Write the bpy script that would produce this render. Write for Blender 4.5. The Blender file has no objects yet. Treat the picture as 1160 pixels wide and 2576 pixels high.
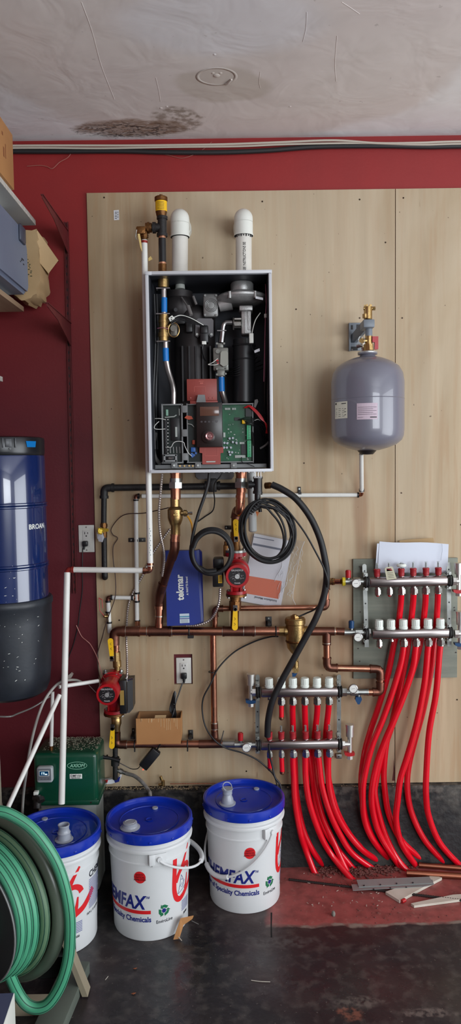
import bpy, bmesh, math, random
from mathutils import Vector, Matrix
R = math.radians
D, H, F = 3.05, 1.68, 1875.0
TH, RO = R(3.7), R(0.77)
CAM = Vector((0, -D, H))
fw = Vector((0, math.cos(TH), -math.sin(TH)))
r0 = Vector((1, 0, 0)); u0 = Vector((0, math.sin(TH), math.cos(TH)))
rt = r0*math.cos(RO) - u0*math.sin(RO)
up = u0*math.cos(RO) + r0*math.sin(RO)
def ray(x, y): return rt*(x-580) - up*(y-1288) + fw*F
def P(x, y, d=0.0):
    v = ray(x, y); return CAM + v*((D-d)/v.y)
def PZ(x, y, z):
    v = ray(x, y); return CAM + v*((z-H)/v.z)
def PX(x, y, X):
    v = ray(x, y); return CAM + v*(X/v.x)
def L(n, d=0.0): return n*(D-d)/F
X3, Y3, Z3 = Vector((1,0,0)), Vector((0,1,0)), Vector((0,0,1))
COL = bpy.context.scene.collection
random.seed(7)

# ------------------------------------------------------------------ materials
def lin(c):
    o = []
    for v in c[:3]:
        v = v/255.0
        o.append(v/12.92 if v <= .04045 else ((v+.055)/1.055)**2.4)
    return (o[0], o[1], o[2], 1)
MC = {}
def M(name, col, rough=.5, metal=0.0, col2=None, sc=8.0, amt=.5, bump=0.0, bsc=60.0, stretch=(1,1,1), trans=0.0, coat=0.0, emit=0, alpha=1.0, rv=0.0):
    if name in MC: return MC[name]
    m = bpy.data.materials.new(name); m.use_nodes = True
    nt = m.node_tree; N = nt.nodes; K = nt.links; b = N['Principled BSDF']
    b.inputs['Base Color'].default_value = lin(col)
    b.inputs['Roughness'].default_value = rough
    b.inputs['Metallic'].default_value = metal
    b.inputs['Transmission Weight'].default_value = trans
    b.inputs['Coat Weight'].default_value = coat
    b.inputs['Alpha'].default_value = alpha
    if emit:
        b.inputs['Emission Color'].default_value = lin(col); b.inputs['Emission Strength'].default_value = emit
    if col2 or bump or rv:
        tc = N.new('ShaderNodeTexCoord'); mp = N.new('ShaderNodeMapping')
        mp.inputs['Scale'].default_value = stretch
        K.new(tc.outputs['Object'], mp.inputs[0])
    if col2:
        n = N.new('ShaderNodeTexNoise'); n.inputs['Scale'].default_value = sc; n.inputs['Detail'].default_value = 6
        K.new(mp.outputs[0], n.inputs['Vector'])
        rp = N.new('ShaderNodeValToRGB'); rp.color_ramp.elements[0].position = .5-amt*.35; rp.color_ramp.elements[1].position = .5+amt*.35
        rp.color_ramp.elements[0].color = lin(col); rp.color_ramp.elements[1].color = lin(col2)
        K.new(n.outputs['Fac'], rp.inputs[0]); K.new(rp.outputs[0], b.inputs['Base Color'])
        if rv:
            mr = N.new('ShaderNodeMapRange'); mr.inputs['From Min'].default_value = .3; mr.inputs['From Max'].default_value = .7
            mr.inputs['To Min'].default_value = rough-rv; mr.inputs['To Max'].default_value = rough+rv
            K.new(n.outputs['Fac'], mr.inputs[0]); K.new(mr.outputs[0], b.inputs['Roughness'])
    if bump:
        n2 = N.new('ShaderNodeTexNoise'); n2.inputs['Scale'].default_value = bsc; n2.inputs['Detail'].default_value = 5
        K.new(mp.outputs[0], n2.inputs['Vector'])
        bp = N.new('ShaderNodeBump'); bp.inputs['Strength'].default_value = bump; bp.inputs['Distance'].default_value = .004
        K.new(n2.outputs['Fac'], bp.inputs['Height']); K.new(bp.outputs[0], b.inputs['Normal'])
    MC[name] = m; return m

class G:
    """tiny node graph helper"""
    def __init__(s, name):
        s.m = bpy.data.materials.new(name); s.m.use_nodes = True
        s.N = s.m.node_tree.nodes; s.K = s.m.node_tree.links; s.b = s.N['Principled BSDF']
        s.tc = s.N.new('ShaderNodeTexCoord').outputs['Object']; MC[name] = s.m
    def map(s, scale=(1,1,1), loc=(0,0,0), rot=(0,0,0)):
        n = s.N.new('ShaderNodeMapping'); n.inputs['Scale'].default_value = scale; n.inputs['Location'].default_value = loc
        n.inputs['Rotation'].default_value = rot; s.K.new(s.tc, n.inputs[0]); return n.outputs[0]
    def noise(s, sc, vec=None, det=6, dist=0, rough=.5):
        n = s.N.new('ShaderNodeTexNoise'); n.inputs['Scale'].default_value = sc; n.inputs['Detail'].default_value = det
        n.inputs['Distortion'].default_value = dist; n.inputs['Roughness'].default_value = rough
        s.K.new(vec or s.tc, n.inputs['Vector']); return n.outputs['Fac']
    def ramp(s, fac, stops):
        n = s.N.new('ShaderNodeValToRGB'); e = n.color_ramp.elements
        while len(e) < len(stops): e.new(.5)
        for i, (p, c) in enumerate(stops):
            e[i].position = p; e[i].color = lin(c) if isinstance(c, tuple) else (c, c, c, 1)
        s.K.new(fac, n.inputs[0]); return n.outputs[0]
    def mix(s, f, a, b, mode='MIX'):
        n = s.N.new('ShaderNodeMix'); n.data_type = 'RGBA'; n.blend_type = mode
        for k, v in ((0, f), (6, a), (7, b)):
            if isinstance(v, (tuple, float, int)):
                if k == 0: n.inputs[0].default_value = v
                else: n.inputs[k].default_value = lin(v)
            else: s.K.new(v, n.inputs[k])
        return n.outputs[2]
    def math(s, op, a, b=0.0, clamp=False):
        n = s.N.new('ShaderNodeMath'); n.operation = op; n.use_clamp = clamp
        for k, v in ((0, a), (1, b)):
            if isinstance(v, (float, int)): n.inputs[k].default_value = v
            else: s.K.new(v, n.inputs[k])
        return n.outputs[0]
    def blob(s, c, rad, soft=.5, wob=.4, nsc=6, rot=0):
        """1 inside a wobbly ellipsoid around world point c"""
        n = s.N.new('ShaderNodeMapping'); n.vector_type = 'TEXTURE'
        n.inputs['Location'].default_value = c; n.inputs['Scale'].default_value = rad; n.inputs['Rotation'].default_value = (0, 0, rot)
        s.K.new(s.tc, n.inputs[0])
        l = s.N.new('ShaderNodeVectorMath'); l.operation = 'LENGTH'; s.K.new(n.outputs[0], l.inputs[0])
        w = s.math('MULTIPLY', s.math('SUBTRACT', s.noise(nsc), .5), wob*2)
        v = s.math('ADD', l.outputs['Value'], w)
        mr = s.N.new('ShaderNodeMapRange'); mr.interpolation_type = 'SMOOTHSTEP'
        mr.inputs['From Min'].default_value = 1-soft/2; mr.inputs['From Max'].default_value = 1+soft/2
        mr.inputs['To Min'].default_value = 1; mr.inputs['To Max'].default_value = 0
        s.K.new(v, mr.inputs[0]); return mr.outputs[0]
    def sep(s):
        n = s.N.new('ShaderNodeSeparateXYZ'); s.K.new(s.tc, n.inputs[0]); return n.outputs
    def color(s, c): s.K.new(c, s.b.inputs['Base Color'])
    def rough(s, v):
        if isinstance(v, float): s.b.inputs['Roughness'].default_value = v
        else: s.K.new(v, s.b.inputs['Roughness'])
    def bump(s, h, st=.3, dist=.005):
        n = s.N.new('ShaderNodeBump'); n.inputs['Strength'].default_value = st; n.inputs['Distance'].default_value = dist
        s.K.new(h, n.inputs['Height']); s.K.new(n.outputs[0], s.b.inputs['Normal'])

# ------------------------------------------------------------------ mesh builder
def sm(pts, n=6, closed=False):
    """Catmull-Rom through points"""
    p = [Vector(q) for q in pts]; out = []; k = len(p)
    if k < 3: return p
    rng = range(k if closed else k-1)
    for i in rng:
        a = p[(i-1) % k] if (closed or i > 0) else p[0]*2-p[1]
        b = p[i]; c = p[(i+1) % k]
        e = p[(i+2) % k] if (closed or i < k-2) else p[-1]*2-p[-2]
        for j in range(n):
            t = j/n
            out.append(.5*((2*b) + (c-a)*t + (2*a-5*b+4*c-e)*t*t + (-a+3*b-3*c+e)*t**3))
    if not closed: out.append(p[-1])
    return out
def fil(pts, r, n=6):
    p = [Vector(q) for q in pts]; out = [p[0]]
    for i in range(1, len(p)-1):
        a = (p[i-1]-p[i]); b = (p[i+1]-p[i]); rr = min(r, a.length*.49, b.length*.49)
        A = p[i]+a.normalized()*rr; B = p[i]+b.normalized()*rr
        for j in range(n+1):
            t = j/n; out.append(A*(1-t)**2 + p[i]*2*t*(1-t) + B*t*t)
    out.append(p[-1]); return out
def frame(ax):
    ax = Vector(ax).normalized()
    t = Z3 if abs(ax.z) < .9 else X3
    u = ax.cross(t).normalized(); v = ax.cross(u).normalized()
    return u, v, ax
class MB:
    def __init__(s, mat=None):
        s.bm = bmesh.new(); s.mats = []; s.cur = 0
        if mat: s.m(mat)
    def m(s, mat):
        if mat not in s.mats: s.mats.append(mat)
        s.cur = s.mats.index(mat); return s
    def _f(s, vs):
        try: f = s.bm.faces.new(vs); f.material_index = s.cur; return f
        except ValueError: return None
    def box(s, c, sz, rot=None, bev=0.0, seg=2):
        c = Vector(c); h = Vector(sz)/2; vs = []
        for x in (-1, 1):
            for y in (-1, 1):
                for z in (-1, 1):
                    q = Vector((x*h.x, y*h.y, z*h.z))
                    if rot: q = rot @ q
                    vs.append(s.bm.verts.new(c+q))
        fs = [s._f([vs[i] for i in q]) for q in ((0,1,3,2),(4,6,7,5),(0,4,5,1),(2,3,7,6),(0,2,6,4),(1,5,7,3))]
        if bev:
            es = set(e for f in fs for e in f.edges)
            rr = bmesh.ops.bevel(s.bm, geom=list(es), offset=bev, segments=seg, affect='EDGES', profile=.5)
            for f in rr['faces']: f.material_index = s.cur
        return s
    def pbox(s, x0, y0, x1, y1, d0, d1, bev=0.0):
        """box whose front face (distance d1 from the wall) spans two picture points"""
        a = P(x0, (y0+y1)/2, d1); b = P(x1, (y0+y1)/2, d1); t = P((x0+x1)/2, y0, d1); u = P((x0+x1)/2, y1, d1)
        return s.box(((a.x+b.x)/2, -(d0+d1)/2, (t.z+u.z)/2), (b.x-a.x, d1-d0, t.z-u.z), bev=bev)
    def ring(s, c, u, v, r, seg):
        return [s.bm.verts.new(c + (u*math.cos(2*math.pi*i/seg) + v*math.sin(2*math.pi*i/seg))*r) for i in range(seg)]
    def cyl(s, p0, p1, r, r2=None, seg=20, caps=True):
        p0 = Vector(p0); p1 = Vector(p1)
        if r2 is None: r2 = r
        u, v, a = frame(p1-p0)
        A = s.ring(p0, u, v, max(r, 1e-5), seg); B = s.ring(p1, u, v, max(r2, 1e-5), seg)
        for i in range(seg): s._f([A[i], A[(i+1) % seg], B[(i+1) % seg], B[i]])
        if caps: s._f(A[::-1]); s._f(B)
        return s
    def tube(s, pts, r, seg=10, closed=False, caps=True):
        p = [Vector(q) for q in pts]; n = len(p); rs = r if isinstance(r, (list, tuple)) else [r]*n
        T = []
        for i in range(n):
            a = p[(i-1) % n] if (closed or i > 0) else p[i]; b = p[(i+1) % n] if (closed or i < n-1) else p[i]
            t = (b-a); T.append(t.normalized() if t.length > 1e-9 else (T[-1] if T else Z3))
        u, v, _ = frame(T[0]); rings = []
        for i in range(n):
            if i:
                u = u - T[i]*u.dot(T[i]); u.normalize()
            v = T[i].cross(u).normalized()
            rings.append(s.ring(p[i], u, v, rs[i], seg))
        for i in range(n if closed else n-1):
            A = rings[i]; B = rings[(i+1) % n]
            for k in range(seg): s._f([A[k], A[(k+1) % seg], B[(k+1) % seg], B[k]])
        if caps and not closed: s._f(rings[0][::-1]); s._f(rings[-1])
        return s
    def lathe(s, prof, o=(0,0,0), ax=Z3, seg=32, a0=0.0):
        """profile of (radius, height along ax)"""
        o = Vector(o); u, v, a = frame(ax); prev = None
        for (r, z) in prof:
            c = o + a*z
            if r < 1e-6: cur = [s.bm.verts.new(c)]
            else: cur = [s.bm.verts.new(c + (u*math.cos(a0+2*math.pi*i/seg) + v*math.sin(a0+2*math.pi*i/seg))*r) for i in range(seg)]
            if prev:
                for i in range(seg):
                    j = (i+1) % seg
                    if len(prev) == 1 and len(cur) > 1: s._f([prev[0], cur[j], cur[i]])
                    elif len(cur) == 1 and len(prev) > 1: s._f([prev[i], prev[j], cur[0]])
                    elif len(cur) > 1: s._f([prev[i], prev[j], cur[j], cur[i]])
            prev = cur
        return s
    def prism(s, pts, vec):
        vec = Vector(vec); A = [s.bm.verts.new(Vector(q)) for q in pts]; B = [s.bm.verts.new(Vector(q)+vec) for q in pts]
        n = len(A); s._f(A[::-1]); s._f(B)
        for i in range(n): s._f([A[i], A[(i+1) % n], B[(i+1) % n], B[i]])
        return s
    def pprism(s, pts, d0, d1):
        """picture-plane outline at distance d1 made solid back to d0"""
        return s.prism([P(x, y, d1) for x, y in pts], (0, d1-d0, 0))
    def sphere(s, c, r, sc=(1,1,1), seg=16):
        c = Vector(c); nr = max(4, seg//2); prev = None
        for k in range(nr+1):
            t = math.pi*k/nr; z = math.cos(t)*r*sc[2]; q = math.sin(t)*r
            if k in (0, nr): cur = [s.bm.verts.new(c+Vector((0, 0, z)))]
            else: cur = [s.bm.verts.new(c+Vector((q*sc[0]*math.cos(2*math.pi*i/seg), q*sc[1]*math.sin(2*math.pi*i/seg), z))) for i in range(seg)]
            if prev:
                for i in range(seg):
                    j = (i+1) % seg
                    if len(prev) == 1: s._f([prev[0], cur[i], cur[j]])
                    elif len(cur) == 1: s._f([prev[i], cur[0], prev[j]])
                    else: s._f([prev[i], cur[i], cur[j], prev[j]])
            prev = cur
        return s
    def torus(s, c, ax, RR, r, seg=32, rs=10, sc=(1,1)):
        u, v, a = frame(ax); c = Vector(c)
        return s.tube([c + u*math.cos(2*math.pi*i/seg)*RR*sc[0] + v*math.sin(2*math.pi*i/seg)*RR*sc[1] for i in range(seg)], r, rs, closed=True)
    def text(s, txt, size, fn, bold=0.0, sx=1.0, ax='LEFT', ex=.0002, cut=0.0, shear=0.0):
        """lettering; fn maps (x, y, thickness) to the world"""
        cu = bpy.data.curves.new('t', 'FONT'); cu.body = txt; cu.size = size; cu.align_x = ax; cu.offset = bold; cu.extrude = ex; cu.resolution_u = 3; cu.shear = shear
        ob = bpy.data.objects.new('t', cu); me = bpy.data.meshes.new_from_object(ob)
        b2 = bmesh.new(); b2.from_mesh(me)
        if cut and b2.verts:
            x0 = min(v.co.x for v in b2.verts); x1 = max(v.co.x for v in b2.verts); x = x0+cut
            while x < x1:
                bmesh.ops.bisect_plane(b2, geom=b2.verts[:]+b2.edges[:]+b2.faces[:], plane_co=(x,0,0), plane_no=(1,0,0)); x += cut
        mp = {v: s.bm.verts.new(fn(v.co.x*sx, v.co.y, v.co.z)) for v in b2.verts}
        for f in b2.faces: s._f([mp[v] for v in f.verts])
        b2.free(); bpy.data.objects.remove(ob); bpy.data.curves.remove(cu); bpy.data.meshes.remove(me)
        return s
    def ptext(s, txt, size, x, y, d, rot=0.0, **k):
        """lettering facing the room, at a picture point on the plane d"""
        o = P(x, y, d); c, n = math.cos(rot), math.sin(rot)
        return s.text(txt, size, lambda a, b, z: Vector((o.x + a*c - b*n, o.y - z, o.z + a*n + b*c)), **k)
WO = {}
def _tag(o, label=None, cat=None, group=None, kind=None):
    if label: o['label'] = label
    if cat: o['category'] = cat
    if group: o['group'] = group
    if kind: o['kind'] = kind
    return o
def T(name, label, cat, loc, group=None):
    o = bpy.data.objects.new(name, None); COL.objects.link(o); o.location = Vector(loc); o.empty_display_size = .02
    WO[o.name] = Vector(loc); return _tag(o, label, cat, group)
SPLIT = {'side_panel','relay','slots','chip','port','screw','fin','clip','terminal_strip','capacitor','capacitor_blue','component','bracket_arm','bottom_tab','solder_joint','hole','slot','shelf_post','clamp_ear','rail','terminal_screws','white_wiring','red_wiring','wire','wire_harness','sensor','terminal_block','embossed_','tag','corner_tab','surface_components','tape_wrap','band_','probe','tube_','latch','choke','brass_body_','gas_union_','orifice','test','drum_','stand_post','clamp','red_terminal'}
SING = {'slots':'slot','terminal_screws':'terminal_screw','surface_components':'surface_component','white_wiring':'white_wire','red_wiring':'red_wire','capacitor_blue':'blue_capacitor','wire_harness':'harness_wire'}
def O(name, mb, parent=None, label=None, cat=None, group=None, kind=None, origin=None, sharp=35, flip=False):
    if parent is None or name not in SPLIT: return O1(name, mb, parent, label, cat, group, kind, origin, sharp)
    bm = mb.bm; bm.verts.index_update(); seen = set(); isl = []
    for v in bm.verts:
        if v in seen: continue
        st_ = [v]; seen.add(v); cur = []
        while st_:
            q = st_.pop(); cur.append(q)
            for e in q.link_edges:
                o_ = e.other_vert(q)
                if o_ not in seen: seen.add(o_); st_.append(o_)
        isl.append(cur)
    def bb(c_): return [min(v.co[i] for v in c_) for i in range(3)]+[max(v.co[i] for v in c_) for i in range(3)]
    bbs = [bb(c_) for c_ in isl]; par = list(range(len(isl)))
    def root_(i):
        while par[i] != i: i = par[i]
        return i
    for i in range(len(isl)):
        for j in range(i):
            if all(bbs[i][k] <= bbs[j][k+3]+.0004 and bbs[j][k] <= bbs[i][k+3]+.0004 for k in range(3)): par[root_(i)] = root_(j)
    gr_ = {}
    for i in range(len(isl)): gr_.setdefault(root_(i), []).extend(isl[i])
    nm = SING.get(name, name)
    if len(gr_) < 2 or len(gr_) > 100: return O1(nm, mb, parent, label, cat, group, kind, origin, sharp)
    out = None
    for c_ in gr_.values():
        m2 = MB(); m2.mats = list(mb.mats); mp = {v: m2.bm.verts.new(v.co) for v in c_}; fs = set(f for v in c_ for f in v.link_faces)
        for f in fs:
            nf = m2.bm.faces.new([mp[v] for v in f.verts]); nf.material_index = f.material_index
        used = sorted(set(f.material_index for f in m2.bm.faces)); rm_ = {u: i for i, u in enumerate(used)}
        for f in m2.bm.faces: f.material_index = rm_[f.material_index]
        m2.mats = [mb.mats[u] for u in used]
        out = O1(nm, m2, parent, label, cat, group, kind, origin, sharp)
    bm.free(); return out
def O1(name, mb, parent=None, label=None, cat=None, group=None, kind=None, origin=None, sharp=35, flip=False):
    bm = mb.bm
    bmesh.ops.recalc_face_normals(bm, faces=bm.faces)
    for f in bm.faces: f.smooth = True
    for e in bm.edges:
        e.smooth = (e.calc_face_angle(0) < R(sharp)) if len(e.link_faces) == 2 else True
    if parent is not None: w = WO[parent.name]
    elif origin is not None: w = Vector(origin)
    else:
        xs = [v.co.x for v in bm.verts]; ys = [v.co.y for v in bm.verts]; zs = [v.co.z for v in bm.verts]
        w = Vector(((min(xs)+max(xs))/2, (min(ys)+max(ys))/2, min(zs)))
    for v in bm.verts: v.co -= w
    me = bpy.data.meshes.new(name); bm.to_mesh(me); bm.free()
    for m in mb.mats: me.materials.append(m)
    o = bpy.data.objects.new(name, me); COL.objects.link(o)
    if parent is not None: o.parent = parent
    else: o.location = w
    WO[o.name] = Vector(w)
    return _tag(o, label, cat, group, kind)
def solo(name, mb, label, cat, group=None): return O(name, mb, None, label, cat, group)

# material library
copper = M('copper', (196,138,112), .3, 1, (150,98,78), 14, .9, .05, 80, (1,1,1), rv=.12)
copper_old = M('copper_tarnished', (146,98,80), .42, 1, (92,62,54), 18, .9, .1, 70)
solder = M('solder', (190,180,165), .35, 1)
brass = M('brass', (190,160,108), .36, 1, (150,122,78), 25, .8, .15, 160)
bronze = M('bronze', (140,98,58), .45, 1, (92,66,44), 25, .8, .25, 150)
steel = M('steel', (170,168,168), .24, 1, (140,138,138), 20, .6)
chrome = M('chrome', (196,194,188), .22, 1, (150,148,142), 60, .8)
zinc = M('zinc', (182,184,180), .38, 1, (140,142,138), 20, .7)
castal = M('cast_aluminium', (198,198,196), .42, .6, (160,160,158), 30, .7, .2, 200)
blk = M('black_plastic', (22,22,24), .38)
blkm = M('black_rubber', (18,18,19), .55, 0, (30,30,32), 20, .7)
iron = M('black_iron', (40,38,38), .5, .2, (26,25,25), 30, .7, .25, 180)
pvc = M('white_pvc', (222,220,212), .35, 0, (200,196,186), 10, .8)
pex = M('white_pex', (226,226,220), .35, 0, (206,204,198), 9, .7)
redpex = M('red_pex', (222,9,34), .25, 0, (204,6,28), 6, .6, coat=.3)
redp = M('red_enamel', (184,20,30), .35, 0, (140,14,22), 14, .7, .1, 120)
redc = M('red_plastic', (170,24,30), .35)
bluec = M('blue_plastic_cap', (20,62,104), .35)
yel = M('yellow_vinyl', (236,186,24), .4)
whp = M('white_plastic', (226,228,220), .4)
paper = M('paper', (226,228,232), .7)
ink = M('dark_ink', (30,30,36), .6)
grey = M('grey_paint', (112,112,124), .3, coat=.4)
greyb = M('grey_bracket_paint', (116,124,132), .4)
gls = M('clear_plastic', (225,228,225), .12, 0, trans=.85)
# ------------------------------------------------------------------ camera, light
cd = bpy.data.cameras.new('camera'); cam = bpy.data.objects.new('camera', cd); COL.objects.link(cam)
cam.matrix_world = Matrix(((rt.x, up.x, -fw.x, CAM.x), (rt.y, up.y, -fw.y, CAM.y), (rt.z, up.z, -fw.z, CAM.z), (0,0,0,1)))
cd.sensor_fit = 'VERTICAL'; cd.sensor_height = 36.0; cd.lens = F/2576*36.0; cd.clip_start = .02
sc = bpy.context.scene; sc.camera = cam
sc.view_settings.view_transform = 'Standard'; sc.view_settings.look = 'None'; sc.view_settings.gamma = 1
sc.view_settings.exposure = 0.08; sc.view_settings.use_curve_mapping = False
w = bpy.data.worlds.new('overcast_sky'); sc.world = w; w.use_nodes = True
w.node_tree.nodes['Background'].inputs[0].default_value = (.75, .85, 1, 1); w.node_tree.nodes['Background'].inputs[1].default_value = 1.0
RX, RY, RZ, LX = 3.5, -5.6, 2.97, -1.2
DY0, DY1, DZ = -1.1, -4.3, 2.4
def area(name, loc, rot, sx, sy, pw, col):
    l = bpy.data.lights.new(name, 'AREA'); l.shape = 'RECTANGLE'; l.size = sx; l.size_y = sy; l.energy = pw; l.color = col
    o = bpy.data.objects.new(name, l); COL.objects.link(o); o.location = loc; o.rotation_euler = rot; return o
area('daylight_through_garage_door', (RX+.04, (DY0+DY1)/2, DZ/2), (0, R(90), 0), DZ, abs(DY1-DY0), 128, (.93, .97, 1))
area('rear_fill_light', (2.1, RY-.03, 1.95), (R(90), 0, 0), 2.2, 1.3, 100, (.9, .95, 1))  # fill light added for front faces and ceiling; its window opening is invented

# ------------------------------------------------------------------ setting
def struct(name, mb, **k): return O(name, mb, None, kind='structure', origin=(0,0,0), **k)
g = G('red_wall_paint')
n1 = g.noise(2.2, det=4); n2 = g.noise(9)
c = g.mix(g.math('MULTIPLY', n2, .5), (156,34,34), (126,26,30)); c = g.mix(g.ramp(n1, [(.35, 0.0), (.7, .45)]), c, (132,38,36))
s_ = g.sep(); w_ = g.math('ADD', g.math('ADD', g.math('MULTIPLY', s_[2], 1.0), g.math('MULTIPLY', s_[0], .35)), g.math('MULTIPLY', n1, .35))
low_dark = g.ramp(g.math('MULTIPLY', g.math('SUBTRACT', w_, 1.75), 1.1, True), [(.0, 1.0), (1, 0.0)])
c = g.mix(low_dark, c, g.mix(g.math('MULTIPLY', n2, .5), (96,20,30), (78,14,24)))      # darker maroon towards the lower left of the wall
scuff = g.ramp(g.noise(38, g.map((1,1,.35)), 3), [(.74, 0.0), (.79, .25)])
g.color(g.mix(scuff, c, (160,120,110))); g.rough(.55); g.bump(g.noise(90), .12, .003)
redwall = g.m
# ceiling drywall with patches and mould
g = G('stained_ceiling'); CZ = RZ
n = g.noise(1.6, det=5, dist=.6)
c = g.mix(g.ramp(n, [(.4, 0.0), (.62, 1.0)]), (240,240,240), (232,228,230))
pa = PZ(560, 110, CZ); c = g.mix(g.math('MULTIPLY', g.blob((pa.x+.02, pa.y+.05, CZ), (.78, .66, 1), .14, .16, 3.5), .62), c, (218,206,198))
pb = PZ(560, 60, CZ); c = g.mix(g.math('MULTIPLY', g.blob((pb.x, pb.y, CZ), (.3, .17, 1), .5, .1, 4), .7), c, (228,228,232))
pc = PZ(560, 215, CZ); c = g.mix(g.math('MULTIPLY', g.blob((pc.x, pc.y, CZ), (.17, .11, 1), .25, .3, 7, .12), .4), c, (176,164,146))
pd = PZ(340, 322, CZ); msk = g.blob((pd.x-.01, pd.y, CZ), (.21, .075, 1), .35, .45, 12)
c = g.mix(g.math('MULTIPLY', msk, g.ramp(g.noise(26, g.map((1, 2.2, 1)), 8, 1.2), [(.36, .55), (.62, 1.0)])), c, (146,122,104))
blk1 = g.math('MULTIPLY', g.blob((pd.x-.03, pd.y+.02, CZ), (.19, .06, 1), .5, .45, 14), g.ramp(g.noise(34, g.map((1, 2.4, 1)), 8, 1.5), [(.5, 0.0), (.6, 1.0)]))
c = g.mix(g.math('MULTIPLY', blk1, .85), c, (52,42,40))
pe = PZ(445, 300, CZ); c = g.mix(g.math('MULTIPLY', g.blob((pe.x, pe.y, CZ), (.09, .1, 1), .3, .4, 14), g.ramp(g.noise(40), [(.4, .1), (.6, .7)])), c, (120,100,80))
pf = PZ(545, 193, CZ)
ring = g.math('SUBTRACT', g.blob((pf.x, pf.y, CZ), (.068, .058, 1), .1, .06, 9), g.blob((pf.x, pf.y, CZ), (.060, .050, 1), .1, .06, 9), True)
c = g.mix(g.math('MULTIPLY', ring, .16), c, (130,118,108))
c = g.mix(g.ramp(g.noise(30), [(.7, 0.0), (.74, .35)]), c, (150,140,132))
c = g.mix(g.math('MULTIPLY', g.ramp(g.noise(9, None, 9, .4), [(.5, 0.0), (.66, 1.0)]), .12), c, (176,168,160))
g.color(c); g.rough(.85)
g.bump(g.math('ADD', g.math('MULTIPLY', g.noise(5, None, 3, .8), 1.0), g.math('ADD', g.math('MULTIPLY', ring, .5), g.math('MULTIPLY', blk1, -.6))), .5, .012)
ceil_m = g.m
# floor
g = G('garage_floor')
s = g.sep(); n = g.noise(3.2, det=8, dist=.4); nf = g.noise(22, det=8)
dark = g.mix(g.ramp(n, [(.42, 0.0), (.62, 1.0)]), (28,28,32), (46,43,44))
dark = g.mix(g.math('MULTIPLY', g.ramp(nf, [(.5, 0.0), (.68, 1.0)]), .5), dark, (84,80,76))
dark = g.mix(g.math('MULTIPLY', g.ramp(g.noise(1.3, det=3), [(.5, 0.0), (.7, 1.0)]), .55), dark, (70,44,38))
dark = g.mix(g.ramp(g.noise(120, None, 2), [(.68, 0.0), (.73, .6)]), dark, (110,104,98))
ed = g.math('ADD', s[1], g.math('MULTIPLY', g.math('SUBTRACT', g.noise(5, det=7), .5), .12))
yb = PZ(950, 2325, 0).y; xb = PZ(672, 2250, 0).x
mk = g.ramp(g.math('ADD', g.math('MULTIPLY', g.math('SUBTRACT', ed, yb), 18.0), .5, True), [(.3, 0.0), (.7, 1.0)])
xx = g.math('ADD', s[0], g.math('MULTIPLY', g.math('SUBTRACT', g.noise(6), .5), .08))
mkx = g.math('ADD', g.math('MULTIPLY', g.math('SUBTRACT', xx, xb), 30.0), .5, True)
red = g.mix(g.ramp(nf, [(.4, 0.0), (.7, 1.0)]), (150,78,74), (120,64,60))
red = g.mix(g.ramp(g.noise(55, det=4), [(.6, 0.0), (.7, .5)]), red, (150,110,100))
mm = g.math('MULTIPLY', mk, mkx)
c = g.mix(mm, dark, red)
lip = g.math('MULTIPLY', g.math('MULTIPLY', g.math('MULTIPLY', mk, g.math('SUBTRACT', 1.0, mk)), 4.0), mkx)
c = g.mix(g.math('MULTIPLY', lip, g.ramp(nf, [(.4, .2), (.55, 1.0)])), c, (128,116,106))
for (x, y, rx, ry, cc) in ((880, 2550, .035, .03, (132,82,66)), (905, 2520, .07, .022, (104,98,92)), (1075, 2548, .07, .02, (112,102,96)), (700, 2370, .12, .03, (76,72,70))):
    q = PZ(x, y, 0); c = g.mix(g.math('MULTIPLY', g.blob((q.x, q.y, 0), (rx, ry, 1), .7, 1.1, 26), g.ramp(g.noise(48, None, 8), [(.4, 0.0), (.58, .7)])), c, cc)
g.color(c); g.rough(g.ramp(g.noise(2.1, det=6), [(.35, .16), (.62, .6)]))
g.bump(g.math('ADD', nf, g.math('MULTIPLY', mm, .6)), .35, .006)
floor_m = g.m
g = G('black_painted_curb')
n = g.noise(7, det=9, dist=.3, rough=.6); nf = g.noise(34, det=6)
c = g.mix(g.ramp(n, [(.4, 0.0), (.75, 1.0)]), (18,18,20), (40,39,40))
s = g.sep()
ze = g.ramp(g.math('MULTIPLY', g.math('SUBTRACT', s[2], .22), 8.0, True), [(0, 0.0), (1, 1.0)])
c = g.mix(g.math('MULTIPLY', ze, g.ramp(nf, [(.42, 0.0), (.62, .75)])), c, (104,98,90))
pr = g.ramp(g.math('MULTIPLY', g.math('SUBTRACT', s[0], .25), 2.0, True), [(0, 0.0), (1, 1.0)])
c = g.mix(g.math('MULTIPLY', pr, g.ramp(g.noise(5, det=8), [(.5, 0.0), (.65, .55)])), c, (110,106,98))
g.color(c); g.rough(.6); g.bump(nf, .6, .008); curb_m = g.m
# plywood
def plymat(name, a, b, seed):
    g = G(name)
    v = g.map((9, 9, .55), (seed, 0, 0)); n = g.noise(1.6, v, 7, .6); n2 = g.noise(7, g.map((6, 6, .35), (0, seed, 0)), 5, .3); n3 = g.noise(1.1, g.map((1.2,1,.6), (seed, 3, 0)), 4, 1.0)
    c = g.mix(g.ramp(n, [(.38, 0.0), (.66, 1.0)]), a, b)
    c = g.mix(g.math('MULTIPLY', g.ramp(n2, [(.5, 0.0), (.62, 1.0)]), .35), c, (168,132,94))
    c = g.mix(g.math('MULTIPLY', g.ramp(n3, [(.45, 0.0), (.65, 1.0)]), .5), c, (196,182,158))
    spk = g.ramp(g.noise(26, g.map((1.6,1,.22), (seed,0,0)), 2), [(.75, 0.0), (.79, .75)]); c = g.mix(spk, c, (104,74,50)); spk = g.ramp(g.noise(70, None, 1), [(.8, 0.0), (.82, .8)]); c = g.mix(spk, c, (80,56,40))
    return g, c
g, c = plymat('plywood', (184,163,132), (163,140,108), 0)
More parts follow.
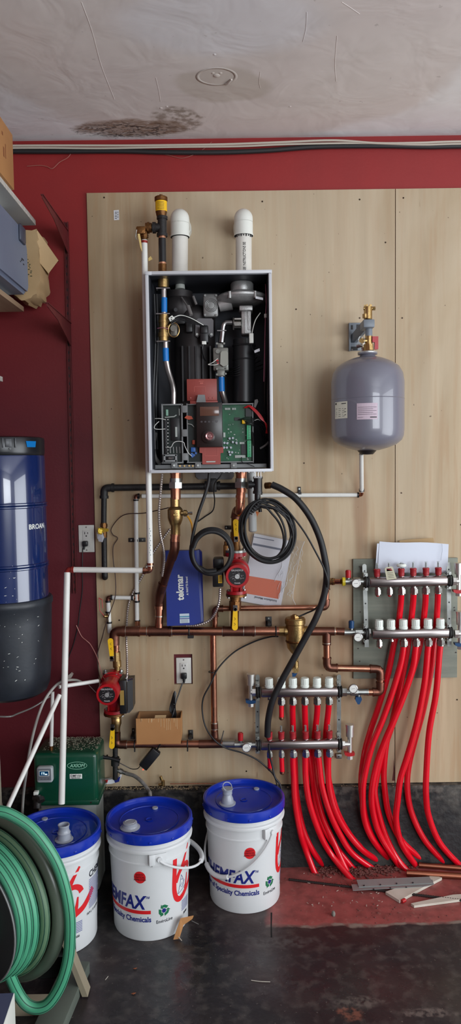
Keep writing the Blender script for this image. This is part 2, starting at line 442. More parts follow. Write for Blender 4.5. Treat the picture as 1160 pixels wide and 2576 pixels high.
for (x, y, rx, rz, k) in ((600,1800,.1,.3,.28), (860,1800,.12,.16,.42), (872,1480,.03,.2,.5), (480,1580,.5,.04,.22), (300,1920,.16,.1,.22), (360,760,.06,.5,.15), (760,1840,.3,.2,.28), (700,1960,.6,.06,.3)):
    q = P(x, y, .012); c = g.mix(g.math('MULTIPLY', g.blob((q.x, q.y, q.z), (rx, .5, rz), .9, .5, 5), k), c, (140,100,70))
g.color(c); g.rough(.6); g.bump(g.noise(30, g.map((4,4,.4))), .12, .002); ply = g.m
g, c = plymat('plywood_right', (184,163,132), (166,144,113), 4)
g.color(c); g.rough(.6); g.bump(g.noise(30, g.map((4,4,.4))), .12, .002); ply2 = g.m

struct('floor', MB(floor_m).box(((LX+RX)/2, RY/2, -.05), (RX-LX+.4, -RY+.4, .1)))
struct('ceiling', MB(ceil_m).box(((LX+RX)/2, RY/2, RZ+.05), (RX-LX+.4, -RY+.4, .1)))
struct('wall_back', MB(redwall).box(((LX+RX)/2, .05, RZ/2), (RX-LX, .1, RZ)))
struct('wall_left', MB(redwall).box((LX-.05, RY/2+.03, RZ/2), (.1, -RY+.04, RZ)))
wh = M('old_white_wall', (150,144,138), .8, 0, (128,122,116), 3, .8)
b = MB(wh)
b.box((RX+.06, DY0/2+.05, RZ/2), (.12, abs(DY0)-.0, RZ)); b.box((RX+.06, (RY+DY1)/2, RZ/2), (.12, DY1-RY, RZ)); b.box((RX+.06, (DY0+DY1)/2, (RZ+DZ)/2), (.12, DY0-DY1, RZ-DZ))
struct('wall_right', b)
b = MB(wh); x0, x1, z0, z1 = 1.0, 3.2, 1.3, 2.6
b.box(((LX+x0)/2, RY-.05, RZ/2), (x0-LX, .1, RZ)); b.box(((RX+x1)/2, RY-.05, RZ/2), (RX-x1, .1, RZ))
b.box(((x0+x1)/2, RY-.05, z0/2), (x1-x0, .1, z0)); b.box(((x0+x1)/2, RY-.05, (RZ+z1)/2), (x1-x0, .1, RZ-z1))
struct('wall_front', b)
# concrete curb at the wall foot
cz = P(1000, 1975, .03).z
b = MB(curb_m); n = 90
xs = [LX+.0 + (RX-LX)*i/n for i in range(n+1)]
fr = [-.042-.006*random.random() for _ in xs]
bm = b.bm; rows = []
for i, x in enumerate(xs):
    rows.append([bm.verts.new((x, y, z)) for y, z in ((-.001, 0), (fr[i]-.004, 0), (fr[i], cz*.5), (fr[i], cz-.012), (fr[i]+.01, cz-.001-.004*random.random()), (-.001, cz))])
for i in range(n):
    for k in range(6): b._f([rows[i][k], rows[i+1][k], rows[i+1][(k+1) % 6], rows[i][(k+1) % 6]])
b._f(rows[0]); b._f(rows[-1][::-1])
struct('trim_1', b)
# plywood sheets; the left one has a cut-out round the receptacle
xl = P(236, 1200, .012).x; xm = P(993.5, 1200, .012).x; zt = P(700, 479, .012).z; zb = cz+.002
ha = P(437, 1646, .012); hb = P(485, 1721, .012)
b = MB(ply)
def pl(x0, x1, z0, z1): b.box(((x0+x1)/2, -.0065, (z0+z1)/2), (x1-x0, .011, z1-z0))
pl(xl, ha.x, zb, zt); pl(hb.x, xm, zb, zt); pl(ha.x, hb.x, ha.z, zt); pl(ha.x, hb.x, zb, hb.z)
b.m(M('screw_head', (60,46,36), .4, .8))
for x, y in ((262,497),(400,520),(660,507),(905,502),(970,610),(965,1000),(745,778),(765,1165),(270,1900),(620,1940),(905,800),(300,1560),(430,1930),(845,1105)):
    q = P(x, y, .012); b.cyl(q, q+Vector((0,-.0012,0)), .0032, seg=10)
solo('plywood_sheet', b, 'large plywood sheet behind the boiler with a square cut-out around a receptacle', 'plywood panel')
b = MB(ply2); b.box(((xm+.003+xm+1.22)/2, -.0065, (zb+zt)/2), (1.217, .011, zt-zb))
b.m(MC['screw_head'])
for x, y in ((1015,498),(1012,800),(1010,1240),(1150,1760),(1160,1320)):
    q = P(x, y, .012); b.cyl(q, q+Vector((0,-.0012,0)), .0032, seg=10)
solo('plywood_sheet', b, 'plywood sheet right of the vertical seam, beside the expansion tank', 'plywood panel')
b = MB(paper); b.pprism([(286,529),(299,528),(300,553),(287,554)], .0125, .0131); b.m(ink)
for i, wd in enumerate((1,2,1,1,2,1,2)): b.pprism([(289+0, 532+i*2.8), (294, 532+i*2.8-.2), (294, 532+i*2.8+wd*.7), (289, 532+i*2.8+wd*.7)], .0131, .0133)
for i in range(3): b.pprism([(296, 532+i*6), (297.4, 532+i*6), (297.4, 536+i*6), (296, 536+i*6)], .0131, .0133)
solo('barcode_sticker', b, 'small white barcode sticker at upper left of the plywood', 'sticker')
# peeling lumps on the ceiling
b = MB(ceil_m)
def zp(x, y, dz=0): q = PZ(x, y, RZ); return Vector((q.x, q.y, RZ+dz))
b.tube(sm([zp(568,212,-.001), zp(575,206,-.003), zp(583,199,-.001)], 4), .004, 6)
for pts in (((205,5),(232,80),(255,165),(288,250)), ((392,195),(400,230),(404,256)), ((655,180),(652,205),(655,222)), ((772,30),(770,70),(762,105)), ((848,90),(843,160),(846,205)), ((860,5),(880,18),(905,35))):
    b.tube(sm([zp(x, y, .0005) for x, y in pts], 5), .0013, 6)
for x, y, r in ((545,190,.012),(536,184,.006),(555,184,.006),(405,272,.006),(420,268,.005),(730,268,.005),(540,137,.005)): b.sphere(zp(x, y), r, (1,1,.3), 10)
O('trim_2', b, None, kind='structure', origin=(0,0,0))
# cables strung along the top of the wall
def line(pts, d, n=5): return sm([P(x, y, d) for x, y in pts], n)
wcab = M('white_cable', (190,182,168), .5); dcab = M('dark_cable', (30,30,32), .6)
solo('cable', MB(wcab).tube(line([(-40,367),(120,366),(300,366),(420,365),(560,363),(700,358),(840,353),(950,360),(1060,359),(1200,355),(1900,345),(2700,335)], .03), .0042, 8), 'upper of two thin white cables running along the top of the red wall', 'cable')
solo('cable', MB(wcab).tube(line([(-40,373),(100,372),(260,373),(430,370),(600,368),(720,363),(900,360),(1060,364),(1200,361),(1900,351),(2700,341)], .024), .0038, 8), 'lower white cable running just above the thick black cable below the ceiling', 'cable')
solo('cable', MB(dcab).tube(line([(-40,380),(120,381),(300,380),(420,383),(560,383),(680,378),(800,369),(960,367),(1080,369),(1200,367),(1900,357),(2700,347)], .014), .0095, 8), 'thick black cable along the top of the red wall', 'cable')
solo('wire', MB(M('thin_pale_wire', (170,110,96), .5)).tube(line([(350,380),(400,386),(430,392),(458,398),(490,388),(512,375),(533,357)], .006), .0009, 6), 'thin loose wire drooping under the ceiling cables', 'wire')
solo('wire', MB(MC['thin_pale_wire']).tube(line([(183,375),(172,395),(150,408),(132,424),(118,419),(100,416),(68,418)], .006), .0011, 6), 'curled thin wire on the red wall near the upper shelf', 'wire')
# ------------------------------------------------------------------ helpers for plumbing
def plumb(root, pts, r, mat, fmat=None, fit=1.22, rnd=1.6, ends=(0,0), ell='elbow', nfit=True):
    """straight pipes with separate elbows; pts = (picture x, picture y, distance from wall)"""
    p = [P(*q) if len(q) == 3 and not isinstance(q, Vector) else Vector(q) for q in pts]; fmat = fmat or mat
    for i in range(len(p)-1):
        O('pipe', MB(mat).cyl(p[i], p[i+1], r, seg=18), root)
    for i in range(1, len(p)-1):
        a = (p[i-1]-p[i]); b_ = (p[i+1]-p[i]); la = min(a.length*.45, r*3); lb = min(b_.length*.45, r*3)
        A = p[i]+a.normalized()*la; B = p[i]+b_.normalized()*lb
        b = MB(fmat); b.tube(fil([A, p[i], B], min(la, lb)*.75, 8), r*fit, 18)
        for q, w_ in ((A, a), (B, b_)): b.cyl(q-w_.normalized()*r*.35, q+w_.normalized()*r*.08, r*fit*1.1, seg=18)
        O(ell, b, root)
    return p
def coupling(root, a, b_, r, mat, name='coupling', seg=18, lip=True, label=None):
    a = Vector(a); b_ = Vector(b_); d = (b_-a).normalized(); b = MB(mat); b.cyl(a, b_, r, seg=seg)
    if lip:
        b.cyl(a, a+d*r*.3, r*1.1, seg=seg); b.cyl(b_-d*r*.3, b_, r*1.1, seg=seg)
    return O(name, b, root, label)
def lev(root, x0, y0, x1, y1, d, w=.011, mark=True, mat=None, name='lever_handle'):
    """flat vinyl-coated valve lever"""
    a = P(x0, y0, d); c = P(x1, y1, d); ax = (c-a); ln = ax.length; ax.normalize(); sd = Vector((ax.z, 0, -ax.x))
    b = MB(mat or yel); out = []
    n = 8
    for i in range(n+1): t = math.pi*i/n; out.append(c - ax*w + ax*w*math.sin(t) + sd*w*math.cos(t))
    out += [a - sd*w*.75, a + sd*w*.75]
    b.prism(out, (0, .006, 0))
    b.bm.verts.ensure_lookup_table()
    h = O(name, b, root)
    mm = MB(ink)
    if mark:
        for t in (.35, .62):
            q = a + ax*ln*t
            mm.tube([q+sd*w*.3-Y3*.0004, q+ax*w*.5-sd*w*.2-Y3*.0004, q+ax*w*.9+sd*w*.3-Y3*.0004], .0007, 6)
        O('marking', mm, h)
    s = MB(steel); q = a - ax*.006
    s.box(q + Vector((0,.004,0)), (w*1.5, .003, .03)); s.cyl(q+Vector((0,.02,0)), q-Vector((0,.006,0)), .006, seg=6); s.cyl(q-Vector((0,.002,0)), q-Vector((0,.006,0)), .0085, seg=6)
    O('stem_nut', s, root); return h
def clamp(x, y, d, w, h, lab, dr=.03):
    """black pipe-support bracket screwed to the plywood"""
    o = P(x, y, .013); root = T('pipe_bracket', lab, 'pipe bracket', o)
    b = MB(iron); b.box(o-Y3*.002, (w, .003, h), bev=.001); b.box(o-Y3*d/2, (.012, d, .01)); O('plate', b, root)
    s = MB(zinc)
    for k in (-.33, .33):
        q = o + (X3*w*k if w > h else Z3*h*k); s.cyl(q, q-Y3*.006, .0035, seg=8)
    O('screw', s, root); return root
def flex(pts, r, mat, step=.009):
    """ribbed flexible metal conduit"""
    p = sm(pts, 14); q = [p[0]]; acc = 0; out = []; rr = []
    tot = 0; cum = [0]
    for i in range(1, len(p)): tot += (p[i]-p[i-1]).length; cum.append(tot)
    n = max(4, int(tot/(step/2))); j = 0
    for k in range(n+1):
        t = tot*k/n
        while j < len(cum)-2 and cum[j+1] < t: j += 1
        f = (t-cum[j])/max(1e-9, cum[j+1]-cum[j]); out.append(p[j].lerp(p[j+1], min(1, f))); rr.append(r if k % 2 else r*.68)
    return MB(mat).tube(out, rr, 10)

# ------------------------------------------------------------------ left wall: shelves and what stands on them
XS = P(88, 567, .14).x; zs = P(88, 567, .14).z
sw = M('melamine_shelf', (176,176,174), .5); se = M('chipped_shelf_edge', (206,204,198), .6, 0, (168,162,152), 60, .8)
wood = M('raw_wood', (168,142,116), .65, 0, (140,114,90), 4, .8, .1, 60, (8,.6,8))
ws = T('wall_shelf', 'white shelf high on the left wall holding a brown cardboard box', 'shelf', ((XS+LX)/2, -1.2, zs))
O('board', MB(sw).box(((XS+LX)/2, -1.27, zs+.009), (XS-LX, 2.26, .018)), ws)
O('edge_band', MB(se).box((XS+.0015, -1.27, zs+.009), (.003, 2.26, .018)), ws)
O('bracket', MB(whp).box(((XS+LX)/2-.05, -.5, zs-.015), (XS-LX-.12, .02, .028)), ws)
z2 = P(60, 784, .14).z; X2 = P(60, 784, .14).x
ws2 = T('wall_shelf', 'raw wooden lower shelf carrying the grey plastic case and paper bag', 'shelf', ((X2+LX)/2, -1.2, z2))
O('board', MB(wood).box(((X2+LX)/2, -1.27, z2+.009), (X2-LX, 2.26, .018)), ws2)
O('bracket', MB(steel).box(((X2+LX)/2-.05, -.6, z2-.012), (X2-LX-.12, .02, .024)), ws2)
X2b = PX(34, 752, -.80).x
q = PX(34, 754, X2-.022); b = MB(M('pale_board', (206,198,180), .6, 0, (186,176,156), 6, .7, 0, 60, (1,.3,6)))
b.box(((X2-.022+LX)/2, (q.y-2.3)/2, z2+.018+.009), (X2-.022-LX, 2.3+q.y, .0175)); zt2 = z2+.0358
solo('board', b, 'pale loose board lying on the raw wooden lower shelf beneath the grey case', 'board')
z3 = P(7, 960, .14).z; X3b = P(7, 960, .14).x
solo('wall_shelf', MB(se).box(((X3b+LX)/2, -1.27, z3+.009), (X3b-LX, 2.26, .018)), 'lowest shelf on the left wall, only its white end showing above the blue canister', 'shelf')
# cardboard carton on the top shelf
card = M('cardboard', (178,128,78), .75, 0, (160,110,64), 5, .6); cardi = M('cardboard_inside', (134,96,60), .8)
q = PZ(36, 479, zs+.018); zt_ = PX(36, 346, q.x).z
b = T('cardboard_box', 'brown cardboard box on the top left shelf, close under the ceiling', 'box', (q.x-.14, q.y-.2, zs+.0185))
O('body', MB(card).box((q.x-.14, q.y-.2, (zs+.0185+zt_)/2), (.28, .4, zt_-zs-.0185), bev=.002), b)
k = MB(M('faded_print', (128,76,44), .7))
k.box((q.x+.0003, q.y-.11, (zs+zt_)/2+.0), (.0008, .012, .03)); k.box((q.x+.0003, q.y-.09, (zs+zt_)/2+.01), (.0008, .006, .045)); k.box((q.x+.0003, q.y-.12, (zs+zt_)/2+.055), (.0008, .012, .01))
O('print', k, b)
O('tape', MB(M('packing_tape', (170,122,72), .25)).box((q.x-.14, q.y-.2, zt_+.0004), (.05, .401, .0009)), b)
# grey plastic case
cs = T('plastic_case', 'grey hard plastic case with a dark clip standing in front of the paper bag', 'case', (-.86, -.34, zt2))
qa = P(68, 600, .24); zc1 = PX(68, 590, qa.x).z
gp = M('grey_plastic_case', (112,122,140), .45, 0, (98,106,126), 3, .6)
b = MB(gp); hx = .3; xc_ = qa.x-hx/2; yf, yb_ = -.66, -.25
pr_ = [(yb_, .0), (yb_+.02, .03), (yb_+.015, .17), (yb_-.03, .235), (yf, .235), (yf-.02, .17), (yf-.02, .04), (yf, .0)]
b.prism([(qa.x-hx, y, zt2+.001+z) for y, z in pr_], (hx, 0, 0))
bmesh.ops.bevel(b.bm, geom=b.bm.edges[:], offset=.012, segments=3, affect='EDGES')
O('shell', b, cs); O('clip', MB(M('dark_clip', (66,70,84), .4)).box((qa.x+.004, yb_-.07, zt2+.20), (.012, .07, .06), bev=.008), cs)
b = MB(ink)
for i, (dy, dz, l) in enumerate(((-.06,.115,.028),(-.075,.108,.012),(-.05,.1,.012),(-.09,.1,.008))): b.box((qa.x+.0006, yb_+dy, zt2+dz), (.001, l, .004))
O('emblem', b, cs)
solo('white_carton', MB(whp).box((PX(9,600,-.80).x-.09, PX(9,600,-.80).y-.12, zt2+.0015+.235+.026), (.18, .2, .05), bev=.004), 'small white box on top of the grey plastic case at the left edge', 'box')
# paper bag
kraft = M('kraft_paper', (186,158,118), .8, 0, (168,138,98), 7, .7, .3, 30)
bg_ = T('paper_bag', 'crumpled brown paper bag with an open mouth behind the grey case on the shelf', 'paper bag', P(95, 700, .12))
b = MB(kraft)
b.pprism([(48,582),(92,578),(96,640),(104,700),(90,740),(62,757),(36,742),(40,640)], .05, .2)
bmesh.ops.subdivide_edges(b.bm, edges=b.bm.edges[:], cuts=3, use_grid_fill=True)
for v in b.bm.verts: v.co += Vector((random.uniform(-.006,.006), random.uniform(-.006,.006), random.uniform(-.005,.005)))
O('pouch', b, bg_)
b = MB(kraft)
b.prism([P(93,578,.2), P(147,655,.13), P(122,688,.13), P(82,640,.2)], (0,.0012,0))
b.prism([P(93,578,.2), P(147,655,.13), P(146,660,.05), P(96,590,.04)], (.001,0,-.001))
b.prism([P(82,640,.2), P(122,688,.13), P(121,694,.05), P(84,655,.04)], (.001,0,.001))
O('mouth', b, bg_, 'open flared mouth of the bag')
b = MB(M('green_print', (52,62,44), .7))
for i in range(3): b.tube(sm([P(68+i*4, 598+i*3, .2015), P(74+i*3, 596+i*5, .2015), P(80, 604+i*3, .2015), P(72, 608+i, .2015)], 4), .0012, 5)
for i in range(14): q = P(70+random.random()*9, 640+i*4.2, .2015); b.box(q, (.004+.004*random.random(), .001, .003))
O('print', b, bg_)
# slotted shelf standard with empty bracket arms
rs = M('red_painted_steel', (112,44,46), .45, .2, (92,34,38), 20, .6)
st = T('shelf_standard', 'long slotted metal shelf upright on the red wall with two empty bracket arms', 'shelf upright', P(186, 1490, 0))
a_, c_ = P(167.5, 560, 0), P(190, 1492, 0)
b = MB(rs); wv = .008
for s_ in (-1, 1): b.prism([a_+X3*s_*wv, c_+X3*s_*wv, c_+X3*s_*(wv-.003), a_+X3*s_*(wv-.003)], (0,-.014,0))
b.prism([a_-X3*wv, a_+X3*wv, c_+X3*wv, c_-X3*wv], (0,-.002,0)); O('channel', b, st)
b = MB(blk); n = 48
for i in range(n):
    q = a_.lerp(c_, (i+.5)/n)
    for s_ in (-.0035, .0035): b.box(q+Vector((s_,-.0024,0)), (.003, .001, .011))
O('slots', b, st)
for (x0, y0, x1, y1, yb2) in ((105, 489, 166, 572, 640), (117, 761, 170, 822, 872)):
    q = PX(x0, y0, a_.x+(.004 if y0 < 600 else .006)); rr = P(x1, y1, 0)
    zt_ = q.z; zb2 = P(168, yb2, 0).z
    b = MB(rs); xx_ = q.x
    b.prism([(xx_, q.y, zt_), (xx_, q.y, zt_-.012), (xx_, q.y*.6, zt_-.03), (xx_, -.02, zb2), (xx_, -.012, zb2), (xx_, -.012, zt_)], (.0025,0,0))
    b.box((xx_+.001, q.y/2-.006, zt_), (.01, abs(q.y)-.01, .003)); O('bracket_arm', b, st)

# ------------------------------------------------------------------ canister vacuum hung on the wall
VX, VY = P(6, 1300, .24).x, -.225
VR = P(112, 1300, .24).x - VX
def vz(y): return PX(0, y, VX).z if 0 else (CAM + ray(6, y)*((D-.24)/ray(6, y).y)).z
bl = M('blue_enamel', (12,38,92), .22, .0, (10,32,80), 3, .6, coat=1.0)
dk = M('dark_bucket', (44,50,58), .45, 0, (26,30,36), 9, .8, .1, 60)
vc = T('central_vacuum', 'blue central vacuum canister with dusty dark bucket hung on the red wall', 'central vacuum', (VX, VY, vz(1768)))
def VL(prof): return [(VR*r, vz(y)) for r, y in prof]
O('lid', MB(M('black_lid', (26,28,32), .3)).lathe(VL([(0,1099),(.9,1100),(.985,1103),(1.0,1108),(1.0,1138),(.985,1146),(.97,1148),(0,1148)]), (VX, VY, 0), Z3, 64), vc)
prof = [(.96,1147)]
def band(y): return [(1.0, y-7), (1.03, y-5), (1.03, y-2), (1.0, y), (1.03, y+2), (1.03, y+5), (1.0, y+7)]
prof = [(.6,1146),(.99,1147),(1.0,1150)] + band(1270) + band(1420) + [(1.0,1508),(1.04,1512),(1.04,1524),(1.0,1528),(.6,1528)]
O('body', MB(bl).lathe(VL(prof), (VX, VY, 0), Z3, 64), vc)
O('bucket', MB(dk).lathe(VL([(.9,1500),(1.06,1503),(1.09,1508),(1.09,1518),(1.06,1524),(1.05,1560),(1.0,1690),(.97,1720),(.9,1738),(.78,1746),(0,1748)]), (VX, VY, 0), Z3, 64), vc, 'dusty dark bucket with white paint splatter')
def onv(dx, y, rr=1.0):   # point on the canister's front, dx = picture x
    s_ = max(-1, min(1, (P(dx, 1300, .24).x-VX)/VR)); a = math.asin(s_); return Vector((VX+VR*rr*math.sin(a), VY-VR*rr*math.cos(a), vz(y))), a
lt = MB(M('dark_latch', (60,62,66), .35))
for x, y, w_, h_ in ((52,1117,.022,.03),(40,1117,.005,.034),(66,1117,.005,.034)):
    q, a = onv(x, y, 1.01); lt.box(q, (w_, .008, h_), Matrix.Rotation(a, 3, 'Z'), bev=.001)
q, a = onv(55, 1131, 1.01); lt.cyl(q, q+Vector((math.sin(a)*.006, -math.cos(a)*.006, 0)), .004, seg=10)
O('latch', lt, vc)
def wrapv(x, y, rr=1.003):
    q0, a0 = onv(x, y, rr)
    def fn(u, v, z):
        a = a0 + u/VR; return Vector((VX+(VR*rr+z)*math.sin(a), VY-(VR*rr+z)*math.cos(a), q0.z+v))
    return fn
b = MB(M('blue_badge', (0,110,180), .3)); f = wrapv(96, 1119, 1.012)
b.prism([f(-.02,-.012,0), f(.02,-.012,0), f(.024,.01,0), f(-.024,.01,0)], (-.003,.004,0)); O('badge', b, vc)
b = MB(whp).text('BROAN', .026, wrapv(87, 1328), bold=.0005, sx=1.0, cut=.004); O('lettering', b, vc, 'white lettering BROAN')
b = MB(whp); random.seed(3)
for i in range(70):
    y = random.choice((random.uniform(1400,1560), random.uniform(1530,1740))); x = random.uniform(-5, 100) if y > 1530 else random.uniform(-5, 60)
    f = wrapv(x, y, 1.056 if 1540 < y < 1600 else (1.03 if y < 1640 else 1.0)); rr_ = (1.1 if 1500 < y < 1526 else (1.003 if y < 1500 else (1.062 if y < 1560 else 1.062-(y-1560)*.05/130)))
    f = wrapv(x, y, min(1.1, rr_)+.002) if y < 1695 else None
    if not f: continue
    s1, s2, a = random.uniform(.001,.0055), random.uniform(.0005,.0014), random.uniform(-.3,.7)
    if i % 2: s1 *= .4
    ca, sa = math.cos(a), math.sin(a)
    b._f([b.bm.verts.new(f(u*s1*ca-v*s2*sa, u*s1*sa+v*s2*ca, 0)) for u, v in ((-1,-.3),(0,-1),(1,0),(.2,1),(-.8,.6))])
O('paint_splatter', b, vc)
q, a = onv(2, 1545, 1.06); O('handle', MB(blk).box(q, (.035, .03, .12), bev=.006), vc)
solo('hose', MB(M('clear_grey_hose', (120,116,112), .3)).tube(sm([P(-40,1800,.2),P(20,1803,.2),P(45,1795,.15),P(85,1778,.08),P(125,1752,.03)], 6), .0035, 8), 'thin grey tube curving under the blue canister on the red wall', 'hose')
q = P(-12, 1990, .2)
jug = MB(M('dirty_white_jug', (196,188,170), .5, 0, (170,160,140), 8, .7))
jug.lathe([(0,0),(.055,0),(.065,.02),(.068,.2),(.06,.26),(.028,.30),(.026,.42),(0,.42)], (q.x-.022, q.y, .0), Z3, 32)
zj = P(0, 1776, .2).z
jug = MB(MC['dirty_white_jug']).lathe([(0,0),(.05,0),(.052,.02),(.052,.28),(.048,.31),(.036,.36),(.032,zj-.01),(.028,zj),(0,zj)], (P(9,1900,.2).x-.05, -.2, 0), Z3, 32)
solo('standpipe', jug, 'off-white flared pipe standing on the floor at the left edge under the canister', 'pipe')

# ------------------------------------------------------------------ receptacles
def recept(x0, y0, x1, y1, d, lab, parent_red=False):
    a = P(x0, y0, d+.006); c = P(x1, y1, d+.006); cx, cz_ = (a.x+c.x)/2, (a.z+c.z)/2; w_, h_ = c.x-a.x, a.z-c.z
    r_ = T('wall_outlet', lab, 'electrical outlet', (cx, -d, c.z))
    O('cover_plate', MB(M('white_cover', (214,212,204), .35)).box((cx, -d-.003, cz_), (w_, .006, h_), bev=.002), r_)
    O('receptacle', MB(M('white_device', (204,202,196), .35)).box((cx, -d-.0072, cz_), (w_*.47, .0035, h_*.6), bev=.001), r_)
    s_ = MB(blk)
    for dz, sg in ((h_*.17, 1), (-h_*.17, 1)):
        s_.box((cx-.006, -d-.009, cz_+dz+.004), (.0025, .001, .009)); s_.box((cx+.006, -d-.009, cz_+dz+.004), (.0025, .001, .007)); s_.cyl((cx, -d-.0085, cz_+dz-.008), (cx, -d-.0095, cz_+dz-.008), .003, seg=10)
    O('slots', s_, r_)
    s_ = MB(zinc)
    for k in (-.42, .42): s_.cyl((cx, -d-.005, cz_+h_*k), (cx, -d-.007, cz_+h_*k), .003, seg=10)
    O('screw', s_, r_); return cx, cz_, w_, h_
cx, cz_, w_, h_ = recept(197, 1321, 238, 1389, .002, 'white outlet on the red wall beside the shelf upright, black plug in its lower socket')
pc_ = T('plug_and_cable', 'thin black power cable hanging down the red wall from the left outlet', 'power cable', (cx-.004, -.02, cz_-.02))
q = Vector((cx-.003, -.012, cz_-h_*.17))
O('plug', MB(blk).box(q-Y3*.01, (.022, .02, .022), bev=.004).cyl(q-Y3*.012-Z3*.008-X3*.004, q-Y3*.014-Z3*.024-X3*.006, .006, .004, 10), pc_)
O('cord', MB(blk).tube(sm([q-Y3*.014-Z3*.02-X3*.006, P(208,1385,.02), P(207,1440,.02), P(207,1485,.012), P(200,1540,.01), P(196,1575,.01), P(185,1620,.01), P(172,1655,.01), P(150,1720,.01)], 6), .0022, 8), pc_)
cx, cz_, w_, h_ = recept(443, 1655, 482, 1719, .001, 'white outlet recessed in the plywood cut-out, black plug in its lower socket')
pb_ = T('power_adapter', 'black power adapter with a red light and bundled cord hanging from the lower outlet', 'power adapter', P(378, 1940, .06))
q = Vector((cx+.001, -.011, cz_-h_*.17))
O('plug', MB(blk).box(q-Y3*.009, (.024, .018, .024), bev=.004).cyl(q-Y3*.012-Z3*.008, q-Y3*.014-Z3*.028, .0075, .004, 10), pb_)
c1 = sm([q-Y3*.014-Z3*.026, P(458,1722,.03), P(450,1745,.04), P(442,1768,.05), P(436,1795,.06), P(428,1815,.07), P(418,1840,.1), P(405,1868,.12), P(394,1888,.11)], 6)
O('cord', MB(blk).tube(c1, .003, 8), pb_)
b = MB(blk)
for i in range(7):
    o = (i-3)*1.6; b.tube(sm([P(440+o*.6,1738+abs(o),.05), P(436+o,1765,.05+.002*i), P(434+o*1.5,1785,.055), P(438+o,1800,.05), P(430+o*.9,1822,.055)], 5), .0022, 6)
b.torus(P(437,1770,.055), Vector((.3,0,1)), .008, .002, 12, 6); O('tied_cord', b, pb_, 'tied bundle of spare cord')
ctr = P(377, 1908, .075); rm = Matrix.Rotation(R(-38), 3, 'Y')
br = MB(blk); br.box(ctr, (.04, .028, .092), Matrix.Rotation(R(40), 3, 'Y'), bev=.004); O('brick', br, pb_)
O('light', MB(M('red_led', (255,40,20), .3, emit=6)).sphere(P(360,1936,.088), .0022), pb_)
O('lead', MB(blk).tube(sm([P(352,1928,.07), P(345,1934,.06), P(330,1934,.05), P(312,1925,.05), P(298,1918,.05)], 6), .0018, 8), pb_)

# ------------------------------------------------------------------ small cardboard box lying on the lower copper pipe
cb = T('cardboard_box', 'small open cardboard box standing on the lower copper pipe under the outlet', 'box', P(398, 1872, .07))
a, c = P(342, 1808, .13), P(455, 1871, .13); z0, z1 = c.z, a.z; x0, x1 = a.x, c.x; zt_ = P(400,1789,.02).z
O('panel', MB(card).box(((x0+x1)/2, -.129, (z0+z1)/2), (x1-x0, .003, z1-z0)), cb)
O('panel', MB(cardi).box(((x0+x1)/2, -.02, (z0+zt_)/2+.0), (x1-x0, .003, zt_-z0)), cb)
for s_, xx_ in ((0, x0+.0015), (1, x1-.0015)): O('panel', MB(card).prism([(xx_-.0015, -.13, z0), (xx_-.0015, -.018, z0), (xx_-.0015, -.018, zt_), (xx_-.0015, -.10, zt_-.002), (xx_-.0015, -.13, z1)], (.003,0,0)), cb)
O('base', MB(cardi).box(((x0+x1)/2, -.075, z0+.002), (x1-x0, .11, .003)), cb)
b = MB(M('torn_edge', (206,176,132), .8)); random.seed(5)
for i in range(26): xx_ = x0+.02+(x1-x0-.03)*random.random(); l = random.uniform(.004,.05)*(1 if xx_ > (x0+x1)/2 else .35); b.box((xx_, -.1308, z1-l/2), (.0012, .0006, l))
b.box(((x0+x1)/2+.005, -.1, zt_-.004), (.045, .05, .002), Matrix.Rotation(R(12), 3, 'X')); O('torn_strip', b, cb)
# ------------------------------------------------------------------ boiler
BD = .33
bx0, bx1 = P(370, 935, BD).x, P(686, 935, BD).x
bz0, bz1 = P(530, 1187, BD).z, P(530, 680.5, BD).z
sheet = M('cabinet_white_steel', (204,206,210), .35); drk = M('dark_cabinet_inside', (50,52,58), .45, .3)
bo = T('boiler', 'wall-hung boiler cabinet with its cover off, electronics and blower exposed', 'boiler', ((bx0+bx1)/2, -BD/2, bz0))
th = .011; yb_ = -.03
b = MB(sheet)
for x in (bx0+th/2, bx1-th/2): b.box((x, (yb_-BD)/2, (bz0+bz1)/2), (th, BD+yb_, bz1-bz0), bev=.001)
O('side_panel', b, bo)
O('top_panel', MB(sheet).box(((bx0+bx1)/2, (yb_-BD)/2-.001, bz1-th/2), (bx1-bx0+.002, BD+yb_+.002, th), bev=.001), bo)
O('bottom_panel', MB(sheet).box(((bx0+bx1)/2, (yb_-BD)/2-.001, bz0+th/2-.002), (bx1-bx0-.012, BD+yb_+.002, th), bev=.001), bo)
b = MB(drk); b.box(((bx0+bx1)/2, yb_-.002, (bz0+bz1)/2), (bx1-bx0-.02, .003, bz1-bz0-.02))
for x in (bx0+th+.0015, bx1-th-.0015): b.box((x, (yb_-BD)/2+.006, (bz0+bz1)/2), (.002, BD+yb_-.014, bz1-bz0-.024))
b.box(((bx0+bx1)/2, (yb_-BD)/2+.006, bz1-th-.0015), (bx1-bx0-.026, BD+yb_-.014, .002))
O('liner', b, bo, 'dark inner lining')
b = MB(sheet)
for x in (bx0+.003, bx1-.003): b.cyl((x, -BD-.0015, bz1-.012), (x, -BD-.003, bz1-.012), .002, seg=8)
b.box((bx0+.012, -BD-.001, bz1-.007), (.022, .004, .012), bev=.001)
O('corner_tab', b, bo)
O('rating_plate', MB(M('dark_plate', (44,48,60), .3)).pbox(474,697,529,704,.2,.203), bo)
b = MB(M('engraved_text', (120,124,134), .5)).pbox(480,699.5,523,701.3,.203,.2034); O('plate_text', b, bo)
dm = M('dark_metal', (66,62,62), .5, .3, (40,36,36), 9, .8); dm2 = M('dark_plastic', (34,34,36), .4)
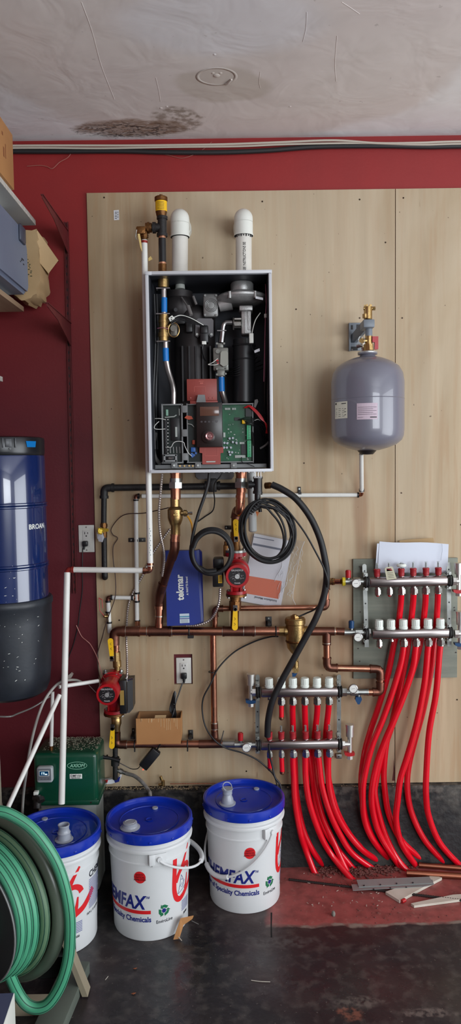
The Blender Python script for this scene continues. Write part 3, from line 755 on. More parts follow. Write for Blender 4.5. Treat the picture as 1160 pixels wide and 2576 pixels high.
# heat exchanger and black ducts at the back
O('heat_exchanger', MB(dm).cyl(P(490,1050,.11), P(490,800,.11), .08, seg=40).sphere(P(490,800,.11), .08, (1,1,.6), 32), bo)
O('exhaust_elbow', MB(dm).sphere(P(452,775,.13), .062, (1,1,1), 28).cyl(P(452,775,.13), P(452,735,.13), .05, seg=28), bo)
b = MB(dm2)
for x in (458, 475, 492, 509, 528): b.pbox(x, 870, x+4, 1010, .15, .202)
O('fin', b, bo)
O('air_duct', MB(dm2).cyl(P(614,855,.16), P(614,1012,.16), .042, seg=32).torus(P(614,870,.16), Z3, .042, .004, 32).torus(P(614,905,.16), Z3, .042, .003, 32), bo, 'black flexible air duct')
pw = MB(dm2)
for x, d in ((388,.24),(394,.2),(676,.24),(668,.16)): pw.tube(sm([P(x,740,d), P(x+3,860,d), P(x-2,1000,d), P(x+2,1130,d)], 6), .0045, 8)
for i in range(5): pw.tube(sm([P(640+i*7,890+i*9,.12), P(600,920+i*6,.2), P(570,930+i*4,.12)], 6), .002, 6)
O('wire_harness', pw, bo)
# flow side: brass bodies and plated pipe
O('pipe_adapter', MB(M('adapter_grey', (160,164,158), .45)).cyl(P(453,704,.18), P(453,727,.18), .016, .019, 20), bo)
fl = MB(brass); fl.cyl(P(411,690,.26), P(411,724,.26), .02, seg=24); fl.cyl(P(411,688,.26), P(411,694,.26), .023, seg=24)
O('brass_body', fl, bo); O('clip', MB(steel).box(P(411,727,.262), (.05,.03,.004)), bo)
sp = M('plated_pipe', (196,188,184), .28, .9); bt = M('blue_tape', (10,112,190), .4)
O('flow_pipe', MB(sp).cyl(P(412,726,.26), P(413,792,.26), .0105, seg=16), bo)
O('blue_tape', MB(bt).cyl(P(413,749,.26), P(413,786,.26), .0112, seg=16), bo)
fl = MB(brass); fl.cyl(P(412,792,.26), P(412,858,.26), .018, seg=22); fl.cyl(P(412,806,.26), P(412,812,.26), .0205, seg=22); fl.cyl(P(412,838,.26), P(412,848,.26), .0215, seg=22); fl.cyl(P(412,822,.26), P(430,826,.27), .012, seg=14)
O('brass_body', fl, bo, 'lower brass valve body'); O('clip', MB(steel).box(P(411,791,.262), (.05,.03,.004)).box(P(412,860,.262), (.05,.03,.004)), bo)
m_ = MB(M('grey_motor', (104,100,92), .4, .4)); m_.cyl(P(436,826,.24), P(436,826,.285), .011, seg=20); m_.pbox(428,812,446,845,.24,.27,.004); O('actuator', m_, bo)
O('actuator_ring', MB(brass).torus(P(437,830,.285), Y3, .02, .0022, 24, 6, (1,1.3)), bo)
m_ = MB(whp).pprism([(424,800),(433,793),(440,801),(428,809)], .285, .29); m_.tube(sm([P(436,799,.288),P(455,793,.28),P(480,800,.27),P(512,818,.26)],6), .0015, 6); O('connector', m_, bo)
m_ = MB(blk)
for i in range(4): m_.tube(sm([P(430,800+i*5,.29),P(452,792+i*4,.28),P(480,798+i*5,.27),P(505+i*5,820,.25)],6), .002, 6)
O('wire', m_, bo); O('wire', MB(M('violet_wire', (150,90,110), .4)).tube(sm([P(396,826,.28),P(410,824,.29),P(424,828,.29)],4), .0015, 6), bo)
O('flow_pipe', MB(sp).tube(fil([P(416,858,.26),P(418,918,.26),P(437,978,.2),P(437,1020,.2)], .05, 8), .0108, 16), bo, 'bent plated pipe')
O('blue_tape', MB(bt).cyl(P(416.5,876,.26), P(417.5,909,.26), .0115, seg=16), bo)
# blower
al = castal
c = P(609, 752, .2)
O('blower_outlet', MB(al).lathe([(.034,0),(.041,0),(.043,.004),(.043,.03),(.039,.036),(.036,.036),(.034,.02)], P(609,736,.2), Z3, 40), bo)
b = MB(al).lathe([(0,-.022),(.05,-.022),(.078,-.016),(.09,-.008),(.095,-.001),(.095,.006),(.088,.012),(.06,.022),(.045,.026),(0,.026)], c, Z3, 48)
for a in range(0, 360, 60): q = c+Vector((math.cos(R(a))*.093, math.sin(R(a))*.093, 0)); b.cyl(q-Z3*.014, q+Z3*.01, .006, seg=10)
O('blower_housing', b, bo)
O('blower_sticker', MB(paper).prism([P(643,745,.295), P(662,749,.285), P(662,755,.285), P(643,751,.295)], (0,.001,0)), bo)
b = MB(M('gasket_grey', (140,140,138), .45, .5)); b.pbox(511,738,549,797,.2,.215,.008); 
for i in range(3): b.torus(P(532,768,.216), Y3, .014+.005*i, .0016, 24, 6)
for x, y in ((516,743),(544,743),(516,792),(544,792)): b.cyl(P(x,y,.21), P(x,y,.222), .004, seg=10)
O('mounting_flange', b, bo)
b = MB(al); b.cyl(P(550,770,.2), P(580,760,.2), .022, .03, 20); O('inlet_neck', b, bo)
b = MB(castal); b.pbox(607,777,632,840,.17,.235,.006); b.pbox(616,783,618,838,.235,.238); b.pbox(624,783,631,830,.235,.24); b.pbox(602,768,636,781,.17,.25,.004); O('venturi_block', b, bo)
b = MB(chrome); b.cyl(P(588,816,.225), P(606,816,.225), .02, seg=20); b.cyl(P(586,816,.225), P(589,816,.225), .026, seg=6); b.pbox(590,800,607,804,.24,.25); b.pbox(590,816,607,819,.24,.252); O('gas_union', b, bo)
b = MB(steel); b.tube(fil([P(584,812,.235),P(563,812,.235),P(558,850,.235)], .018, 8), .010, 16); b.cyl(P(560,835,.235), P(557,862,.235), .0125, seg=18); b.box(P(558,833,.235), (.034,.024,.004)); O('gas_pipe', b, bo)
b = MB(M('gas_valve_body', (128,128,122), .45, .6)); b.pbox(536,874,575,932,.19,.24,.005); b.pbox(547,862,562,875,.2,.24,.003); b.pbox(546,930,566,946,.2,.245,.003); b.cyl(P(548,884,.24), P(548,884,.248), .008, seg=16)
for x, y in ((546,864),(564,864),(570,926),(546,928),(568,940),(546,942)): b.cyl(P(x,y,.235), P(x,y,.252), .004, seg=8)
O('gas_valve', b, bo)
b = MB(M('valve_cover', (150,150,140), .4)); b.pprism([(555,888),(559,883),(570,883),(574,888),(574,914),(570,920),(562,922),(554,916)], .24, .258); O('valve_cover', b, bo)
m_ = MB(whp); m_.tube(sm([P(548,902,.26),P(535,912,.262),P(524,917,.255),P(540,918,.26),P(550,915,.26)],5), .0014, 6); O('wire', m_, bo)
m_ = MB(redc); m_.pbox(544,905,550,909,.25,.262); m_.pbox(546,912,551,915,.25,.262); O('red_terminal', m_, bo)
O('gas_pipe', MB(sp).tube(fil([P(557,945,.22),P(558,982,.22),P(569,1022,.19)], .02, 6), .011, 16), bo, 'gas pipe with blue tape'); O('blue_tape', MB(bt).cyl(P(557,949,.22), P(558,985,.22), .0117, seg=16), bo)
# ignition transformer
b = MB(M('grey_plate', (112,110,112), .45, .3)); b.pprism([(492,806),(499,801),(533,801),(537,806),(537,845),(530,849),(524,840),(505,840),(498,849),(491,845)], .2, .204); O('transformer_plate', b, bo)
b = MB(blk); b.pbox(503,818,524,862,.204,.245,.004); b.pbox(505,820,522,838,.245,.25,.002); O('transformer', b, bo)
b = MB(zinc); b.cyl(P(496,841,.204), P(496,841,.212), .005, seg=10); b.cyl(P(532,841,.204), P(532,841,.212), .005, seg=10); O('screw', b, bo)
b = MB(whp).pbox(508,858,519,866,.24,.252,.001); O('socket', b, bo); O('wire', MB(blk).tube(sm([P(511,866,.245),P(509,880,.24),P(511,895,.22),P(517,908,.2)],5), .0022, 6), bo)
b = MB(M('grey_tube', (110,106,104), .5)); b.cyl(P(473,770,.24), P(481,793,.25), .0075, seg=14); b.cyl(P(457,748,.2), P(474,774,.24), .0032, seg=8); b.cyl(P(486,745,.2), P(494,766,.2), .005, seg=8); O('sensor', b, bo)
b = MB(dm2); b.pbox(468,810,484,835,.18,.22,.003); b.pbox(440,800,466,815,.16,.2,.004); b.cyl(P(442,779,.2),P(442,779,.22),.007,seg=14); O('relay', b, bo)
b = MB(whp); b.tube(sm([P(655,787,.25),P(644,803,.26),P(638,820,.265),P(634,838,.265)],6), .0018, 6); b.pbox(627,838,638,863,.255,.272,.002); O('white_connector', b, bo)
b = MB(blk).tube(sm([P(632,863,.265),P(634,875,.26),P(644,888,.25),P(658,900,.24)],5), .0016, 6); O('wire', b, bo)
b = MB(paper).prism([P(639,882,.255),P(653,876,.255),P(654,883,.255),P(641,888,.255)], (0,.0006,0)); O('wire_tag', b, bo)
b = MB(M('violet_wire', (150,90,110))).tube(sm([P(668,715,.25),P(670,760,.26),P(668,800,.26),P(666,880,.26),P(664,960,.26)],6), .0022, 6); O('wire', b, bo)
O('wire_clip', MB(whp).pbox(665,789,671,799,.25,.265,.001), bo)
# electronics
rust = M('terracotta_plastic', (150,66,58), .45); fr_ = M('board_frame_grey', (122,124,124), .5); pcb = M('circuit_board_green', (18,94,58), .35, 0, (14,70,44), 40, .6); pcbd = M('circuit_board_dark', (24,30,30), .35, 0, (18,40,34), 30, .8)
b = MB(rust); b.pbox(470,953,546,1008,.215,.222,.002); b.pbox(478,1008,548,1020,.215,.24,.002)
O('upper_carrier', b, bo, 'terracotta plastic carrier behind the display')
b = MB(M('embossed', (176,88,78), .4))
for x0_, y0_, x1_, y1_ in ((500,958,512,960),(503,962,511,966),(488,972,489,986),(488,972,516,973),(516,972,517,986)): b.pbox(x0_,y0_,x1_,y1_,.222,.2226)
for x in (480,537,528): b.cyl(P(x,1001,.222),P(x,1001,.2245),.003,seg=10)
O('embossing', b, bo)
O('hinge_tab', MB(fr_).pprism([(498,993),(515,993),(518,1012),(494,1012)], .222, .25), bo)
def framebox(x0, y0, x1, y1, d, mb, t=3.5):
    mb.pbox(x0,y0,x1,y0+t,d-.025,d,.001); mb.pbox(x0,y1-t,x1,y1,d-.025,d,.001); mb.pbox(x0,y0,x0+t,y1,d-.025,d,.001); mb.pbox(x1-t,y0,x1,y1,d-.025,d,.001)
b = MB(fr_); framebox(407,1016,460,1166,.27,b); framebox(470,1015,638,1164,.27,b,3)
for y in (1020,1080,1140): b.pbox(458,y,472,y+18,.25,.274,.001)
O('board_frame', b, bo)
O('terminal_board', MB(pcbd).pbox(409,1018,458,1164,.245,.252), bo); O('circuit_board', MB(pcbd).pbox(472,1017,512,1162,.245,.252), bo, 'dark power circuit board'); O('circuit_board', MB(pcb).pbox(512,1017,636,1162,.245,.252), bo, 'green control circuit board')
b = MB(blk); b.pbox(413,1052,420,1150,.252,.266,.001)
for i in range(11): b.pbox(420,1053+i*8.5,425,1058+i*8.5,.252,.268)
b.pbox(430,1052,452,1108,.252,.262,.001); O('terminal_strip', b, bo)
b = MB(zinc)
for i in range(11): b.cyl(P(422.5,1055.5+i*8.5,.268),P(422.5,1055.5+i*8.5,.2695),.0022,seg=8)
O('terminal_screws', b, bo)
b = MB(M('pale_component', (170,176,170), .4)); b.pbox(441,1074,446,1099,.262,.2645); b.pbox(418,1031,423,1046,.252,.262,.001)
b.pbox(450,1028,452,1045,.252,.258); b.tube([P(415,1050,.258),P(438,1048,.262),P(444,1044,.262)], .0022, 6)
O('component', b, bo)
O('fuse', MB(M('pale_green', (120,160,140), .4)).pbox(417,1030,423,1046,.252,.2625,.001), bo)
b = MB(fr_); framebox(411,1143,445,1162,.29,b,5); O('switch_frame', b, bo); O('switch', MB(blk).pbox(417,1149,438,1156,.265,.283,.001).m(steel).pbox(424,1150,434,1155,.283,.285), bo)
b = MB(M('white_wire', (205,205,200), .4))
b.tube(sm([P(390,1053,.27),P(403,1053,.275),P(417,1056,.275)],5), .0014, 6); b.tube(sm([P(400,1060,.27),P(390,1070,.275),P(389,1078,.275),P(400,1080,.275),P(416,1079,.275)],5), .0014, 6)
b.tube(sm([P(417,1125,.27),P(430,1125,.28),P(437,1114,.285),P(448,1110,.285),P(462,1113,.285),P(465,1122,.285),P(473,1138,.285),P(482,1147,.275)],6), .0014, 6)
b.tube(sm([P(472,1066,.27),P(482,1068,.275),P(488,1074,.27)],5), .0013, 6)
for i in range(5): b.tube([P(420+i*8,1124,.256),P(421+i*8,1140,.256)], .0009, 5)
b.tube(sm([P(636,1060,.27),P(648,1055,.27),P(655,1058,.26)],5), .0013, 6)
O('white_wiring', b, bo)
b = MB(M('orange_component', (190,80,50), .45)); b.pprism([(464,1051),(470,1045),(482,1047),(486,1054),(475,1056)], .26, .275)
b.pbox(484,1107,491,1118,.252,.266,.001); O('choke', b, bo)
b = MB(M('blue_component', (40,90,160), .4)); b.pbox(480,1125,492,1137,.252,.27,.002)
for x, y in ((483,1142),(488,1145),(493,1140),(484,1148)): b.cyl(P(x,y,.252),P(x,y,.266),.0045,seg=12)
O('capacitor_blue', b, bo)
b = MB(M('pale_component', (170,176,170))); random.seed(11)
for i in range(34): x = random.uniform(568,622); y = random.uniform(1040,1155); b.pbox(x,y,x+random.uniform(1.2,4),y+random.uniform(1.2,3),.252,.2545)
for i in range(7): b.pbox(566+i*3.5+ (4 if i > 3 else 0),1026,568.5+i*3.5+(4 if i > 3 else 0),1031,.252,.258)
b.pbox(591,1145,618,1152,.252,.256,.0005); b.pbox(603,1112,615,1117,.252,.255); b.pbox(562,1088,567,1100,.252,.262)
O('surface_components', b, bo)
b = MB(M('capacitor_metal', (190,196,205), .25, .6))
for x, y in ((565,1114),(572,1115),(564,1126),(571,1126),(581,1126),(578,1103),(586,1112),(595,1114),(586,1102),(577,1137),(584,1138),(579,1144)):
    b.cyl(P(x,y,.252),P(x,y,.268),.0042,seg=14)
O('capacitor', b, bo)
b = MB(M('chip_black', (26,26,28), .4)); b.pbox(607,1118,622,1143,.252,.257); b.pbox(590,1050,604,1058,.252,.256); b.pbox(618,1028,634,1048,.252,.264); O('chip', b, bo)
b = MB(M('terminal_green', (70,170,120), .4)); b.pbox(621,1068,631,1106,.252,.275,.001); b.pbox(622,1108,632,1150,.252,.275,.001)
b.m(M('terminal_slot', (30,90,62), .5))
for i in range(9): b.pbox(625,1071+i*4,629,1072.5+i*4,.275,.2756)
for i in range(10): b.pbox(626,1111+i*4,630,1112.5+i*4,.275,.2756)
O('terminal_block', b, bo)
b = MB(yel).pbox(609,1056,618,1066,.252,.272,.002); O('yellow_relay', b, bo)
b = MB(M('red_wire', (190,30,36), .4))
for i in range(5): b.tube(sm([P(614+i*2,1026,.265),P(628,1020+i,.275),P(645,1032+i*2,.28),P(660-i,1050+i,.28),P(668+i*.8,1068,.275),P(673-i,1090,.26)],6), .0016, 6)
O('red_wiring', b, bo)
b = MB(blk)
for i in range(7): b.tube(sm([P(600+i*4,1056+i,.265),P(620,1050+i*3,.28),P(636,1052+i*3,.28),P(655,1050+i*6,.24),P(668,1040+i*16,.18)],5), .0014, 6)
for i in range(4): b.tube(sm([P(628+i*2,1070+i*6,.27),P(634+i,1090,.275),P(637+i*.8,1120,.27),P(640,1140+i*6,.25)],5), .0012, 6)
b.tube(sm([P(608,1150,.26),P(609,1162,.28),P(625,1168,.285),P(640,1174,.28)],5), .0014, 6)
O('black_wiring', b, bo)
b = MB(M('grey_tube', (110,106,104))); b.pprism([(641,1006),(648,1004),(650,1010),(643,1026),(639,1024)], .2, .23); O('probe', b, bo)
b = MB(M('clear_bag_tube', (120,118,116), .3)); b.tube(sm([P(392,1090,.2),P(386,1120,.22),P(390,1150,.22),P(402,1166,.2)],5), .008, 10); b.tube(sm([P(655,1128,.24),P(668,1120,.25),P(676,1112,.24)],5), .004, 8); O('tube', b, bo)
# display module
b = MB(M('display_bezel', (34,26,24), .3)); b.pbox(494,1012,560,1125,.255,.305,.004); O('display_module', b, bo)
O('screen', MB(M('display_glass', (96,66,54), .15)).pbox(503,1023,551,1046,.305,.3062,.0005), bo)
b = MB(M('symbol_grey', (96,92,96), .5))
for i in range(5): b.torus(P(507+i*9.5,1061,.3052), Y3, .0028, .0006, 10, 4); b.pbox(506+i*9.5,1060.5,509+i*9.5,1061.3,.305,.3056)
b.tube([P(542,1058,.3054),P(549,1058,.3054),P(546,1063,.3054),P(542,1058,.3054)], .0006, 4); O('symbols', b, bo)
O('knob_base', MB(M('display_bezel', (34,26,24))).lathe([(.02,0),(.024,0),(.024,.006),(.02,.008),(0,.008)], P(524,1099,.305), -Y3, 32), bo)
b = MB(M('knob_pink_metal', (176,128,128), .25, .8)).lathe([(.016,0),(.0165,.01),(.013,.014),(.009,.013),(.006,.016),(0,.016)], P(527,1097,.311), -Y3, 10); O('knob', b, bo)
b = MB(rust); b.pprism([(502,1125),(562,1125),(562,1139),(555,1140),(555,1168),(509,1168),(509,1140),(502,1139)], .262, .28); O('lower_carrier', b, bo, 'terracotta plastic carrier below the display')
b = MB(M('embossed', (176,88,78))); b.pbox(515,1126,516,1146,.28,.2806); b.pbox(547,1126,548,1146,.28,.2806); b.pbox(516,1146,547,1147,.28,.2806); b.m(M('pale_component', (170,176,170))).pbox(519,1160,542,1163,.28,.281); O('embossing', b, bo)
b = MB(fr_); b.pbox(390,1168,671,1178,.24,.262,.001)
for x in (431,491,581): b.pbox(x,1164,x+15,1178,.262,.272,.001)
O('rail', b, bo)
b = MB(brass)
for x in (453,464,476,485): b.cyl(P(x,1172,.262),P(x,1172,.27),.0035,seg=10)
b.m(zinc)
for x in (438,498,588): b.cyl(P(x,1171,.272),P(x,1171,.276),.004,seg=10)
O('terminal_screws', b, bo, 'brass ground terminals')
b = MB(castal)
for i in range(22): x = 400+i*12.5; b.pbox(x,1184,x+3,1189,.27,.33)
O('bottom_tab', b, bo)
solo('hanger_plate', MB(M('grey_plate', (112,110,112))).pprism([(491,1186),(589,1186),(589,1198),(583,1206),(500,1206),(493,1200)], .012, .022), 'grey metal hanger plate peeking out below the boiler against the plywood', 'bracket')

# ------------------------------------------------------------------ vents, relief line and air vent above the boiler
def vent(x, xt, yt, yj, txt, lab, r=.0305, d=.17):
    base = P(x, 690, d); base.z = bz1
    v = T('vent_pipe', lab, 'vent pipe', base)
    top = P(xt, yj, d)
    O('pipe', MB(pvc).cyl(base, top, r, seg=36), v)
    eb = P(xt, yj+22, d); tz = P(xt, yt, d).z
    b = MB(whp); c0 = Vector((eb.x, eb.y, eb.z)); rr = r*1.16
    b.cyl(c0, c0+Z3*.05, rr, seg=36); b.cyl(c0, c0+Z3*.006, rr*1.04, seg=36)
    c1 = c0+Z3*.05; ctr_z = tz - rr
    b.tube(fil([c1-Z3*.001, Vector((c1.x, c1.y, ctr_z)), Vector((c1.x, -.03, ctr_z))], .05, 10), rr, 36)
    b.tube([Vector((c1.x, -.06, ctr_z)), Vector((c1.x, -.014, ctr_z))], rr*1.06, 36)
    O('elbow', b, v)
    k = MB(ink)
    if txt:
        k.text('NG. SEE INSTRUCTIONS BE', .0145, lambda a, b_, z: Vector((base.x+.008-b_, -d-math.sqrt(max(0, r*r-(.008-b_)**2))-.0004, base.z+.01+a)), bold=.0003, sx=.72)
        for i in range(9): q = c0+Vector((math.sin(-1.2+i*.3)*(r+.001), -math.cos(-1.2+i*.3)*(r+.001), -.004)); k.sphere(q, .004, (.6,.5,1.4 if i % 2 else .8), 8)
    else:
        k.torus(c0-Z3*.001, Z3, r*1.03, .001, 30, 5)
    O('marking', k, v); return v
vent(452, 453, 524, 575, False, 'left white vent pipe above the boiler, elbowed into the wall, without lettering')
vent(613, 613, 524, 572, True, 'right white vent pipe above the boiler with black lettering up its side')
av = T('air_vent', 'brass automatic air vent with yellow label at the very top left above the boiler', 'air vent', P(406, 545, .28))
q = P(406, 542, .28); zz = lambda y: P(406, y, .28).z-q.z
O('body', MB(bronze).lathe([(0,zz(548)),(.014,zz(548)),(.019,zz(541)),(.019,zz(538)),(.0205,zz(536)),(.0205,zz(508)),(.0235,zz(506)),(.0235,zz(497)),(.019,zz(495)),(.006,zz(494)),(.006,zz(490)),(0,zz(490))], q, Z3, 28), av)
O('label', MB(yel).lathe([(.0207,zz(533)),(.0212,zz(533)),(.0212,zz(506)),(.0207,zz(506))], q, Z3, 28), av, 'yellow label')
b = MB(ink)
for i in range(6): b.lathe([(.0213,zz(512+i*3.4)),(.02145,zz(512.9+i*3.4))], q, Z3, 40, 0)
for f in [f for f in b.bm.faces if not (abs(f.calc_center_median().x-q.x) < .012 and f.calc_center_median().y < q.y)]: b.bm.faces.remove(f)
O('print', b, av)
tf = T('tee_fitting', 'black iron tee between the air vent and the relief valve', 'pipe tee', P(408, 590, .28))
b = MB(iron); r_ = .0165
b.cyl(P(408,546,.28), P(408,594,.28), r_, seg=24); b.cyl(P(408,545,.28), P(408,552,.28), r_*1.2, seg=24); b.cyl(P(408,588,.28), P(408,595,.28), r_*1.2, seg=24)
b.cyl(P(408,573,.28), P(387,573,.28), r_*.95, seg=24); b.cyl(P(392,573,.28), P(384,573,.28), r_*1.2, seg=24); b.cyl(P(385,573,.28), P(378,573,.28), r_*.6, seg=20); O('fitting', b, tf)
rp_ = T('riser_pipe', 'black-coated copper riser pipe entering the top of the boiler below the iron tee', 'pipe', P(408, 682, .28))
O('pipe', MB(M('copper_pink', (206,150,120), .35, .8)).cyl(P(408,594,.28), P(409,668,.28), .0128, seg=20), rp_)
O('coating', MB(blk).cyl(P(408,600,.28), P(409,660,.28), .0137, seg=20), rp_, 'black pipe coating'); O('coupling', MB(bronze).cyl(P(409,665,.28), P(409,684,.28), .0155, seg=20), rp_)
rv = T('relief_valve', 'bronze pressure relief valve with test lever and yellow tag left of the iron tee', 'relief valve', P(362, 605, .28))
b = MB(bronze); b.cyl(P(382,573,.28), P(366,573,.28), .017, seg=22); b.cyl(P(376,573,.28), P(371,573,.28), .021, seg=8); b.pbox(342,568,366,588,.262,.3,.005); b.cyl(P(363,580,.28), P(363,603,.28), .0125, seg=20); b.cyl(P(363,590,.28), P(363,598,.28), .0155, seg=8); O('body', b, rv)
O('test_lever', MB(zinc).tube([P(344,578,.3),P(341,595,.3),P(343,603,.3)], .0016, 6), rv)
b = MB(M('yellow_tag', (206,178,110), .6)); b.prism([P(346,588,.302),P(352,588,.302),P(356,612,.298),P(358,635,.296),P(353,622,.298)], (0,.0006,0)); b.prism([P(373,650,.27),P(379,644,.27),P(384,652,.27),P(374,657,.27)], (0,.0006,0)); O('tag', b, rv)
# relief discharge line
def crimp(root, x, y, d, r, hz=False, mat=None, w_=.006):
    q = P(x, y, d); a = X3 if hz else Z3
    O('crimp_ring', MB(mat or blk).cyl(q-a*w_, q+a*w_, r, seg=18), root)
dl = T('discharge_pipe', 'long white discharge pipe left of the boiler, ending over the green tank', 'pipe', P(155, 2320, .42))
r_ = .0112
O('pipe', MB(pex).cyl(P(363,604,.28), P(378,1424,.28), r_, seg=20), dl)
O('pipe', MB(pex).cyl(P(366,1435,.28), P(180,1433,.28), r_*.95, seg=20), dl)
O('pipe', MB(pex).cyl(P(169,1440,.28), P(155,2022,.42), r_*1.05, seg=20), dl)
O('elbow', MB(copper).tube(fil([P(378,1420,.28),P(378,1436,.28),P(362,1436,.28)], .015, 8), r_*.95, 16).cyl(P(378,1416,.28),P(378,1422,.28),r_*1.15,seg=18).cyl(P(366,1436,.28),P(360,1436,.28),r_*1.15,seg=18), dl)
O('elbow', MB(M('red_crimp', (150,50,44), .4, .5)).tube(fil([P(186,1433,.28),P(170,1433,.28),P(169,1446,.28)], .012, 8), r_*.9, 16).cyl(P(186,1433,.28),P(180,1433,.28),r_*1.12,seg=18), dl)
O('crimp_ring', MB(M('red_crimp', (150,50,44))).cyl(P(363,606,.28), P(363,612,.28), r_*1.12, seg=18), dl)
b = MB(M('faint_print', (120,140,150), .5))
for i in range(12): b.box(P(376.5+(i % 2)*2.5, 1330+i*6, .2905+.0008), (.0018, .0006, .004))
O('print', b, dl)
# ------------------------------------------------------------------ expansion tank
tk = T('expansion_tank', 'grey painted expansion tank with two labels hanging on the plywood at the right', 'expansion tank', P(921, 1130, .2))
TX, TY = P(925, 1010, .19).x, -.19
TR = (P(1015.5, 1010, .19).x - P(834, 1010, .19).x)/2
def tz(y): return P(922, y, .19).z
prof = [(.20,886),(.26,889),(.27,892),(.2,894),(.22,897),(.45,903),(.68,912),(.86,924),(.96,940),(1.0,962),(1.0,1004.5),(1.008,1005.5),(1.0,1006.5),(1.0,1080),(.985,1096),(.93,1108),(.78,1119),(.55,1127),(.3,1133),(0,1134)]
O('body', MB(grey).lathe([(TR*r, tz(y)) for r, y in prof], (TX, TY, 0), Z3, 72), tk)
O('neck_ring', MB(castal).lathe([(.2*TR,tz(890)),(.27*TR,tz(889)),(.27*TR,tz(886)),(.2*TR,tz(884)),(0,tz(884))], (TX, TY, 0), Z3, 32), tk)
O('bottom_cap', MB(blk).lathe([(0,tz(1128)),(.27*TR,tz(1130)),(.27*TR,tz(1133)),(.17*TR,tz(1143)),(0,tz(1144))], (TX-.003, TY, 0), Z3, 24), tk)
def wrapt(x, y, rr=1.0):
    a0 = math.asin((P(x, 1010, .19).x-TX)/TR*.985) ; z0 = tz(y)
    def fn(u, v, z): a = a0+u/TR; return Vector((TX+(TR*rr+.0008+z)*math.sin(a), TY-(TR*rr+.0008+z)*math.cos(a), z0+v))
    return fn
def patch(b, f, w_, h_, n=8, th=.0):
    for i in range(n):
        u0, u1 = w_*i/n, w_*(i+1)/n
        b._f([b.bm.verts.new(f(u0,0,th)), b.bm.verts.new(f(u1,0,th)), b.bm.verts.new(f(u1,h_,th)), b.bm.verts.new(f(u0,h_,th))])
def lbl(x, y, w_, h_, mat, name, inks, desc):
    f = wrapt(x, y); b = MB(mat); patch(b, f, w_, h_); l = O(name, b, tk, desc)
    k = MB(ink)
    for (u, v, uw, vh) in inks:
        g_ = (lambda u_, v_: (lambda a, b_, z: f(a+u_, b_+v_, z+.0004)))(u, v); patch(k, g_, uw, vh, 4)
    return l, k, f
w1 = .068; h1 = .062
ik = [(.003,.052,.009,.007)] + [(.004+.02*i,.008+.007*j,.012 if (i+j) % 3 else .006,.0012) for i in range(3) for j in range(5)] + [(.055,.012+.011*j,.007,.002) for j in range(3)]
l, k, f = lbl(838, 1055, w1, h1, M('label_cream', (214,214,196), .5), 'label', ik, 'small white data label')
patch(k, (lambda a, b_, z: f(a+.04, b_+.053, z+.0004)), .022, .003, 4); O('print', k, l)
w2 = .075
ik = [(.004,.044-.0065*i,w2-.008 if i % 2 == 0 else w2-.02,.0011) for i in range(5)] + [(.003,.007,.02,.001)]
l, k, f = lbl(883.5, 1060, w2, .059, M('label_pinkish', (196,178,190), .5), 'label', ik, 'larger pinkish warning label')
patch(k, (lambda a, b_, z: f(a+.048, b_+.006, z+.0004)), .024, .0035, 4); O('print', k, l)
# bracket
br = T('tank_bracket', 'grey wall bracket arm with brass fittings that carries the expansion tank', 'bracket', P(897, 880, .02))
b = MB(greyb); b.pbox(880,812,909,882,.012,.02,.001); b.pbox(879,812,882,882,.012,.035); 
b.prism([P(884,862,.02),P(891,862,.02),P(926,822,.16),P(928,803,.2),P(916,803,.19),P(884,842,.02)], (.012,0,0))
b.pbox(915,803,943,823,.15,.23,.003)
O('arm', b, br)
O('stem', MB(greyb).cyl(P(928,822,.19), P(928,846,.19), .0135, seg=24), br)
b = MB(blk); b.pbox(883,818,888,829,.02,.021); b.pbox(897,816,908,828,.02,.021); b.pbox(884,872,900,881,.02,.0215); O('slot', b, br)
b = MB(zinc); b.cyl(P(886,880,.022),P(886,880,.03),.004,seg=8); O('bolt', b, br)
b = MB(brass); b.cyl(P(926,803,.19),P(926,772,.19),.0155,seg=24); b.cyl(P(915,776,.19),P(937,776,.19),.007,seg=12); b.cyl(P(937,776,.19),P(944,776,.19),.0075,seg=6)
for i in range(6): a = i*math.pi/3; q = P(926,770,.19); b.box(q+Vector((math.cos(a)*.012, math.sin(a)*.012, 0)), (.005,.005,.01))
b.cyl(P(918,790,.2),P(918,800,.2),.009,seg=12); O('vent_valve', b, br)
b = MB(brass); b.cyl(P(928,845,.19),P(928,880,.19),.0135,seg=22); b.cyl(P(927,866,.19),P(928,882,.19),.0185,seg=8); b.cyl(P(928,856,.19),P(941,856,.19),.008,seg=14); b.cyl(P(910,857,.2),P(910,857,.225),.009,seg=20); b.cyl(P(910,857,.2),P(928,857,.19),.008,seg=14); O('brass_valve', b, br)
O('gauge_ring', MB(gls).torus(P(910,857,.226), Y3, .0155, .0016, 28, 6, (.75,1.1)), br)
b = MB(redc); b.pprism([(937,846),(952,846),(952,878),(943,879),(943,861),(937,860)], .19, .203); O('red_handle', b, br, 'red plastic valve handle')
b = MB(steel); b.cyl(P(898,872,.17),P(912,868,.18),.007,seg=12); b.cyl(P(913,874,.17),P(913,884,.17),.006,seg=10); O('drain_cap', b, br)
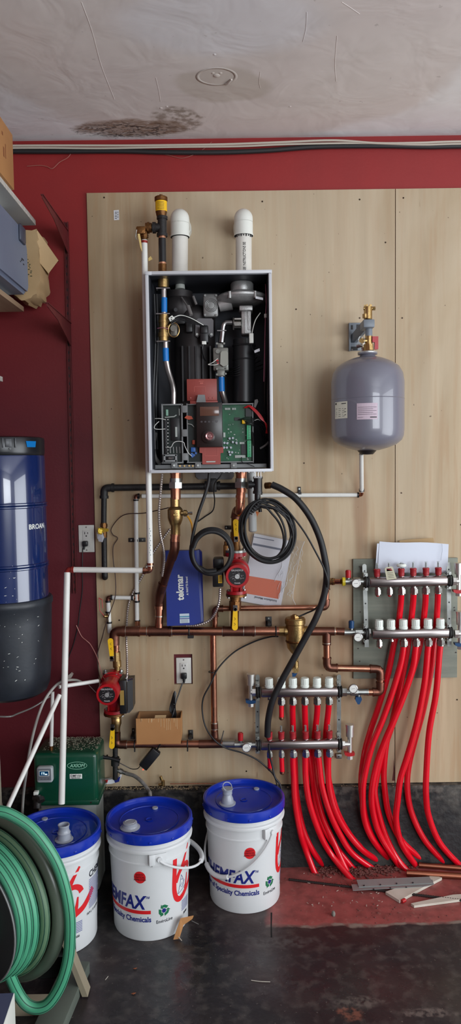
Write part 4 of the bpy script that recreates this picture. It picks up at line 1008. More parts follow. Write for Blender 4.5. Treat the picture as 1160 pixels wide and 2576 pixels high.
# ------------------------------------------------------------------ white plastic tubing behind
wt = T('plastic_tubing', 'thin white plastic tubing running from the expansion tank to the left header', 'tubing', P(345, 1580, .035))
r_ = .0086; d_ = .035
O('pipe', MB(pex).cyl(P(909,1142,.16), P(910,1236,.06), r_, seg=16), wt)
O('pipe', MB(pex).cyl(P(902,1245,d_), P(357,1248,d_), r_, seg=16), wt)
O('pipe', MB(pex).cyl(P(342,1255,d_), P(345,1568,d_), r_*1.05, seg=16), wt)
O('pipe', MB(pex).cyl(P(337,1504,d_), P(283,1503,d_), r_*.95, seg=16), wt)
O('pipe', MB(pex).cyl(P(272,1511,d_), P(276,1592,d_), r_*1.05, seg=16), wt)
for x, y, hz in ((901,1245,1),(349,1248,1),(342,1258,0),(345,1492,0),(345,1513,0),(346,1562,0),(333,1504,1),(281,1503,1),(272,1513,0),(272,1540,0),(275,1566,0)): crimp(wt, x, y, d_, r_*1.3, hz, None, .0035)
crimp(wt, 910, 1233, .06, r_*1.25)
b = MB(copper); b.tube(fil([P(910,1233,.06),P(910,1245,.045),P(900,1245,d_)], .008), r_*.9, 12); O('elbow', b, wt)
b = MB(copper_old); b.tube(fil([P(351,1248,d_),P(342,1248,d_),P(342,1258,d_)], .008), r_, 12); O('elbow', b, wt)
b = MB(copper); b.cyl(P(345,1492,d_),P(345,1513,d_),r_,seg=14); b.cyl(P(345,1504,d_),P(334,1504,d_),r_*.9,seg=14); O('tee', b, wt)
b = MB(copper_old); b.tube(fil([P(283,1503,d_),P(272,1503,d_),P(272,1514,d_)], .008), r_, 12); O('elbow', b, wt)
O('elbow', MB(copper).cyl(P(346,1565,d_),P(346,1580,.07),r_*1.3,seg=14), wt, 'copper stub into the header')
k = MB(ink)
for i in range(9): k.box(P(911.2, 1182+i*4.5, .118-.0055*i+.0055), (.0022,.0006,.004))
O('print', k, wt)
iv = T('isolation_valve', 'small valve with bent red wire handle at the left plywood edge', 'valve', P(274, 1560, .04))
O('body', MB(brass).cyl(P(273,1540,d_), P(274,1566,d_), .009, seg=16).cyl(P(262,1550,d_+.01), P(274,1551,d_), .006, seg=12), iv)
O('handle', MB(M('red_wire_handle', (170,30,28), .4)).tube([P(249,1504,.055),P(257,1509,.055)], .0016, 6).tube([P(249,1504,.055),P(251,1536,.055),P(262,1549,.055)], .0016, 6).tube([P(257,1509,.055),P(258,1530,.055)], .0016, 6), iv)
# ------------------------------------------------------------------ black gas pipe
gp_ = T('gas_pipe', 'black steel gas pipe along the plywood below the boiler, turned down at left', 'pipe', P(262, 1450, .05))
d_ = .055
O('pipe', MB(iron).cyl(P(282,1227,d_), P(640,1222,d_), .0135, seg=22), gp_)
O('pipe', MB(iron).cyl(P(262,1245,d_), P(261,1318,d_), .0112, seg=20), gp_); O('pipe', MB(iron).cyl(P(262,1350,d_), P(263,1440,d_), .0112, seg=20), gp_)
O('elbow', MB(iron).tube(fil([P(284,1227,d_),P(262,1228,d_),P(262,1252,d_)], .02, 8), .0155, 22).cyl(P(281,1227,d_),P(287,1227,d_),.018,seg=22).cyl(P(262,1247,d_),P(262,1254,d_),.018,seg=22), gp_)
O('elbow', MB(iron).tube(fil([P(263,1430,d_),P(264,1452,d_),P(264,1452,.02)], .01, 6), .0125, 20).cyl(P(263,1428,d_),P(263,1434,d_),.015,seg=20), gp_)
O('tee', MB(iron).cyl(P(518,1222,d_),P(551,1222,d_),.0165,seg=22).cyl(P(515,1222,d_),P(521,1222,d_),.019,seg=22).cyl(P(548,1222,d_),P(554,1222,d_),.019,seg=22).pbox(524,1204,545,1238,.04,.085,.003), gp_)
gv = T('gas_valve', 'brass gas shut-off with yellow handle and crumpled white tag on the black pipe', 'gas valve', P(260, 1350, .06))
O('body', MB(bronze).cyl(P(261,1315,d_), P(262,1352,d_), .0125, seg=20).cyl(P(261,1318,d_),P(261,1326,d_),.015,seg=8), gv)
b = MB(M('brass_yellow', (200,170,60), .35, .7)); b.cyl(P(254,1335,.07),P(254,1335,.09),.011,seg=20); b.prism([P(246,1328,.09),P(273,1330,.09),P(273,1337,.09),P(262,1338,.09),P(256,1345,.09),P(246,1343,.09)], (0,.004,0)); b.cyl(P(254,1335,.095),P(254,1335,.09),.006,seg=6); O('handle', b, gv)
b = MB(paper); b.prism([P(244,1345,.075),P(258,1340,.092),P(262,1352,.088),P(258,1364,.08),P(248,1362,.07)], (0,.0012,0)); b.prism([P(243,1340,.07),P(252,1336,.085),P(256,1350,.09),P(245,1356,.078)], (0,.0012,0)); O('tag', b, gv)
# ------------------------------------------------------------------ cardboard-blue control box
tb = T('control_box', 'tall blue box lettered tekmar leaning on the copper header', 'product box', P(463, 1573, .08))
bb = M('box_blue', (14,42,128), .4); b = MB(bb)
A = [P(416,1386,.05),P(494,1385,.05),P(507,1571,.11),P(420,1575,.11)]
b.prism(A, (0,.034,0)); O('front_panel', b, tb)
b = MB(M('box_blue_dark', (14,34,110), .4)); b.prism([P(494,1385,.05),P(501,1383,.045),P(508,1390,.05),P(512,1566,.105),P(507,1571,.11)], (0,.033,0)); O('side_panel', b, tb)
def onA(u, v, off=.0006):
    p = A[3].lerp(A[2], u).lerp(A[0].lerp(A[1], u), v); return p - Y3*off
def fnA(u0, v0, size):
    o = onA(u0, v0); ex = (onA(u0, v0+.1)-o).normalized(); ey = (onA(u0-.1, v0)-o).normalized()
    return lambda a, b_, z: o + ex*a + ey*b_ - Y3*z
b = MB(whp); b.text('tekmar', .040, fnA(.52, .335, 1), bold=.0012, sx=.88); O('lettering', b, tb, 'white tekmar lettering running upward'); b = MB(whp).text('A WATTS Brand', .0115, fnA(.67, .40, 1), bold=.0002, sx=.92); O('tagline', b, tb, 'small white line of lettering')
b = MB(M('sticker_pale', (190,204,214), .5)); 
for v0, v1 in ((.03,.085),(.095,.155)): b.prism([onA(.38,v0), onA(.66,v0), onA(.66,v1), onA(.38,v1)], (0,-.0003,0))
b.m(M('sticker_teal', (40,130,160), .5)).prism([onA(.38,.108,.0011), onA(.66,.108,.0011), onA(.66,.122,.0011), onA(.38,.122,.0011)], (0,-.0002,0)); O('sticker', b, tb)
b = MB(ink)
for i in range(6): b.prism([onA(.41,.035+i*.008,.001), onA(.62,.035+i*.008,.001), onA(.62,.037+i*.008,.001), onA(.41,.037+i*.008,.001)], (0,-.0001,0))
O('print', b, tb)
# ------------------------------------------------------------------ copper plumbing
def unionnut(root, x, y0, y1, y2, y3, d, r):
    O('union', MB(copper).cyl(P(x,y0,d), P(x,y1,d), r, seg=24).cyl(P(x,y0+2,d), P(x,y0+6,d), r*1.08, seg=24), root)
    O('union_nut', MB(zinc).cyl(P(x,y1,d), P(x,y2,d), r*1.12, seg=20).cyl(P(x,y2-15,d), P(x,y2,d), r*1.35, seg=6), root, 'zinc-plated union nut')
    O('adapter', MB(copper).cyl(P(x,y2,d), P(x,y3,d), r*.95, seg=24), root)
sr = T('supply_riser', 'copper riser with brass valve and long thin lever under the boiler left side', 'copper pipe', P(440, 1380, .15))
d_ = .2
unionnut(sr, 442, 1186, 1203, 1228, 1256, d_, .0205)
b = MB(brass); b.lathe([(0,P(0,1345,d_).z)]+[(r, P(441,y,d_).z) for r, y in ((.018,1345),(.018,1322),(.022,1318),(.0275,1308),(.0295,1302),(.0295,1282),(.024,1277),(.018,1274),(.018,1252),(0,1250))], (P(441,1300,d_).x, -d_, 0), Z3, 30)
b.cyl(P(455,1291,.215), P(472,1291,.215), .009, seg=14); b.cyl(P(462,1291,.215), P(470,1291,.215), .0125, seg=8); O('valve_body', b, sr)
O('valve_mark', MB(M('raised_brass', (214,178,108), .3, 1)).torus(P(442,1295,.2305), Y3, .007, .0008, 14, 5), sr)
O('valve_stem', MB(steel).cyl(P(471,1291,.215), P(482,1291,.215), .005, seg=6).cyl(P(478,1291,.215), P(484,1291,.215), .0065, seg=6), sr)
O('valve_lever', MB(M('orange_yellow_vinyl', (214,150,40), .4)).tube(sm([P(472,1298,.225),P(480,1312,.232),P(484,1330,.235),P(485,1388,.235)],6), .0038, 8), sr, 'long thin yellow valve lever')
O('reducer', MB(copper).cyl(P(441,1344,d_), P(440,1362,d_), .0180, seg=22).cyl(P(441,1344,d_), P(441,1348,d_), .0195, seg=22).cyl(P(440,1356,d_), P(440,1362,d_), .0190, seg=22), sr)
b = MB(copper_old); b.tube(fil([P(440,1360,d_),P(438,1385,.19),P(407,1480,.10),P(401,1515,.085)], .03, 8), .0165, 20); O('pipe', b, sr, 'dark tarnished sloping copper pipe')
O('elbow', MB(copper_old).tube(fil([P(440,1360,d_),P(440,1382,.2),P(432,1405,.175)], .025, 8), .0186, 20), sr)
O('elbow', MB(copper_old).tube(fil([P(410,1468,.112),P(401,1500,.085),P(401,1530,.075)], .03, 8), .0190, 20), sr)
O('pipe', MB(copper).cyl(P(401,1526,.08), P(400,1578,.08), .0165, seg=20).cyl(P(401,1524,.08), P(401,1532,.08), .0195, seg=20), sr)
O('solder_joint', MB(solder).cyl(P(401,1548,.08), P(401,1551,.08), .0178, seg=20), sr)
# main header
hd = T('copper_header', 'thick horizontal copper header under the blue tekmar box', 'copper pipe', P(500, 1600, .08))
d_ = .08; rh = .0178
O('pipe', MB(copper).cyl(P(306,1588,d_), P(706,1588,d_), rh, seg=24), hd)
O('elbow', MB(copper_old).tube(fil([P(314,1588,d_),P(288,1588,d_),P(288,1622,d_)], .026, 10), rh*1.15, 22).cyl(P(308,1588,d_),P(314,1588,d_),rh*1.28,seg=22), hd)
for x0, x1 in ((306,352),(374,430),(560,640)):
    O('tee', MB(copper_old).cyl(P(x0,1588,d_), P(x1,1588,d_), rh*1.13, seg=24).cyl(P(x0,1588,d_), P(x0+5,1588,d_), rh*1.22, seg=24).cyl(P(x1-5,1588,d_), P(x1,1588,d_), rh*1.22, seg=24), hd)
b = MB(solder)
for x in (316,369,432,559,612,641): b.cyl(P(x,1588,d_), P(x+1.6,1588,d_), rh*1.2, seg=24)
O('solder_joint', b, hd)
O('adapter', MB(brass).cyl(P(694,1588,d_), P(716,1588,d_), .0165, seg=22).cyl(P(702,1588,d_), P(716,1588,d_), .02, seg=8), hd)
b = MB(iron); b.torus(P(694,1588,d_), X3, .019, .003, 24, 8); O('band_clamp', b, hd)
b = MB(iron); b.torus(P(476,1588,d_), X3, .017, .003, 24, 8); b.pbox(472,1598,487,1606,.06,.09); O('band_clamp', b, hd)
# air separator
asp = T('air_separator', 'brass air separator vessel on the copper header with a drain cock beneath', 'air separator', P(741, 1660, .09))
d_ = .09; ox, oy = P(743,1600,d_).x, -d_; zz = lambda y: P(742,y,d_).z
O('body', MB(brass).lathe([(0,zz(1645)),(.012,zz(1645)),(.02,zz(1640)),(.032,zz(1630)),(.038,zz(1614)),(.038,zz(1570)),(.0415,zz(1568)),(.0415,zz(1557)),(.038,zz(1555)),(.038,zz(1554)),(0,zz(1553))], (ox,oy,0), Z3, 40), asp)
O('seam', MB(bronze).lathe([(.038,zz(1615)),(.0396,zz(1613)),(.0396,zz(1611)),(.038,zz(1609))], (ox,oy,0), Z3, 40), asp)
O('top_cap', MB(brass).cyl((ox-.002,oy,zz(1556)), (ox-.002,oy,zz(1549)), .018, seg=6).cyl((ox-.002,oy,zz(1551)), (ox-.002,oy,zz(1546)), .009, seg=14), asp)
b = MB(brass); b.cyl(P(716,1588,d_), P(724,1588,d_), .021, seg=22); b.cyl(P(764,1588,d_), P(774,1588,d_), .021, seg=22); O('port', b, asp)
b = MB(brass); b.cyl((ox,oy,zz(1645)), (ox,oy,zz(1672)), .0085, seg=14); b.cyl((ox,oy,zz(1650)), (ox,oy,zz(1658)), .0115, seg=6); b.pbox(745,1650,751,1664,.09,.105); b.cyl((ox,oy,zz(1664)), (ox,oy,zz(1680)), .013, seg=16); b.cyl((ox,oy-.012,zz(1684)), (ox,oy+.012,zz(1684)), .0125, seg=18); b.cyl((ox,oy,zz(1680)), (ox,oy,zz(1694)), .008, seg=12); O('drain_cock', b, asp)
O('drain_knob', MB(bluec).pprism([(735,1694),(748,1694),(743,1702),(736,1703)], .098, .108), asp, 'blue drain knob')
# right tee and run to the lower manifold
rr_ = T('copper_run', 'copper run from the separator, dropping and looping back beside the red tubes', 'copper pipe', P(890, 1700, .08))
d_ = .085
O('pipe', MB(copper).cyl(P(774,1588,d_), P(860,1589,d_), .0145, seg=22), rr_)
O('tee', MB(copper_old).cyl(P(782,1588,d_), P(840,1588,d_), .0175, seg=22).cyl(P(822,1588,d_), P(822,1622,d_), .0175, seg=22), rr_)
O('coupling', MB(copper_old).cyl(P(846,1588,d_), P(866,1589,d_), .0155, seg=22), rr_)
b = MB(solder); b.cyl(P(841,1588,d_), P(843,1588,d_), .0182, seg=20); b.cyl(P(822,1616,d_), P(822,1618,d_), .0182, seg=20); b.cyl(P(925,1741,d_), P(926.5,1741,d_), .0158, seg=20); O('solder_joint', b, rr_)
plumb(rr_, [(822,1618,d_),(823,1680,d_),(957,1683,d_),(957,1741,d_),(915,1741,d_)], .0138, copper, copper_old, 1.2)
O('coupling', MB(copper_old).cyl(P(930,1681.5,d_), P(942,1682,d_), .0155, seg=20), rr_)
# branch up to the upper manifold
ub = T('copper_branch', 'thin copper branch passing under the manual bag and rising to the yellow-ringed valve', 'copper pipe', P(680, 1530, .05))
d_ = .055
plumb(ub, [(541,1580,d_),(541,1531,d_),(821,1528,d_),(822,1463,d_),(858,1463,.08)], .0108, copper, copper_old, 1.25)
O('adapter', MB(brass).cyl(P(826,1463,.06), P(842,1463,.07), .0135, seg=20), ub)
O('pipe', MB(copper).cyl(P(536,1596,.05), P(540,1872,.05), .0128, seg=22), ub, 'long bright vertical copper pipe')
O('coupling', MB(copper_old).cyl(P(539.5,1818,.05), P(540,1832,.05), .0150, seg=20).cyl(P(540,1838,.05), P(541,1862,.05), .0150, seg=20), ub)
b = MB(solder); b.cyl(P(539.5,1816,.05), P(539.5,1819,.05), .0156, seg=20); b.cyl(P(540,1832,.05), P(540,1834,.05), .0156, seg=20); O('solder_joint', b, ub)
solo('masonite_pad', MB(M('tan_block', (150,136,104), .7)).pprism([(545,1538),(576,1537),(577,1574),(546,1575)], .014, .03), 'small square tan pad on the plywood below the left copper elbow', 'pad')
# lower header
lh = T('copper_header', 'lower horizontal copper header below the outlet, feeding the bottom manifold', 'copper pipe', P(430, 1880, .07))
d_ = .07
O('pipe', MB(copper).cyl(P(300,1873,d_), P(578,1871,d_), .0142, seg=22), lh)
O('elbow', MB(copper_old).tube(fil([P(318,1873,d_),P(293,1873,d_),P(293,1842,d_)], .022, 10), .0168, 22).cyl(P(313,1873,d_),P(319,1873,d_),.018,seg=22), lh)
b = MB(solder); b.cyl(P(319,1873,d_), P(320.5,1873,d_), .0155, seg=20); b.cyl(P(293,1840,d_), P(293,1837,d_), .0158, seg=20); O('solder_joint', b, lh)
O('tee', MB(copper_old).cyl(P(500,1872,d_), P(560,1871,d_), .0168, seg=22).cyl(P(541,1858,.05), P(541,1872,d_), .0150, seg=20), lh)
O('threaded_adapter', MB(zinc).cyl(P(558,1871,d_), P(592,1871,.075), .0165, seg=22), lh)
b = MB(iron); b.torus(P(472,1872,d_), X3, .0155, .0028, 24, 8); b.cyl(P(472,1882,d_), P(472,1890,d_), .003, seg=8); O('band_clamp', b, lh)
b = MB(iron); b.torus(P(339,1873,d_), X3, .0155, .0028, 24, 8); b.cyl(P(339,1883,d_), P(339,1891,d_), .003, seg=8); O('band_clamp', b, lh)
clamp(753, 1240, .03, .013, .05, 'black bracket holding the thin white tubing right of the big black hose')
clamp(345, 1358, .03, .07, .017, 'wide black bracket holding the vertical white tubing left of the discharge pipe')
clamp(578, 1327, .04, .04, .016, 'black bracket beside the upper yellow valve lever')
clamp(676, 1563, .06, .025, .04, 'black bracket above the copper header left of the brass separator')
clamp(480, 1847, .05, .02, .038, 'black bracket above the lower copper header right of the small box')
clamp(336, 1845, .05, .012, .045, 'black bracket left of the small cardboard box')
# ------------------------------------------------------------------ pumps
def pump(x, y, d0, dm, rm, lab, yt, yb, xp, side, texts, fw_=.043):
    """x,y motor centre; pipe axis at xp, dm = distance of motor face"""
    root = T('circulator_pump', lab, 'circulator pump', P(xp, yb, d0))
    f = P(x, y, dm); c = f + Y3*(dm-d0); ax = P(xp, y, d0)
    zt_, zb_ = P(xp, yt, d0).z, P(xp, yb, d0).z
    b = MB(redp)
    b.cyl((ax.x, -d0, zt_-.002), (ax.x, -d0, zt_-.016), fw_, seg=4 if 0 else 28); b.cyl((ax.x, -d0, zb_+.002), (ax.x, -d0, zb_+.014), fw_*.93, seg=28)
    b.lathe([(.021, zb_+.01),(.026,(zb_*.8+zt_*.2)),(.04,(zb_*.6+zt_*.4)),(.046,(zb_+zt_)/2),(.04,(zb_*.35+zt_*.65)),(.026,(zb_*.2+zt_*.8)),(.024,zt_-.012)], (ax.x, -d0, 0), Z3, 28)
    b.cyl(c+Y3*.01, c-Y3*.035, .05, seg=36)
    for s_ in (-1, 1): b.box(((ax.x+s_*.018), -d0-.012, zt_-.03), (.006,.03,.04)); b.box(((ax.x+s_*.018), -d0-.012, zb_+.03), (.006,.03,.04))
    O('volute', b, root)
    b = MB(redp); b.lathe([(0,.0),(rm*1.05,.0),(rm*1.05,.02),(rm*.98,.024),(rm*.98,.075),(rm,.078),(rm*1.0,dm-d0-.035-.006),(rm*.94,dm-d0-.035),(0,dm-d0-.035)], c-Y3*.035, -Y3, 48); O('motor_housing', b, root)
    b = MB(M('name_disc', (34,32,34), .3)); b.cyl(f, f-Y3*.0012, rm*.73, seg=44); disc = O('nameplate', b, root, 'round black nameplate')
    k = MB(M('plate_print', (170,164,164), .5)); fn = lambda ox_, oz: (lambda a, b_, z: Vector((f.x+ox_+a, f.y-.0014-z, f.z+oz+b_)))
    k.text(texts[0], .0085, fn(0, rm*.44), ax='CENTER', bold=.0002); k.text(texts[1], .0075, fn(0, -rm*.6), ax='CENTER', bold=.0002)
    random.seed(4)
    for i in range(26): a = random.uniform(0, 6.28); q = random.uniform(.3,.62)*rm; k.box((f.x+math.cos(a)*q, f.y-.0014, f.z+math.sin(a)*q*.55), (random.uniform(.002,.006),.0003,.001))
    O('print', k, disc)
    O('centre_screw', MB(castal).cyl(f, f-Y3*.004, rm*.2, seg=20).cyl(f-Y3*.004, f-Y3*.005, rm*.12, seg=20), root)
    for yy, s_ in ((yt, 1), (yb, -1)):
        z = P(xp, yy, d0).z
        O('flange', MB(zinc if s_ > 0 else bronze).cyl((ax.x, -d0, z+s_*.008), (ax.x, -d0, z-s_*.001), fw_*.97, seg=28), root)
        for q in (-.031, .033): O('flange_bolt', MB(zinc).cyl((ax.x+q, -d0-.004, z+s_*.017), (ax.x+q, -d0-.004, z-s_*.02), .0045, seg=8).cyl((ax.x+q, -d0-.004, z+s_*.009), (ax.x+q, -d0-.004, z+s_*.015), .0075, seg=6), root)
    return root, ax, c, f
p1, ax, c, f = pump(597, 1450, .1, .26, .0455, 'red circulator pump beside the manual bag', 1388, 1494, 594, 1, ('GRUNDFOS', 'Canada'))
b = MB(blk); b.pbox(535,1436,562,1477,.1,.19,.004); b.pbox(536,1405,563,1432,.11,.18,.008); b.pbox(548,1430,560,1440,.11,.17); O('terminal_box', b, p1, 'black terminal box left of the motor')
O('label', MB(yel).pbox(549,1447,559,1467,.19,.1908), p1, 'yellow label'); k = MB(ink)
for i in range(5): k.pbox(550.5,1449+i*3.4,557.5,1450+i*3.4,.1908,.191)
O('print', k, p1)
p2, ax, c, f = pump(269, 1748, .1, .27, .0425, 'red circulator pump at the left edge of the plywood above the green tank', 1694, 1792, 286, -1, ('GRUNDFOS', 'Canada'))
b = MB(blk); b.prism([P(303,1713,.19),P(334,1711,.15),P(335,1783,.15),P(326,1793,.16),P(303,1796,.19)], (0,.07,0)); b.pbox(300,1712,318,1796,.11,.2,.003); O('terminal_box', b, p2, 'black terminal box right of the motor')
O('label', MB(M('ochre_label', (150,124,60), .5)).pbox(302,1737,312,1774,.2,.2008), p2)
# valves above and below pump 1
vv = T('pump_riser', 'copper riser above the right pump with a round copper elbow and yellow valve lever', 'copper pipe', P(597, 1380, .1))
d_ = .18
unionnut(vv, 607, 1186, 1203, 1227, 1238, d_, .0205)
O('reducer', MB(copper).cyl(P(606,1236,d_),P(605,1262,d_),.0178,seg=22).cyl(P(605,1246,d_),P(605,1252,d_),.0192,seg=22).cyl(P(605,1258,d_),P(605,1264,d_),.0192,seg=22), vv)
O('elbow', MB(copper).tube(fil([P(605,1262,d_),P(604,1287,d_),P(601,1289,.11)], .025, 10), .0182, 22), vv)
O('elbow', MB(copper_old).tube(fil([P(602,1285,.13),P(597,1285,.1),P(593,1305,.1)], .02, 8), .021, 22), vv)
O('valve_body', MB(bronze).cyl(P(593,1300,.1),P(593,1372,.1),.0175,seg=22).cyl(P(593,1338,.1),P(593,1362,.1),.021,seg=8).cyl(P(593,1372,.1),P(593,1388,.1),.019,seg=20), vv)
lev(vv, 594, 1350, 593, 1306, .15, .0105)
b = MB(bronze); b.cyl(P(572,1368,.09),P(590,1368,.1),.008,seg=14); b.cyl(P(569,1392,.09),P(590,1392,.1),.008,seg=14); b.pbox(562,1372,576,1400,.08,.11,.003); b.cyl(P(568,1362,.09),P(568,1374,.09),.007,seg=6); O('bleed_fitting', b, vv)
lv = T('pump_valve', 'bronze ball valve with yellow lever below the right pump', 'ball valve', P(592, 1585, .1))
O('valve_body', MB(bronze).cyl(P(592,1494,.1),P(592,1512,.1),.021,seg=22).cyl(P(592,1510,.1),P(590,1575,.09),.0165,seg=22).cyl(P(592,1512,.1),P(591,1534,.1),.024,seg=8), lv)
lev(lv, 592, 1536, 591, 1586, .15, .0115)
# valves around pump 2
va = T('pump_valve', 'brass ball valve with upright yellow lever above the left pump', 'ball valve', P(292, 1690, .08))
O('pipe', MB(copper).cyl(P(291,1604,.08),P(292,1648,.08),.0135,seg=22).cyl(P(291,1628,.08),P(291,1634,.08),.015,seg=22), va)
O('valve_body', MB(brass).cyl(P(293,1640,.09),P(294,1664,.09),.016,seg=8).cyl(P(294,1662,.09),P(295,1678,.09),.017,seg=22).cyl(P(295,1676,.1),P(295,1686,.1),.012,seg=22), va)
lev(va, 281, 1651, 277, 1606, .14, .0105)
vb = T('pump_valve', 'brass ball valve with yellow lever hanging down below the left pump', 'ball valve', P(292, 1860, .08))
O('valve_body', MB(brass).cyl(P(291,1793,.1),P(292,1806,.1),.02,seg=22).lathe([(.013,P(0,1842,.1).z),(.0155,P(0,1832,.1).z),(.02,P(0,1824,.1).z),(.02,P(0,1810,.1).z),(.016,P(0,1806,.1).z)], (P(293,1820,.1).x,-.1,0), Z3, 24), vb)
O('pipe', MB(copper).cyl(P(293,1840,.09),P(293,1860,.08),.0135,seg=20), vb)
lev(vb, 283, 1836, 281, 1884, .15, .0105)
# ------------------------------------------------------------------ lower left drain fittings and flexible hoses
dv = T('drain_valve', 'dark drain valve with hose barb under the left pump, next to the green tank', 'drain valve', P(290, 1960, .07))
O('body', MB(iron).cyl(P(290,1880,.07),P(290,1960,.07),.0105,seg=18).cyl(P(290,1905,.08),P(290,1925,.08),.017,seg=18), dv)
O('handle', MB(blk).tube([P(250,1901,.1),P(262,1905,.1),P(280,1908,.1),P(302,1914,.1)], [.007,.0075,.006,.009], 12), dv)
O('hose_barb', MB(zinc).cyl(P(296,1938,.07),P(322,1947,.08),.008,seg=14).cyl(P(300,1938,.07),P(308,1942,.072),.011,seg=8), dv)
O('braided_hose', MB(M('braided_grey_hose', (140,136,132), .35, 0, (96,92,88), 60, .8)).tube(sm([P(318,1946,.08),P(338,1952,.1),P(356,1966,.13),P(372,1986,.16),P(378,2000,.19),P(376,2040,.2)],8), .0075, 14), dv)
b = MB(paper); b.prism([P(254,1966,.06),P(298,1957,.06),P(302,1950,.06),P(305,1955,.06),P(300,1966,.06),P(280,1972,.06),P(252,1973,.06)], (0,.02,0)); gl = solo('glue_tube', b.m(redc).prism([P(262,1963,.0612),P(272,1961,.0612),P(270,1969,.0612),P(260,1969,.0612)], (0,-.001,0)).m(M('tube_blue', (30,40,120), .4)).prism([P(287,1962,.0612),P(303,1953,.0612),P(300,1966,.0612),P(290,1969,.0612)], (0,-.001,0)), 'squeezed white tube with red and blue print on the ledge', 'tube')
bf = T('brass_fitting', 'small brass fitting standing at the plywood foot behind the middle pail', 'fitting', P(408, 1976, .06))
O('body', MB(brass).cyl(P(410,1976,.05),P(410,1964,.05),.008,seg=12).cyl(P(407,1962,.05),P(404,1953,.05),.006,seg=12).cyl(P(399,1975,.05),P(412,1972,.05),.006,seg=12), bf)
solo('copper_tube', MB(copper).tube([P(428,1972,.052),P(520,1971,.05),P(640,1970,.05)], .0022, 8), 'very thin copper tube lying on the ledge at the plywood foot', 'copper tube')
b = MB(M('ledge_debris_tan', (150,132,104), .9)); random.seed(21)
for i in range(330):
    x = random.uniform(252, 500) if i < 250 else random.uniform(500, 1000); y = random.uniform(1976, 1986)
    q = PZ(x, y, cz+.001) ; 
    if q.y < -.046 or q.y > -.014: q.y = random.uniform(-.044,-.016)
    b.sphere(q, random.uniform(.0012,.0036), (1.2,1,.6), 6)
solo('debris', b, 'loose insulation crumbs and sawdust along the top of the concrete ledge', 'debris')['kind'] = 'stuff'
# ------------------------------------------------------------------ radiant manifolds
bk = M('grey_green_board', (136,138,124), .7, 0, (102,108,98), 2.2, .7, .15, 50, (1.2,1,14))
b = MB(bk); b.pbox(889,1405,1151,1706,.013,.026,.0005)
b.m(M('board_nail', (60,50,46), .5))
for x, y in ((903,1424),(905,1538),(900,1630),(904,1662),(1142,1527),(1143,1534),(1146,1640)): b.pbox(x,y,x+3,y+3,.026,.0275)
solo('backing_board', b, 'grey-green weathered board fixed to the plywood behind the upper right manifolds', 'board')
nickel = M('nickel_plate', (216,214,208), .34, .85)
mst = M('manifold_steel', (176,168,166), .28, 1, (150,140,138), 5, .6); rub = M('clamp_rubber', (26,26,26), .6)
fm = M('flowmeter_red', (156,34,40), .45); capw = M('actuator_cap_white', (222,228,220), .4); dial = M('gauge_face', (222,222,216), .4)
def gauge(root, x, y, d, r=.018):
    q = P(x, y, d)
    g_ = O('gauge', MB(steel).lathe([(0,0),(r*.9,0),(r,.003),(r,.011),(r*.9,.012),(r*.86,.0105),(0,.0105)], q, -Y3, 28), root)
    O('dial_face', MB(dial).lathe([(0,.0108),(r*.85,.0108)], q, -Y3, 28), g_)
    k = MB(ink)
    for i in range(9): a = R(-220+i*32.5); k.box(q+Vector((math.cos(a)*r*.7, -.0112, math.sin(a)*r*.7)), (.0012,.0004,.0012))
    k.tube([q-Y3*.0113-X3*r*.45, q-Y3*.0113+X3*r*.35+Z3*.001], .0005, 5); O('dial_print', k, g_)
